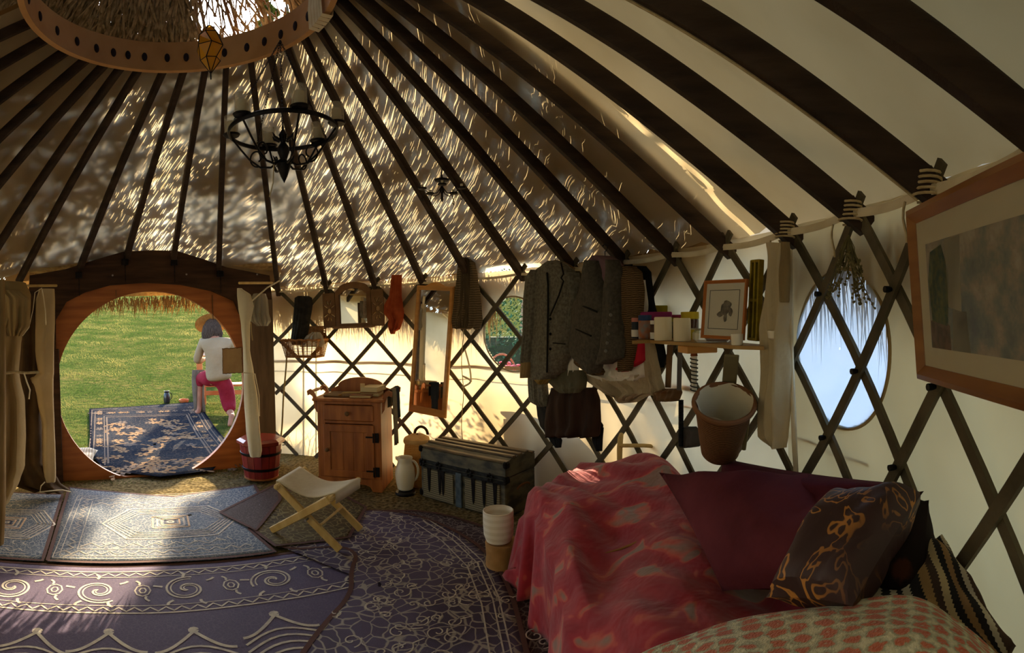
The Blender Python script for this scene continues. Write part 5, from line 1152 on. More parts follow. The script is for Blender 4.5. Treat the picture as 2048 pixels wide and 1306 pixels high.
# hanging coil and dowel
a = D(1388, 705, 2.28); ck = thing('coiled_stick', 'pale stick with a spiral wrap and brown top, hanging under the shelf', 'stick', tuple(a)); 
part('stick', MB().tube([(0, 0, 0), (0, 0, -.17)], [.014, .012], 10), whc, ck); part('top', MB().tube([(0, 0, .025), (0, 0, -.015)], [.009, .016], 10), M('cap_rust', S(130, 74, 44)), ck)
part('wrap', MB().tube([(.0155*math.cos(t), .0155*math.sin(t), -.02 - .15*t/(2*PI*9)) for t in np.linspace(0, 2*PI*9, 120)], .003, 5), M('cord_dark', S(60, 60, 54)), ck)
a, b = D(1362, 800, 2.42), D(1362, 892, 2.42); solo('ridged_cable', MB().tube([a + (b - a)*t for t in np.linspace(0, 1, 60)], [.011 + .002*(i % 2) for i in range(60)], 8), black, 'black ridged flexible tube hanging below the shelf bracket', 'tube')
cobj('dark_pouch', wallfn(R - .08), [(853, 1372, 1392), (862, 1366, 1400), (888, 1367, 1402), (893, 1370, 1398)], M('pouch', S(60, 56, 54), S(76, 70, 66), bump=.3), 'dark grey pouch hanging left of the tall pack basket', 'pouch', th=.05)
# pack basket
p = D(1440, 905, 2.10); t_ang = math.atan2(p[1] - CY, p[0] - CX)
pbm = Matrix.Translation(Vector(p)) @ Matrix.Rotation(t_ang - PI/2, 4, 'Z') @ Matrix.Rotation(.62, 4, 'X') @ Matrix.Rotation(.06, 4, 'Y')
pk = thing('pack_basket', 'tall brown woven pack basket with cream lining, hung at the bed head side', 'basket', mat=pbm)
part('body', MB().lathe([(.070, 0), (.076, .01), (.088, .10), (.100, .20), (.110, .275), (.104, .275), (.08, .05), (.001, .02)], 36, capt=False, sx=1, sy=.9), wick_dark, pk)
part('rim', MB().tube([(.112*math.cos(a), .101*math.sin(a), .275) for a in np.linspace(0, 2*PI, 40, endpoint=False)], .009, 8, closed=True, flat=1.3), M('rim', S(110, 72, 46), S(134, 94, 62)), pk, label='smooth brown rim')
P = []
for r, z in ((.112, .268), (.106, .284), (.098, .27), (.088, .20), (.06, .10), (.03, .07), (.002, .06)): P.append([(r*(1 + .03*math.sin(5*a))*math.cos(a), r*.9*(1 + .04*math.sin(7*a + z*20))*math.sin(a), z + .006*math.sin(6*a)) for a in np.linspace(0, 2*PI, 40, endpoint=False)])
part('lining', MB().grid(P[1:], closev=True), cloth_cream, pk, autos=0, label='crumpled cream cloth lining')
part('strap', MB().box((.02, .115, .33), (.055, .012, .16), bev=.003).box((.10, .06, .12), (.018, .03, .32), bev=.004), M('strap_canvas', S(110, 98, 68), S(126, 114, 80)), pk, label='canvas carrying strap')
# sconce + canvas strips
sc_ = D(1548, 668, 1.93); cs = thing('candle_cup', 'small pale cup fixed to the lattice beside the canvas strips', 'cup', tuple(sc_)); part('cup', MB().lathe([(.012, -.02), (.022, -.015), (.026, .012), (.023, .012), (.018, -.008), (.001, -.01)], 20), white_c, cs)
strip = M('canvas_strip', S(196, 180, 146), S(214, 198, 164), scale=4, bump=.6, bscale=20, transl=.3)
cobj('canvas_roll', wallfn(R - .05), [(486, 1540, 1578), (520, 1541, 1582), (600, 1540, 1583), (660, 1532, 1578), (740, 1532, 1582), (820, 1528, 1580), (870, 1532, 1576), (895, 1562, 1572)], strip, 'gathered canvas flap hanging between the shelf and the oval window', 'canvas', th=.04, fold=.018, nf=3)
cobj('canvas_tail', wallfn(R - .09), [(484, 1566, 1578), (540, 1562, 1580), (600, 1563, 1578), (605, 1565, 1577)], M('strip_tan', S(120, 100, 68), S(140, 120, 84)), 'short brown strap over the gathered canvas flap', 'strap', th=.015, fold=.004)
cobj('canvas_tail', wallfn(R - .04), [(500, 1578, 1584), (700, 1578, 1586), (850, 1584, 1592), (960, 1590, 1596)], webbing, 'long thin tie tape hanging left of the oval window', 'tie', th=.008, fold=.002)
# dried flowers by the oval window
c = Wl(1697, 470, R - .05); V = MB(); rg = random.Random(4)
for i in range(46):
    a = rg.uniform(-1.1, 1.1); L_ = rg.uniform(.06, .22); e = c + np.array([math.sin(a)*L_*.5*.25 + rg.uniform(-.02, .02), math.sin(a)*L_*.45, -L_]); m1 = (c + e)/2 + np.array([0, rg.uniform(-.015, .015), 0]); V.tube([c, m1, e], .0014, 4)
    for j in range(3): q = e*(1 - .12*j) + m1*.12*j; V.tube([q, q + np.array([rg.uniform(-.008, .008), rg.uniform(-.008, .008), .004])], [.0045, .003], 5)
solo('dried_flowers', V, M('dried', S(96, 88, 56), S(122, 110, 74), scale=40), 'bunch of dried flower stems hanging over the oval window', 'flowers')
# big picture
def dw(x): q = Wl(x, 600, R - .045); return math.hypot(q[0] - CX, q[1] - CY)
A1 = D(1825, 425, 1.285); A2 = D(1851, 755, 1.285); d2 = .84; B1 = D(2048, 300, d2)
dirv = (B1 - A1); dirv[2] = 0; dirv /= np.linalg.norm(dirv); TRp = A1 + dirv*.86; up_ = A1 - A2
m_, w_, h_ = fr(A1, TRp, A2)
bp = thing('large_picture', 'large wood-framed garden picture with wide mount at the right edge', 'picture', mat=m_)
picframe(bp, .86, h_, .034, .022, M('frame_big', S(150, 98, 44), S(122, 76, 34), scale=3, stretch=(1, 1, 6), rough=.4, spec=.4), M('mount_big', S(184, 172, 140)), .1)
pm = bpy.data.materials.new('painting'); pm.use_nodes = True; t = pm.node_tree; n = t.nodes; L = t.links
tc = n.new('ShaderNodeTexCoord'); nz = n.new('ShaderNodeTexNoise'); nz.inputs['Scale'].default_value = 9; nz.inputs['Detail'].default_value = 7; nz.inputs['Roughness'].default_value = .65; L.new(tc.outputs['Object'], nz.inputs[0])
cr_ = n.new('ShaderNodeValToRGB'); e = cr_.color_ramp.elements; e[0].position = .35; e[0].color = (*S(62, 74, 66), 1); e[1].position = .66; e[1].color = (*S(150, 140, 116), 1); k = e.new(.48); k.color = (*S(96, 100, 84), 1); k = e.new(.57); k.color = (*S(132, 118, 92), 1)
L.new(nz.outputs[0], cr_.inputs[0]); L.new(cr_.outputs[0], n['Principled BSDF'].inputs['Base Color'])
pw0, pw1, ph0, ph1 = .085, .775, h_*.20, h_*.78
part('painting', MB().prism([(pw0, ph0), (pw1, ph0), (pw1, ph1), (pw0, ph1)], -.0125, -.0105), pm, bp, smooth=False)
for q, c_ in (([(.10, ph0 + .06), (.18, ph0 + .05), (.20, ph0 + .16), (.17, ph1 - .01), (.11, ph1 - .02), (.09, ph0 + .15)], M('paint_green', S(60, 78, 58), S(104, 104, 60), scale=60)), ([(.19, ph0 + .09), (.25, ph0 + .08), (.26, ph1 - .002), (.19, ph1 - .002)], M('paint_pale', S(158, 150, 126), S(140, 132, 108), scale=9)), ([(.09, ph0 + .0), (.19, ph0), (.19, ph0 + .05), (.15, ph0 + .07), (.09, ph0 + .06)], M('paint_rose', S(96, 84, 66), S(120, 96, 76), scale=50)), ([(.20, ph0), (.28, ph0), (.27, ph0 + .08), (.21, ph0 + .085)], M('paint_mist', S(134, 128, 108), S(116, 110, 92), scale=12))):
    part('painting', MB().prism(q, -.0132, -.0126), c_, bp, smooth=False)
hk = D(1848, 395, 1.30); solo('picture_hook', MB().tube([hk + np.array([0, 0, .03 - .02*math.cos(a)]) + _r*.022*math.sin(a) - np.array([0, 0, .03*max(0, a - 2.2)]) for a in np.linspace(-1.6, 3.2, 12)], .006, 8), white_c, 'white hook above the corner of the large picture', 'hook')
# ------------------------------------------------------------------ bed
Fv = [np.array(q) for q in ((2.20, -.62), (2.10, -.84), (1.93, -1.10), (1.74, -1.36), (1.57, -1.64), (1.42, -1.93), (1.28, -2.25), (1.17, -2.55))]
Wv = [np.array(q) for q in ((2.80, -.42), (2.82, -.72), (2.74, -1.02), (2.62, -1.30), (2.46, -1.58), (2.25, -1.85), (1.98, -2.13), (1.60, -2.46))]
def bedpt(u, v):
    i = min(int(v*7), 6); f = v*7 - i; a = Fv[i]*(1-f) + Fv[i+1]*f; b = Wv[i]*(1-f) + Wv[i+1]*f; return a*(1-u) + b*u
def bedh(u, v): return .385 + .05*math.sin(PI*min(1, u*.8 + .1))*(1 - v*.3) + .10*math.exp(-((u - .95)/.35)**2)*math.exp(-((v - .25)/.25)**2) + .024*math.sin(6*u + 9*v) + .020*math.sin(13*v - 7*u + 1)*math.sin(5*u) + .014*math.sin(19*v + 9*u + 2*math.sin(7*u)) + .010*abs(math.sin(15*u - 12*v + 2*math.sin(6*v))) + .006*math.sin(31*u - 17*v)
bedm = bpy.data.materials.new('bedspread'); bedm.use_nodes = True
def bed_mat():
    t = bedm.node_tree; n = t.nodes; L = t.links; b = n['Principled BSDF']; b.inputs['Roughness'].default_value = .85; b.inputs['Sheen Weight'].default_value = .2
    tc = n.new('ShaderNodeTexCoord'); nz = n.new('ShaderNodeTexNoise'); nz.inputs['Scale'].default_value = 6.5; nz.inputs['Detail'].default_value = 1.5; nz.inputs['Distortion'].default_value = 1.0; L.new(tc.outputs['Object'], nz.inputs[0])
    cr = n.new('ShaderNodeValToRGB'); e = cr.color_ramp.elements; e[0].position = .40; e[0].color = (*S(146, 22, 42), 1); e[1].position = .66; e[1].color = (*S(140, 108, 98), 1); k = e.new(.565); k.color = (*S(164, 32, 48), 1); k = e.new(.60); k.color = (*S(190, 82, 66), 1); L.new(nz.outputs[0], cr.inputs[0]); L.new(cr.outputs[0], b.inputs['Base Color'])
    n2 = n.new('ShaderNodeTexNoise'); n2.inputs['Scale'].default_value = 7; n2.inputs['Detail'].default_value = 3; n2.inputs['Distortion'].default_value = .3; L.new(tc.outputs['Object'], n2.inputs[0]); bu = n.new('ShaderNodeBump'); bu.inputs['Strength'].default_value = .7; bu.inputs['Distance'].default_value = .03; L.new(n2.outputs[0], bu.inputs['Height']); L.new(bu.outputs[0], b.inputs['Normal'])
bed_mat()
bed = thing('bed', 'low daybed along the canvas wall, hidden under the red floral spread', 'bed', (2.1, -1.2, 0))
P = [[(*bedpt(u, v), z) for z in (.08, .33)] for u, v in [(.06, .04), (.06, .3), (.06, .6), (.06, .97), (.96, .97), (.96, .6), (.96, .3), (.96, .04)]]
mb = MB().grid(P, closeu=True); mb.f += [[i*2 + 1 for i in range(8)], [i*2 for i in range(8)][::-1]]; mb.m += [0, 0]; part('base', mb, wood_brown, bed, world=True, smooth=False)
for u, v in ((.1, .05), (.9, .05), (.1, .95), (.9, .9)): q = bedpt(u, v); part('leg', MB().box((q[0], q[1], .04), (.05, .05, .08)), wood_brown, bed, world=True)
P = []; nv = 90
for i in range(nv + 1):
    v = i/nv; row = []
    a = bedpt(0, v); out_ = bedpt(0, v) - bedpt(.2, v); out_ /= np.linalg.norm(out_)
    for z in np.linspace(.015, .9, 12):                       # hanging front side
        s = .05*(1 - z)*(1.2 + math.sin(38*v + 2*math.sin(9*v))) + .012*math.sin(60*v); h0 = bedh(0, v)
        k_ = z*(h0 - .02); p = a + out_*(s + .05*math.sin(PI*z*.5)**2*.3 + .02); row.append((p[0], p[1], k_ + .012*math.sin(30*v)*(1 - z)))
    for u in np.linspace(0, 1, 40): q = bedpt(u, v); row.append((q[0], q[1], bedh(u, v) - .045*(1 - min(1, u/.06))**2))
    P.append(row)
# foot end drop
foot_rows = []
for z in (.02, .35, .7, .92):
    row = []
    for j, q in enumerate(P[0]):
        d_ = np.array([-.1, 1.0]); s = .03 + .05*(1 - z)*(1.1 + math.sin(j*1.3)); row.append((q[0] + d_[0]*s, q[1] + d_[1]*s, q[2]*z if q[2] > .1 else q[2]))
    foot_rows.append(row)
sp_ = part('bedspread', MB().grid(foot_rows + P), bedm, autos=0, solid=.008); tag(sp_, 'crumpled red floral bedspread covering the daybed', 'bedspread')
maroon = M('velvet_maroon', S(84, 34, 42), S(108, 50, 58), scale=3, bump=1.0, bscale=7, rough=.9); 
pl1 = pillow(D(1318, 945, 2.05), D(1640, 950, 1.70), D(1740, 1180, 1.22), D(1445, 1182, 1.55), .22, seed=1, wr=.022)
solo('maroon_cushion', pl1, maroon, 'large plain maroon cushion lying on the red spread', 'cushion')
pl2 = pillow(D(1440, 915, 2.20), D(1850, 970, 1.42), D(1820, 1090, 1.30), D(1490, 1040, 1.95), .18, seed=2, wr=.022)
solo('maroon_cushion', pl2, M('velvet_plum', S(74, 26, 38), S(90, 34, 46), bump=.5, bscale=14), 'long maroon bolster against the lattice behind the plain cushion', 'cushion')
br = bpy.data.materials.new('brocade'); br.use_nodes = True
def br_mat():
    t = br.node_tree; n = t.nodes; L = t.links; b = n['Principled BSDF']; b.inputs['Roughness'].default_value = .6
    tc = n.new('ShaderNodeTexCoord'); nz = n.new('ShaderNodeTexNoise'); nz.inputs['Scale'].default_value = 9; nz.inputs['Detail'].default_value = 1.5; nz.inputs['Distortion'].default_value = 2.6; L.new(tc.outputs['Object'], nz.inputs[0])
    ab = n.new('ShaderNodeMath'); ab.operation = 'SUBTRACT'; L.new(nz.outputs[0], ab.inputs[0]); ab.inputs[1].default_value = .52; a2 = n.new('ShaderNodeMath'); a2.operation = 'ABSOLUTE'; L.new(ab.outputs[0], a2.inputs[0])
    cr = n.new('ShaderNodeValToRGB'); e = cr.color_ramp.elements; e[0].position = .022; e[0].color = (*S(186, 124, 52), 1); e[1].position = .04; e[1].color = (*S(54, 26, 24), 1); L.new(a2.outputs[0], cr.inputs[0])
    sp = n.new('ShaderNodeTexNoise'); sp.inputs['Scale'].default_value = 1.6; L.new(tc.outputs['Object'], sp.inputs[0]); c2 = n.new('ShaderNodeValToRGB'); c2.color_ramp.elements[0].position = .44; c2.color_ramp.elements[1].position = .50; L.new(sp.outputs[0], c2.inputs[0])
    mx = n.new('ShaderNodeMix'); mx.data_type = 'RGBA'; L.new(c2.outputs[0], mx.inputs[0]); mx.inputs[6].default_value = (*S(60, 34, 36), 1); L.new(cr.outputs[0], mx.inputs[7]); L.new(mx.outputs[2], b.inputs['Base Color'])
    bu = n.new('ShaderNodeBump'); bu.inputs['Strength'].default_value = .5; bu.inputs['Distance'].default_value = .006; L.new(a2.outputs[0], bu.inputs['Height']); L.new(bu.outputs[0], b.inputs['Normal'])
br_mat()
solo('brocade_cushion', pillow(D(1668, 985, 1.36), D(1848, 982, 1.22), D(1705, 1212, .98), D(1532, 1195, 1.12), .15, seed=3, wr=.012), br, 'dark cushion with golden scroll embroidery, leaning on the maroon one', 'cushion')
solo('black_cushion', pillow(D(1760, 1000, 1.40), D(1858, 1000, 1.28), D(1850, 1190, 1.10), D(1690, 1230, 1.12), .14, seed=4), M('cloth_black_warm', S(26, 16, 14), S(60, 30, 18), scale=9, sharp=(.6, .66)), 'black cushion with small rust motifs behind the embroidered one', 'cushion')
# striped blanket
def patch(rows, nu=40, nv=30, wr=.008, seed=0):
    A = np.array([[D(*q) for q in r] for r in rows]); a, b = A.shape[:2]
    def cat(P, t):
        n = len(P) - 1; x = t*n; i = min(int(x), n - 1); f = x - i; p0, p1, p2, p3 = P[max(i-1, 0)], P[i], P[i+1], P[min(i+2, n)]
        return .5*((2*p1) + (-p0 + p2)*f + (2*p0 - 5*p1 + 4*p2 - p3)*f*f + (-p0 + 3*p1 - 3*p2 + p3)*f**3)
    out = []
    for i in range(nv + 1):
        cols = [cat(A[:, j], i/nv) for j in range(b)]; row = []
        for j in range(nu + 1):
            p = cat(cols, j/nu).copy(); u, v = j/nu, i/nv; p[2] += wr*(math.sin(9*u + 5*v + seed)*math.sin(7*v + seed) + .5*math.sin(21*u - 13*v)); row.append(p)
        out.append(row)
    return out
ser = bpy.data.materials.new('serape'); ser.use_nodes = True
def ser_mat():
    t = ser.node_tree; n = t.nodes; L = t.links; b = n['Principled BSDF']; b.inputs['Roughness'].default_value = .95
    uv = n.new('ShaderNodeUVMap'); uv.uv_map = 'uv'; sp = n.new('ShaderNodeSeparateXYZ'); L.new(uv.outputs[0], sp.inputs[0])
    # zigzag: u + triangle(v)
    pp = n.new('ShaderNodeMath'); pp.operation = 'PINGPONG'; L.new(sp.outputs[1], pp.inputs[0]); pp.inputs[1].default_value = .014
    ad = n.new('ShaderNodeMath'); ad.operation = 'ADD'; L.new(sp.outputs[0], ad.inputs[0]); L.new(pp.outputs[0], ad.inputs[1])
    cr = n.new('ShaderNodeValToRGB'); cr.color_ramp.interpolation = 'CONSTANT'; e = cr.color_ramp.elements
    cols = [(0, (30, 24, 22)), (.08, (150, 116, 74)), (.13, (24, 20, 22)), (.2, (206, 194, 168)), (.25, (24, 20, 22)), (.30, (214, 204, 180)), (.34, (24, 20, 22)), (.38, (214, 204, 180)), (.43, (24, 20, 22)), (.50, (176, 140, 90)), (.56, (70, 50, 40)), (.62, (206, 184, 140)), (.68, (24, 20, 22)), (.74, (160, 124, 80)), (.8, (30, 24, 22)), (.86, (212, 200, 172)), (.92, (80, 56, 40))]
    e[0].color = (*S(*cols[0][1]), 1); e[1].position = cols[1][0]; e[1].color = (*S(*cols[1][1]), 1)
    for p_, c_ in cols[2:]: q = e.new(p_); q.color = (*S(*c_), 1)
    L.new(ad.outputs[0], cr.inputs[0]); L.new(cr.outputs[0], b.inputs['Base Color'])
    nz = n.new('ShaderNodeTexNoise'); nz.inputs['Scale'].default_value = 160; bu = n.new('ShaderNodeBump'); bu.inputs['Strength'].default_value = .8; bu.inputs['Distance'].default_value = .004; L.new(nz.outputs[0], bu.inputs['Height']); L.new(bu.outputs[0], b.inputs['Normal'])
ser_mat()
G_ = patch([[(1700, 1180, 1.16), (1780, 1140, 1.2), (1850, 1085, 1.24), (1885, 1075, 1.22)], [(1700, 1240, 1.02), (1800, 1200, 1.05), (1880, 1150, 1.1), (1925, 1130, 1.1)], [(1750, 1290, .93), (1850, 1260, .95), (1920, 1230, .98), (1970, 1210, .98)], [(1850, 1360, .84), (1920, 1340, .86), (1990, 1320, .88), (2030, 1300, .88)]], nu=50, nv=50)
sb = part('striped_blanket', MB().grid(G_), ser, autos=0, solid=.008); tag(sb, 'black, cream and brown zigzag-striped blanket below the lattice at right', 'blanket')
def adduv(o, nv, nu, f):
    me = o.data; uvl = me.uv_layers.new(name='uv'); vi = np.zeros(len(me.loops), dtype=np.int32); me.loops.foreach_get('vertex_index', vi)
    i, j = vi // (nu + 1), vi % (nu + 1); u, v = f(i/nv, j/nu); uvl.data.foreach_set('uv', np.stack([u, v], 1).ravel().astype(np.float32))
adduv(sb, 50, 50, lambda i, j: (j*.9 + i*.12, i*1.0))
# fleece blanket in the foreground
fl = bpy.data.materials.new('fleece'); fl.use_nodes = True
def fl_mat():
    t = fl.node_tree; n = t.nodes; L = t.links; b = n['Principled BSDF']; b.inputs['Roughness'].default_value = 1; b.inputs['Sheen Weight'].default_value = .3
    uv = n.new('ShaderNodeUVMap'); uv.uv_map = 'uv'; nz = n.new('ShaderNodeTexNoise'); nz.inputs['Scale'].default_value = 30; L.new(uv.outputs[0], nz.inputs[0])
    va = n.new('ShaderNodeVectorMath'); va.operation = 'MULTIPLY_ADD'; L.new(nz.outputs['Color'], va.inputs[0]); va.inputs[1].default_value = (.05, .05, 0); L.new(uv.outputs[0], va.inputs[2])
    vo = n.new('ShaderNodeTexVoronoi'); vo.inputs['Scale'].default_value = 17; vo.inputs['Randomness'].default_value = .25; L.new(va.outputs[0], vo.inputs[0])
    cr = n.new('ShaderNodeValToRGB'); e = cr.color_ramp.elements; e[0].position = 0; e[0].color = (*S(214, 202, 164), 1); e[1].position = .60; e[1].color = (*S(232, 224, 188), 1); k = e.new(.12); k.color = (*S(206, 96, 62), 1); k = e.new(.34); k.color = (*S(214, 116, 78), 1); k = e.new(.42); k.color = (*S(178, 176, 140), 1); L.new(vo.outputs['Distance'], cr.inputs[0]); L.new(cr.outputs[0], b.inputs['Base Color'])
    n2 = n.new('ShaderNodeTexNoise'); n2.inputs['Scale'].default_value = 120; n2.inputs['Detail'].default_value = 4; bu = n.new('ShaderNodeBump'); bu.inputs['Strength'].default_value = 1; bu.inputs['Distance'].default_value = .01; L.new(n2.outputs[0], bu.inputs['Height']); L.new(bu.outputs[0], b.inputs['Normal'])
fl_mat()
G_ = patch([[(1250, 1330, 1.2), (1330, 1285, 1.22), (1430, 1245, 1.2), (1560, 1222, 1.12), (1700, 1205, 1.03), (1830, 1200, .95), (1920, 1240, .88), (1990, 1300, .84)],
            [(1250, 1390, 1.1), (1340, 1350, 1.08), (1440, 1300, 1.05), (1570, 1270, .98), (1700, 1250, .90), (1830, 1245, .84), (1930, 1290, .79), (2010, 1350, .76)],
            [(1250, 1500, .95), (1350, 1460, .93), (1460, 1420, .90), (1580, 1390, .85), (1710, 1370, .79), (1840, 1360, .75), (1950, 1390, .71), (2040, 1440, .68)],
            [(1250, 1700, .8), (1360, 1690, .78), (1470, 1680, .75), (1590, 1660, .72), (1720, 1640, .69), (1850, 1640, .66), (1970, 1650, .63), (2070, 1700, .6)]], nu=70, nv=40, wr=.006, seed=2)
back = [[p + np.array([.05, .0, -.16 - .04*math.sin(j*.3)]) for j, p in enumerate(G_[0])]]
fb = part('fleece_blanket', MB().grid(back + G_), fl, autos=0); tag(fb, 'fluffy cream and orange patterned blanket heaped in the foreground', 'blanket'); adduv(fb, 41, 70, lambda i, j: (j*1.1, i*.75))
solo('leather_strap', MB().tube([D(x, y, d) for x, y, d in ((1190, 1112, 1.93), (1240, 1098, 1.93), (1280, 1082, 1.94), (1310, 1070, 1.93), (1330, 1085, 1.86), (1325, 1110, 1.8), (1305, 1130, 1.78))], [.004, .006, .008, .008, .008, .007, .004], 8, flat=.5), M('strap_ochre', S(130, 84, 40), S(150, 104, 56)), 'curled ochre strap lying on the red bedspread', 'strap')
# ------------------------------------------------------------------ chandeliers
c = D(567, 308, 2.42); RR = .245
cd = thing('chandelier', 'large black wrought-iron ring chandelier with glass candle cups', 'chandelier', tuple(c)); ZR = .10
part('ring', MB().tube([(RR*math.cos(a), RR*math.sin(a), ZR) for a in np.linspace(0, 2*PI, 64, endpoint=False)], .007, 8, closed=True, flat=1.5), iron, cd)
part('centre_stem', MB().lathe([(.001, -.13), (.016, -.10), (.030, -.06), (.034, -.045), (.014, -.03), (.022, -.005), (.028, .01), (.026, .03), (.012, .05), (.016, .07), (.020, .085), (.006, .11), (.001, .15)], 14), iron, cd)
for z in (-.045, .06):
    mb = MB()
    for k in range(6):
        a = k*PI/3 + .3
        mb.tube([(.02*math.cos(a), .02*math.sin(a), z), (.045*math.cos(a), .045*math.sin(a), z + .012), (.055*math.cos(a), .055*math.sin(a), z + .03)], [.007, .006, .001], 6)
    part('leaf_collar', mb, iron, cd)
for k in range(6):
    a = k*PI/3 + .55; cs_, sn = math.cos(a), math.sin(a); q = lambda r, z: (r*cs_, r*sn, z)
    part('arm', MB().tube([q(.02, -.03), q(.06, -.055), q(.11, -.05), q(.16, -.01), q(.20, .04), q(RR - .005, ZR - .005)], .005, 6).tube([q(.125 + .038*(1 - t*.55)*math.cos(4.4 + t*6.2), -.005 + .042*(1 - t*.55)*math.sin(4.4 + t*6.2)) for t in np.linspace(0, 1, 22)], .004, 6), iron, cd)
    part('drip_pan', MB().lathe([(.008, 0), (.035, .004), (.041, .012), (.037, .010), (.001, .008)], 18, (RR*cs_, RR*sn, ZR + .006)), iron, cd)
    gl = part('glass_cup', MB().lathe([(.028, 0), (.033, .004), (.033, .085), (.0315, .085), (.0315, .006), (.001, .004)], 20, (RR*cs_, RR*sn, ZR + .014), capt=False), glassy('frosted', S(200, 190, 170), .38, .3, .5), cd, label='frosted glass candle cup')
    part('candle', MB().lathe([(.022, 0), (.022, .055), (.001, .056)], 14, (RR*cs_, RR*sn, ZR + .02)), candle, cd)
topc = Vector(rtop(7.2, .02, -.06)) - Vector(c)
for k, e in enumerate(((.3), (1.87), (3.44), (5.0))):
    s = Vector((RR*math.cos(e), RR*math.sin(e), ZR + .01)) if k < 3 else Vector((0, 0, .13)); d = topc - s; nL = int(d.length/.016); mb = MB(); dn = d.normalized(); u1 = dn.cross(Vector((0, 0, 1))).normalized(); u2 = dn.cross(u1)
    for i in range(nL):
        cc = s + d*((i + .5)/nL); w1 = u1 if i % 2 else u2
        mb.tube([np.array(cc + dn*.011*math.cos(t) + w1*.005*math.sin(t)) for t in np.linspace(0, 2*PI, 8, endpoint=False)], .0016, 4, closed=True)
    part('chain', mb, iron, cd)
part('dangling_cord', MB().tube([(-.05, -.02, -.04), (-.06, -.03, -.14), (-.075, -.02, -.2)], .003, 5), rope, cd, label='wisp of pale cord')
c = D(884, 388, 3.15)
c2 = thing('candelabrum', 'small black iron hanging candelabrum farther back on a rafter', 'chandelier', tuple(c))
part('stem', MB().lathe([(.001, -.05), (.008, -.03), (.006, 0), (.016, .02), (.006, .05), (.022, .085), (.006, .1), (.003, .13)], 10), iron, c2)
for k in range(5):
    a = k*2*PI/5 + .4; q = lambda r, z: (r*math.cos(a), r*math.sin(a), z)
    part('arm', MB().tube([q(.005, .04), q(.03, .005), q(.07, .0), q(.105, .015), q(.125, -.03), q(.118, -.045), q(.112, -.032)], .003, 5), iron, c2)
    part('drip_pan', MB().lathe([(.004, 0), (.024, .004), (.026, .012), (.001, .010)], 12, q(.12, .018)), iron, c2); part('candle', MB().lathe([(.008, 0), (.008, .02), (.001, .021)], 8, q(.12, .028)), candle, c2)
part('top_pan', MB().lathe([(.004, .07), (.04, .075), (.045, .085), (.001, .083)], 14), iron, c2)
ra, rb = foot(9), rtop(9, .03); e = ra + (rb - ra)*.28; part('hanger_wire', MB().tube([(0, 0, .12), (0.01, .01, .22)], .002, 5), iron, c2)
c = D(420, 96, 2.15)
al = thing('amber_lantern', 'faceted amber glass lantern hanging against the crown ring', 'lantern', tuple(c)); amb = bpy.data.materials.new('amber'); amb.use_nodes = True
_n = amb.node_tree.nodes; _p = _n['Principled BSDF']; _p.inputs['Base Color'].default_value = (*S(200, 150, 50), 1); _p.inputs['Roughness'].default_value = .15
_t = _n.new('ShaderNodeBsdfTranslucent'); _t.inputs[0].default_value = (*S(236, 186, 70), 1); _m = _n.new('ShaderNodeMixShader'); _m.inputs[0].default_value = .6; amb.node_tree.links.new(_p.outputs[0], _m.inputs[1]); amb.node_tree.links.new(_t.outputs[0], _m.inputs[2]); amb.node_tree.links.new(_m.outputs[0], _n['Material Output'].inputs[0])
lv = [(.010, .085, 0), (.042, .05, 0), (.056, .0, .52), (.040, -.05, 0), (.001, -.10, 0)]
R_ = [[(r*math.cos(a + o), r*math.sin(a + o), z) for a in np.arange(6)*PI/3] for r, z, o in lv]
part('glass', MB().grid(R_, closev=True), amb, al, smooth=False)
mb = MB()
for i in range(len(lv) - 1):
    for k in range(6): mb.tube([R_[i][k], R_[i+1][k]], .0022, 5); 
    for k in range(6): mb.tube([R_[i][k], R_[i][(k+1) % 6]], .0018, 5)
mb.tube([(0, 0, -.10), (0, 0, -.125)], .003, 5); mb.tube([(0, 0, .085), (0, 0, .30)], .002, 5); part('leading', mb, iron, al)
# ------------------------------------------------------------------ left side: tied canvas bundle, flaps
cobj('canvas_bundle', distfn(3.55), [(566, -70, 52), (590, -70, 62), (640, -70, 60), (665, -60, 45), (690, -55, 42), (740, -60, 38), (755, -60, 40), (800, -60, 50), (870, -65, 52), (930, -68, 50), (960, -70, 40), (1000, -70, 20)], cloth_tan, 'bulky rolled tan canvas tied up at the far left edge', 'canvas', th=.16, fold=.035, nf=4)
cobj('canvas_bundle', distfn(3.42), [(582, -10, 40), (600, 0, 62), (650, 5, 60), (672, 15, 44)], cloth_tan, 'puffed top fold of the tied canvas bundle', 'canvas', th=.08, fold=.012)
for y, l in ((572, 'upper horizontal pole above the canvas bundle'),): 
    a, b = D(-60, 571, 3.45), D(113, 571, 4.05); solo('curtain_pole', MB().tube([a, (a + b)/2 - np.array([0, 0, .005]), b], .010, 8), wood_pale, 'thin pale pole above the left canvas, ending at the door', 'pole')
a, b = D(478, 566, 4.2), D(545, 566, 4.45); solo('curtain_pole', MB().tube([a, b], .010, 8), wood_pale, 'short pale pole above the right door flap', 'pole')
P = [D(x, y, 3.28) for x, y in ((-40, 752), (0, 748), (30, 744), (50, 746), (78, 744))]; solo('canvas_tie', MB().tube(P, .012, 8, flat=.7), rope, 'thick pale tie wrapped round the left canvas bundle', 'tie')
P = [D(x, y, 3.24) for x, y in ((48, 746), (54, 765), (60, 780), (58, 798))]; solo('canvas_tie', MB().tube(P, .010, 8, flat=.4), webbing, 'loose tie end hanging from the left canvas bundle', 'tie')
dflap = M('flap_brown', S(74, 56, 36), S(92, 72, 48), bump=.4, bscale=20, transl=.05)
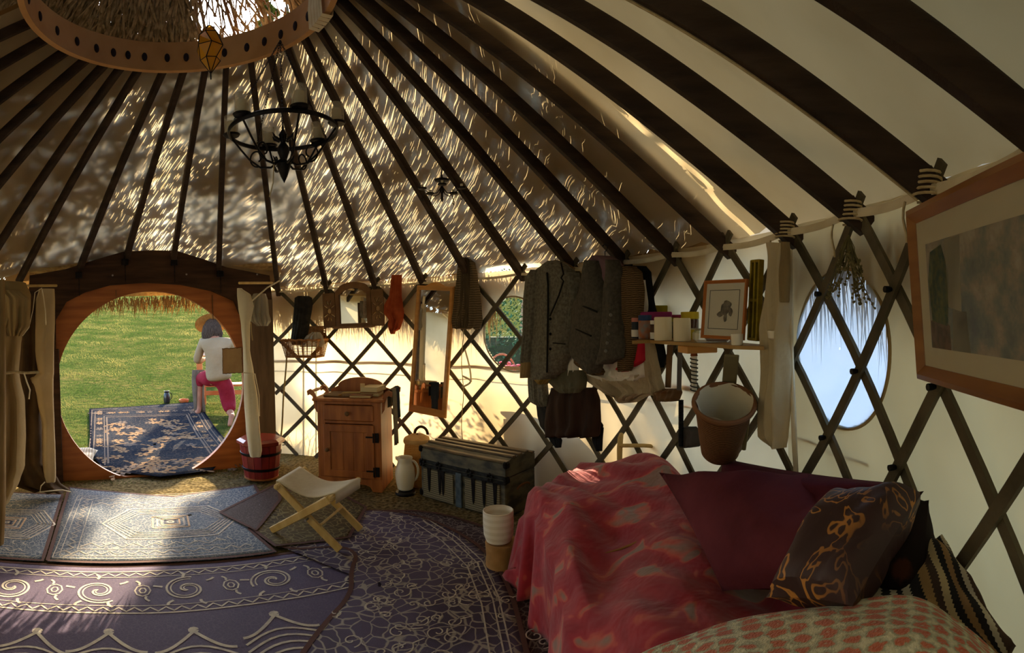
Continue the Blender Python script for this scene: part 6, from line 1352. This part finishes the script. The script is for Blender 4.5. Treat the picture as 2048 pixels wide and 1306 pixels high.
cobj('canvas_curtain', distfn(3.95), [(600, 20, 72), (700, 16, 78), (780, 10, 80), (850, 4, 86), (920, 6, 90), (965, 20, 120), (980, 60, 140)], dflap, 'dark brown canvas hanging in shade between bundle and door flap', 'curtain', th=.08, fold=.03, nf=3)
cobj('canvas_curtain', distfn(3.1), [(560, -40, 10), (800, -40, 12), (1000, -40, 12), (1130, -40, 6)], M('post_tan', S(120, 94, 56), S(146, 118, 76), stretch=(4, 4, .5)), 'tan canvas edge hanging nearest at the extreme left', 'curtain', th=.05, fold=.01)
cobj('door_flap', distfn(3.9), [(578, 78, 109), (600, 72, 110), (640, 70, 110), (700, 66, 108), (744, 76, 108), (756, 60, 107), (790, 72, 107), (850, 84, 109), (900, 84, 111), (950, 86, 112), (962, 90, 111)], M('flap', S(190, 168, 126), S(208, 186, 144), scale=3, bump=.5, bscale=14, transl=.25), 'tan canvas door flap tied back left of the round door', 'flap', th=.05, fold=.007, nf=1.3)
P = [D(x, y, 3.8) for x, y in ((90, 964), (82, 972), (80, 984), (100, 982), (125, 980), (142, 984))]; solo('canvas_tie', MB().tube(P, .008, 6, flat=.5), webbing, 'looped tie on the ground under the left door flap', 'tie')
P = [D(x, y, 3.85) for x, y in ((84, 576), (70, 585), (66, 620), (58, 655), (45, 672))]; solo('canvas_tie', MB().tube(P, .007, 6, flat=.5), webbing, 'curved tie tape running from the left pole to the bundle', 'tie')
P = [D(x, y, 3.82) for x, y in ((84, 578), (88, 600), (91, 625), (92, 650))]; solo('canvas_tie', MB().tube(P, .009, 6, flat=.4), webbing, 'short tie tape on the front of the left door flap', 'tie')
cobj('door_flap', distfn(4.02), [(577, 474, 484), (590, 474, 502), (612, 476, 508), (650, 482, 500), (700, 486, 500), (746, 487, 508), (800, 488, 516), (860, 492, 520), (900, 497, 524), (912, 500, 522)], M('flap_white', S(214, 202, 172), S(232, 222, 194), scale=3, bump=.5, bscale=14, transl=.3), 'pale canvas door flap hanging right of the round door', 'flap', th=.05, fold=.007, nf=1.3)
P = [D(x, y, 4.0) for x, y in ((560, 561), (535, 575), (515, 592), (500, 606))]; solo('canvas_tie', MB().tube(P, .012, 6, flat=.5), webbing, 'pale strip slanting from the lattice to the right door flap', 'tie')
P = [D(x, y, 3.97) for x, y in ((486, 745), (510, 748), (518, 790), (519, 832))]; solo('canvas_tie', MB().tube(P, .012, 6, flat=.4), cloth_cream, 'narrow cream tie hanging beside the right door flap', 'tie')
P = [D(x, y, 4.05) for x, y in ((502, 645), (503, 665), (505, 681))]; solo('canvas_tie', MB().tube(P, .010, 6, flat=.4), cloth_tan, 'short tan tie below the plastic bag', 'tie')
cobj('plastic_bag', distfn(4.12), [(588, 506, 532), (600, 498, 536), (625, 496, 538), (642, 500, 542), (652, 514, 536)], plastic_bag, 'bulging clear plastic bag hung at the right door post', 'bag', th=.10, fold=.012)
cobj('bag_contents', distfn(4.17), [(596, 508, 530), (615, 502, 532), (636, 506, 532), (642, 514, 528)], M('contents_grey', S(90, 82, 72), S(120, 110, 100), scale=25), 'grey bundled contents inside the clear plastic bag', 'bag contents', th=.05, fold=.01)
# parchment sign on the door edge
m_ = DM @ Matrix.Translation(Vector((dl(445, 747)[0], -.012, dl(445, 747)[1]))); sw_, sh_ = dl(484, 700)[0] - dl(445, 700)[0], dl(445, 697)[1] - dl(445, 747)[1]; rg = random.Random(3)
q = []
for (ax_, az), (bx, bz) in (((0, 0), (sw_, 0)), ((sw_, 0), (sw_, sh_)), ((sw_, sh_), (0, sh_)), ((0, sh_), (0, 0))):
    for u in np.linspace(0, 1, 12, endpoint=False): q.append((ax_ + (bx - ax_)*u + rg.uniform(-.003, .003), az + (bz - az)*u + rg.uniform(-.003, .003)))
pc = thing('parchment_notice', 'blank rough-edged brown parchment fixed at the right rim of the round door', 'notice', mat=m_); part('sheet', MB().prism(q, -.004, 0), M('parchment', S(150, 122, 86), S(172, 144, 104), scale=6), pc, smooth=False)
part('burnt_edge', MB().tube([(x, -.003, z) for x, z in q], .003, 5, closed=True), M('burnt', S(96, 70, 44)), pc)
# ------------------------------------------------------------------ outside: person kneeling
def gz(x, y): return ghill(x, y)
B0 = G(455, 855); fw = np.array([B0[0] - CX, B0[1] - CY, 0]); fw /= np.linalg.norm(fw); rt = np.array([fw[1], -fw[0], 0]); PS = .93
def bp_(r, f, u): p = B0 + (rt*r + fw*f)*PS; g0 = gz(p[0], p[1]); return np.array([p[0], p[1], g0 + u*PS])
skin = M('skin', S(172, 118, 92), S(156, 104, 80), scale=12, rough=.6)
person = thing('person', 'barefoot kneeling person seen from behind in straw hat, beige tunic and red trousers', 'person', tuple(bp_(0, .4, 0)))
def skinmesh(name, chains, mat, parent=None, lvl=1, label=None):
    me = bpy.data.meshes.new(name); V = []; E = []; Rr = []; key = {}
    for ch in chains:
        prev = None
        for p, r in ch:
            k = tuple(np.round(p, 4))
            if k not in key: key[k] = len(V); V.append(tuple(p)); Rr.append(r)
            i = key[k]
            if prev is not None and prev != i: E.append((prev, i))
            prev = i
    inv = mw(parent).inverted() if parent else Matrix.Identity(4)
    me.from_pydata([tuple(inv @ Vector(v)) for v in V], E, []); o = bpy.data.objects.new(name, me); SC.collection.objects.link(o); o.parent = parent; me.materials.append(mat)
    md = o.modifiers.new('skin', 'SKIN'); md.use_smooth_shade = True; sv = me.skin_vertices[0].data
    for i, r in enumerate(Rr): sv[i].radius = (r*PS, r*PS) if np.isscalar(r) else (r[0]*PS, r[1]*PS); sv[i].use_root = i == 0
    s = o.modifiers.new('sub', 'SUBSURF'); s.levels = lvl; s.render_levels = 2
    if label: o['label'] = label
    return o
pel = bp_(-.10, .50, .56); hR, hL = bp_(-.02, .50, .52), bp_(-.20, .52, .52); kR, kL = bp_(.02, .56, .09), bp_(-.36, .78, .50); aR, aL = bp_(.07, .20, .09), bp_(-.39, .70, .09)
ch1, ch2, nk, hd0, hd1 = bp_(-.11, .50, .74), bp_(-.12, .48, .98), bp_(-.15, .52, 1.13), bp_(-.17, .55, 1.20), bp_(-.18, .57, 1.31)
shL, shR = bp_(-.31, .50, 1.04), bp_(.06, .48, 1.03); elL, elR = bp_(-.40, .58, .78), bp_(.14, .62, .78); wrL, wrR = bp_(-.30, .82, .76), bp_(-.02, .86, .78)
chains = [[(pel, .13), (ch1, .12), (ch2, .13), (nk, .055), (hd0, .085), (hd1, .08)], [(ch2, .13), (shL, .055), (elL, .042), (wrL, .028), (bp_(-.26, .88, .76), .032)], [(ch2, .13), (shR, .055), (elR, .042), (wrR, .028), (bp_(-.06, .92, .78), .032)],
          [(pel, .13), (hR, .09), (kR, .055), (bp_(.05, .34, .10), .052), (aR, .035), (bp_(.06, .12, .13), .036), (bp_(.04, .05, .06), .034), (bp_(.02, -.02, .02), .022)], [(pel, .13), (hL, .09), (kL, .06), (bp_(-.38, .74, .3), .05), (aL, .035), (bp_(-.41, .62, .035), .032), (bp_(-.44, .76, .03), .034), (bp_(-.46, .86, .02), .022)]]
for sx_, wr in ((-1, bp_(-.26, .88, .76)), (1, bp_(-.06, .92, .78))):
    for j in range(4): a = (j - 1.5)*.018; chains.append([(wr, .032), (wr + rt*a*PS + fw*.05, .010), (wr + rt*a*1.2*PS + fw*(.085 - .006*abs(j - 1.5)) - np.array([0, 0, .012]), .008)])
    chains.append([(wr, .032), (wr - rt*sx_*.035 + fw*.025, .011), (wr - rt*sx_*.045 + fw*.05, .009)])
skinmesh('body', chains, skin, person)
trs = M('trousers_red', S(128, 26, 40), S(146, 38, 52), scale=8, bump=.7, bscale=25); tun = M('tunic', S(150, 128, 98), S(164, 142, 112), scale=4, bump=.7, bscale=16)
skinmesh('trousers', [[(bp_(-.10, .5, .66), .15), (pel, .165), (hR + np.array([0, 0, -.02]), .13), (bp_(.01, .53, .32), .125), (bp_(.03, .50, .15), .105), (bp_(.05, .36, .13), .08)], [(pel, .165), (hL, .13), (bp_(-.30, .66, .53), .115), (kL, .09), (bp_(-.375, .75, .36), .08)]], trs, person)
skinmesh('tunic', [[(bp_(-.09, .49, .50), .19), (bp_(-.10, .49, .60), .20), (ch1, .18), (bp_(-.115, .49, .88), .175), (ch2, .165), (bp_(-.14, .51, 1.09), .075)], [(ch2, .15), (shL, .078), ((shL + elL)/2, .066), (elL, .06), (elL*.5 + wrL*.5, .055), (elL*.2 + wrL*.8, .046)], [(ch2, .15), (shR, .078), ((shR + elR)/2, .066), (elR, .06), (elR*.5 + wrR*.5, .055), (elR*.2 + wrR*.8, .046)]], tun, person)
hair = M('hair', S(60, 48, 42), S(92, 76, 64), stretch=(6, 6, 1), scale=20, bump=.8, bscale=40)
mb = MB(); rg = random.Random(8); HC_ = hd1*.5 + hd0*.5
for i in range(90):
    a = rg.uniform(PI*.95, PI*2.05); e = rg.uniform(.1, 1.3); s = HC_ + (rt*math.cos(a)*.085*math.cos(e) + fw*math.sin(a)*.09*math.cos(e))*PS + np.array([0, 0, .095*math.sin(e)]); d = (rt*math.cos(a)*.11 + fw*math.sin(a)*.10)*PS
    mb.tube([s, HC_ + d + np.array([0, 0, .0]), HC_ + d*1.1 + np.array([0, 0, -.09]) + rt*rg.uniform(-.02, .02), HC_ + d*1.0 + np.array([0, 0, -.16 - rg.uniform(0, .05)]) + rt*rg.uniform(-.05, .02)], [.016, .018, .014, .004], 6)
part('hair', mb, hair, person, world=True)
fa = MB(); fc = HC_ + fw*.088*PS
fa.tube([fc + np.array([0, 0, .005]), fc + fw*.022 + np.array([0, 0, -.02])], [.008, .012], 8)
for s in (-1, 1): fa.tube([fc + rt*.03*s + np.array([0, 0, .012]), fc + rt*.03*s + fw*.004 + np.array([0, 0, .012])], .011, 8)
fa.tube([fc + rt*-.02 + np.array([0, 0, -.045]), fc + fw*.006 + np.array([0, 0, -.046]), fc + rt*.02 + np.array([0, 0, -.045])], .005, 6); part('face', fa, M('face_features', S(150, 96, 80)), person, world=True)
for s in (-1, 1): part('ear', MB().tube([HC_ + rt*s*.08 + np.array([0, 0, .02]), HC_ + rt*s*.095 + np.array([0, 0, .0]), HC_ + rt*s*.082 + np.array([0, 0, -.02])], [.01, .014, .008], 8), skin, person, world=True)
hm = Matrix.Translation(Vector(HC_ + np.array([0, 0, .045]) + fw*.075)) @ Matrix.Rotation(math.atan2(fw[1], fw[0]) - PI/2, 4, 'Z') @ Matrix.Rotation(-.62, 4, 'X') @ Matrix.Rotation(-.10, 4, 'Y')
hat = part('straw_hat', MB().lathe([(.225, -.012), (.215, -.006), (.15, .006), (.105, .012), (.103, .03), (.096, .085), (.075, .105), (.001, .108)], 36), M('straw_hat', S(170, 124, 70), S(188, 144, 86), wave=(40, 1, 'Z'), bump=.5, bscale=120), None, solid=.004); hat.matrix_world = mw(person).inverted() @ hm; hat.parent = person
part('hat_band', MB().lathe([(.107, .014), (.106, .034)], 36, capb=False, capt=False), wood_brown, hat)
# shawl on the knee
kp = kL + np.array([0, 0, .06]); P = []
for i in range(9):
    s = (i/8 - .5)*.20; row = []
    for t in np.linspace(0, 1, 12): p = kp + fw*(-.02 - .05*math.sin(PI*t*.6)) + rt*(s*(.8 + .1*math.sin(5*t + i)) - .03) + np.array([0, 0, .05*math.cos(t*2) - .5*t]) + fw*.012*math.sin(i*2.5); row.append(p)
    P.append(row)
part('shawl', MB().grid(P), M('shawl', S(108, 96, 84), S(130, 116, 100), bump=.6), person, world=True, autos=0, solid=.006, label='grey-brown fringed cloth over the raised knee')
# wooden bench in front of the person
q = bp_(-.12, 1.15, 0); bn = thing('low_bench', 'small reddish wooden bench in front of the kneeling person', 'bench', tuple(q), math.atan2(rt[1], rt[0])); bw = M('bench_wood', S(168, 104, 60), S(190, 128, 80), rough=.6)
part('seat', MB().box((.1, 0, .30), (.62, .26, .03), bev=.006), bw, bn); part('rail', MB().box((.1, -.10, .20), (.60, .03, .06), bev=.004), bw, bn); part('post', MB().box((-.25, -.1, .36), (.08, .06, .72), bev=.006), bw, bn)
for x, y in ((.38, -.1), (.38, .1), (-.2, .1)): part('leg', MB().box((x, y, .15), (.045, .045, .30), bev=.004), bw, bn)
q = bp_(-.34, 1.15, .745); solo('white_cloth', MB().lathe([(.02, 0), (.06, .02), (.05, .07), (.03, .12), (.035, .16), (.001, .17)], 14, tuple(q)), whc, 'crumpled white cloth on the bench post beside the person', 'cloth')
# jug, bowl, pillow
q = G(334, 806); oj = thing('black_pitcher', 'black pitcher standing on the grass beyond the outdoor rug', 'pitcher', tuple(q), .1)
part('body', MB().lathe([(.035, 0), (.045, .01), (.05, .07), (.045, .12), (.032, .15), (.04, .175), (.036, .175), (.001, .10)], 20), M('glaze_black', S(26, 26, 34), rough=.3, spec=.6), oj); part('handle', MB().tube([(.042 + .03*math.sin(a), 0, .10 - .05*math.cos(a)) for a in np.linspace(0, PI, 10)], .006, 6), iron, oj)
q = G(368, 806); ob = thing('terracotta_bowl', 'shallow terracotta bowl on the grass right of the black pitcher', 'bowl', tuple(q)); part('bowl', MB().lathe([(.04, 0), (.06, .012), (.072, .035), (.07, .055), (.064, .055), (.06, .03), (.03, .014), (.001, .012)], 24), M('terracotta', S(190, 104, 62), rough=.6), ob)
q = G(160, 925); solo('outdoor_cushion', pillow(q + np.array([-.25, .12, .10]), q + np.array([.16, .16, .08]), q + np.array([.13, -.16, .03]), q + np.array([-.28, -.16, .04]), .10, seed=6), M('cushion_beige', S(196, 184, 164), S(160, 146, 124), wave=(14, 4, 'X')), 'beige patterned cushion on the grass at the left rim of the door', 'cushion')
# flower basket seen through the clear window
q = D(1005, 715, 4.9); q[2] = 0; st2 = thing('dark_tub', 'dark grey round tub outside under the flower basket', 'tub', (q[0], q[1], 0)); zt = .52
part('body', MB().lathe([(.17, 0), (.22, zt), (.215, zt), (.001, zt - .04)], 28), M('tub_grey', S(84, 86, 92), rough=.5), st2)
fbk = thing('flower_basket', 'wicker basket of pink and red flowers outside the clear window', 'basket', (q[0], q[1], zt)); 
part('basket', MB().lathe([(.13, 0), (.18, .05), (.2, .15), (.205, .16), (.19, .15), (.001, .1)], 30), M('wicker_pink', S(200, 130, 96), S(170, 100, 70), wave=(20, 3, 'Z'), bump=.5), fbk)
part('handle', MB().tube([(.19*math.cos(a), .02, .14 + .26*math.sin(a)) for a in np.linspace(0, PI, 18)], .010, 8), M('wicker_pink', S(200, 130, 96)), fbk)
rg = random.Random(2); m1, m2 = MB(), MB()
for i in range(110):
    a, r, z = rg.uniform(0, 6.28), .22*math.sqrt(rg.random()), rg.uniform(.18, .33); (m1 if i % 3 else m2).lathe([(.001, -.01), (.018, 0), (.022, .010), (.001, .016)], 7, (r*math.cos(a) + .04, r*math.sin(a), z - r*.25))
part('flowers', m1, M('petal_pink', S(206, 70, 96), S(226, 130, 140), scale=30), fbk, kind='stuff'); part('leaves', m2, M('leaf_green', S(70, 100, 50)), fbk, kind='stuff')
mb = MB(); c = Wl(1020, 640, R + 2.6); t = math.atan2(c[1], c[0]); 
hg = thing('hedge', 'dark green leafy hedge beyond the clear window', 'hedge', (c[0], c[1], 0), t - PI/2); V = []; Fc = []; rg = random.Random(12)
for i in range(14000):
    p = np.array([rg.uniform(-2.2, 1.6), rg.uniform(-.25, .35), rg.uniform(0, 2.3)]); a, b = rg.uniform(0, 6.28), rg.uniform(-1, 1); s = rg.uniform(.018, .034); d1 = np.array([math.cos(a), math.sin(a)*.5, b])*s; d2 = np.array([-math.sin(a), math.cos(a), .4])*s*.5; k = len(V); V += [p - d1, p + d2, p + d1, p - d2]; Fc.append((k, k+1, k+2, k+3))
part('foliage', MB().add(V, Fc), M('hedge_leaf', S(40, 88, 62), S(62, 112, 72), scale=3), hg, smooth=False, kind='stuff'); part('trunk', MB().box((0, .15, .5), (3.4, .3, 1.0)), M('hedge_core', S(34, 60, 44)), hg)
# white tent wall beyond the milky window
c = Wl(1690, 640, R + 1.6); t = math.atan2(c[1], c[0]); tn = thing('white_tent', 'blue-white tent wall standing beyond the milky oval window', 'tent', (c[0], c[1], 0), t - PI/2)
part('wall', MB().grid([[(x, .06*math.sin(2.3*x) + .05*math.sin(3*z + x), z) for z in np.linspace(0, 2.4, 14)] for x in np.linspace(-2.0, 2.4, 30)]), M('tent_white', S(214, 224, 236), S(226, 232, 240), transl=.5), tn, autos=0)
part('roof', MB().grid([[(x, .1 + 1.4*u, 2.4 + .8*u) for u in (0, .5, 1)] for x in np.linspace(-2.0, 2.4, 6)]), MATS['tent_white'], tn, autos=0)
# weeds outside the canvas by the door post
rg = random.Random(21); mb = MB()
for i in range(40):
    b0 = Wl(rg.uniform(545, 640), 900, R + rg.uniform(.08, .3)); b0[2] = 0; t = math.atan2(b0[1], b0[0]); s = np.array([math.sin(t), -math.cos(t), 0])*rg.uniform(-1, 1); L_ = rg.uniform(.15, .45); mb.tube([b0, b0 + s*.06*L_*3 + np.array([0, 0, L_*.6]), b0 + s*.2*L_*3 + np.array([0, 0, L_])], [.004, .003, .001], 4)
solo('weeds', mb, M('weed', S(110, 104, 60)), 'dry weeds growing against the outside of the canvas near the door', 'weeds')
mb = MB()
for i in range(4): 
    a = Wl(1180 + 90*i, 960, R + .10); 
# grass
rg = np.random.RandomState(3); n = 70000
az0, az1 = math.radians(39.2 - 54.5), math.radians(39.2 - 26)
az = rg.uniform(az0, az1, n); dd = 4.5*np.exp(rg.uniform(0, 1, n)**1.0*math.log(42/4.5))
gx = CX + np.sin(az)*dd; gy = CY + np.cos(az)*dd
ex = rg.uniform(-.4, 1.6, 5000), rg.uniform(1.72, 2.3, 5000); gx = np.concatenate([gx, ex[0]]); gy = np.concatenate([gy, ex[1]]); dd = np.concatenate([dd, np.full(5000, 3.4)]); n = len(gx)
ry = np.array([p[1] for p in OC]); 
poly = np.array(OC)
def inpoly(x, y, P, grow=.0):
    c = np.zeros(len(x), bool); j = len(P) - 1
    for i in range(len(P)):
        xi, yi, xj, yj = *P[i], *P[j]; cond = ((yi > y) != (yj > y)) & (x < (xj - xi)*(y - yi)/(yj - yi + 1e-12) + xi); c ^= cond; j = i
    return c
keep = ~inpoly(gx, gy, poly) 
insd = (gx > -.06) & (gx < 1.45) & (gy < 1.75); keep &= ~insd
gx, gy, dd = gx[keep], gy[keep], dd[keep]; n = len(gx)
gz_ = np.array([ghill(a, b) for a, b in zip(gx, gy)])
sc = np.clip(dd/9, .45, 4.5); clump = .6 + .6*np.abs(np.sin(gx*3.1 + 1.3*np.sin(gy*2.7)))*np.abs(np.cos(gy*2.2 + gx)); hgt = (.016 + .026*rg.rand(n))*clump*sc**.75*np.where(gy < 2.3, .5, 1); wd = .0045*sc
an = rg.uniform(0, 2*PI, n); tl = rg.uniform(.1, .9, n); ta = rg.uniform(0, 2*PI, n)
bx, by = np.cos(an)*wd, np.sin(an)*wd; tx, ty = np.cos(ta)*tl*hgt, np.sin(ta)*tl*hgt
V = np.stack([np.stack([gx - bx, gy - by, gz_], 1), np.stack([gx + bx, gy + by, gz_], 1), np.stack([gx + bx*.7 + tx*.4, gy + by*.7 + ty*.4, gz_ + hgt*.6], 1), np.stack([gx - bx*.7 + tx*.4, gy - by*.7 + ty*.4, gz_ + hgt*.6], 1), np.stack([gx + tx, gy + ty, gz_ + hgt], 1)], 1).reshape(-1, 3)
me = bpy.data.meshes.new('grass'); i5 = np.arange(n)*5
me.vertices.add(n*5); me.vertices.foreach_set('co', V.ravel().astype(np.float32))
me.loops.add(n*7); me.polygons.add(n*2); li = np.stack([i5, i5+1, i5+2, i5+3, i5+3, i5+2, i5+4], 1).ravel(); me.loops.foreach_set('vertex_index', li.astype(np.int32))
me.polygons.foreach_set('loop_start', np.stack([np.arange(n)*7, np.arange(n)*7 + 4], 1).ravel().astype(np.int32)); me.polygons.foreach_set('loop_total', np.tile([4, 3], n).astype(np.int32)); me.update(calc_edges=True)
gmat = M('grass_blade', S(74, 94, 40), S(156, 142, 78), scale=1.3, spec=.0, transl=.25, sharp=(.42, .70), detail=6, rough=1); 
_t = gmat.node_tree; _o = _t.nodes['Material Output']; _d = _t.nodes.new('ShaderNodeBsdfDiffuse'); _mx = [q for q in _t.nodes if q.type == 'MIX_SHADER'][0]
_cr = [q for q in _t.nodes if q.type == 'VALTORGB'][0]; _t.links.new(_cr.outputs[0], _d.inputs[0]); _t.links.new(_d.outputs[0], _mx.inputs[1])
me.materials.append(gmat)
o = bpy.data.objects.new('grass', me); SC.collection.objects.link(o); tag(o, 'short green and straw-tipped grass of the meadow outside the round door', 'grass', kind='stuff')
# trees towards the sun; the slim pair is added unseen to edge the sun strip
def tree(x, y, h, cr_, n, label, seed, low=.35, ncl=26):
    rg = random.Random(seed); z0 = ghill(x, y); t = thing('tree', label, 'tree', (x, y, z0), 0, 'trees beyond the meadow')
    mb = MB().tube([(0, 0, -.1), (.1, 0, h*.3), (0, .1, h*.6), (.1, 0, h*.9)], [.22, .17, .12, .03], 8)
    for i in range(12): a = rg.uniform(0, 6.28); z = h*rg.uniform(low, .8); mb.tube([(0, 0, z), (cr_*.4*math.cos(a), cr_*.4*math.sin(a), z + h*.08), (cr_*.85*math.cos(a), cr_*.85*math.sin(a), z + h*.14)], [.06, .04, .01], 5)
    part('trunk', mb, M('bark', S(84, 70, 56)), t); V = []; Fc = []; Q_ = []
    cl = [(rg.gauss(0, cr_*.42), rg.gauss(0, cr_*.42), h*rg.uniform(low + .05, 1.0)) for _ in range(ncl)]
    for i in range(n):
        c = rg.choice(cl); p = np.array([c[q] + rg.gauss(0, cr_*.13) for q in range(3)]); a = rg.uniform(0, 6.28); b = rg.uniform(-1, 1); s = rg.uniform(.05, .10); d1 = np.array([math.cos(a), math.sin(a), b])*s; d2 = np.array([-math.sin(a), math.cos(a), .3])*s*.5; k = len(V); V += [p - d1, p + d2, p + d1, p - d2]; Fc.append((k, k+1, k+2, k+3))
    part('foliage', MB().add(V, Fc), M('leaf', S(90, 104, 44), S(140, 124, 56), scale=1, transl=.3), t, smooth=False, kind='stuff')

def dirpt(x, y, t): return x + .30*t, y + .954*t
tx_, ty_ = dirpt(.0, 1.45, 22); tree(tx_, ty_, 19, .52, 45000, 'tall slim tree added out of sight beyond the door, shading left of the sun strip', 5, .42, 80)
tx_, ty_ = dirpt(1.27, 1.45, 25); tree(tx_, ty_, 20, .50, 42000, 'tall slim tree added out of sight beyond the door, shading right of the sun strip', 6, .42, 80)
cm_ = M('crate_wood', S(120, 96, 66), S(144, 118, 84))
def shadow_crate(px, y, r, w_, h_, label):  # unseen boxes added to cast blocky shadows on the canvas
    c = Wl(px, y, r); t = math.atan2(c[1], c[0]); cr2 = thing('shadow_crate', label, 'shadow_crate', (c[0], c[1], 0), t - PI/2, None)
    for i in range(int(h_/.1)): 
        part('board', MB().box((0, -.13, .05 + .1*i), (w_, .02, .092), bev=.003), cm_, cr2); part('board', MB().box((0, .13, .05 + .1*i), (w_, .02, .092), bev=.003), cm_, cr2)
    for x in (-w_/2 + .02, w_/2 - .02):
        part('end_panel', MB().box((x, 0, h_/2), (.02, .25, h_), bev=.003), cm_, cr2)
    part('lid', MB().box((0, 0, h_ + .01), (w_ + .02, .30, .02), bev=.003), cm_, cr2)
shadow_crate(1052, 900, R + .34, .55, .72, 'tall wooden box added unseen outside to cast a stepped shadow on the canvas')
shadow_crate(1250, 900, R + .34, 1.2, .50, 'long low wooden box added unseen outside to shade the canvas below the clothes')
tree(5.9, 3.6, 6.6, 2.0, 3200, 'spreading tree outside whose boughs shade the right-hand roof', 15, .52)
# ------------------------------------------------------------------ repeats share a group
GR = {'rug': 'patterned rugs on the floor', 'book': 'books on the washstand', 'pillar_candle': 'pillar candles on the corner shelf', 'jar': 'jars on the corner shelf', 'spice_jar': 'small glass jars on the corner shelf', 'canvas_tie': 'tie tapes of the canvas',
      'maroon_cushion': 'maroon cushions on the bed', 'shadow_crate': 'crates added outside for their shadows', 'thatch_fringe': 'reed eaves round the yurt', 'door_flap': 'canvas flaps beside the round door', 'towel': 'cloths on the washstand rail', 'lashing': 'cord lashings at the rafter feet',
      'clothes_hanger': 'hangers on the rafters', 'black_cloth': 'ragged black cloths under the skirt', 'white_shirt': 'white shirts among the hung clothes', 'hanging_cloth': 'brown cloths left of the clear window', 'curtain_pole': 'poles over the door flaps', 'lattice_wall': 'lattice wall sections', 'tension_band': 'webbing bands along the wall top'}
for o in SC.objects:
    k = o.name.split('.')[0]
    if o.parent is None and k in GR and 'group' not in o: o['group'] = GR[k]
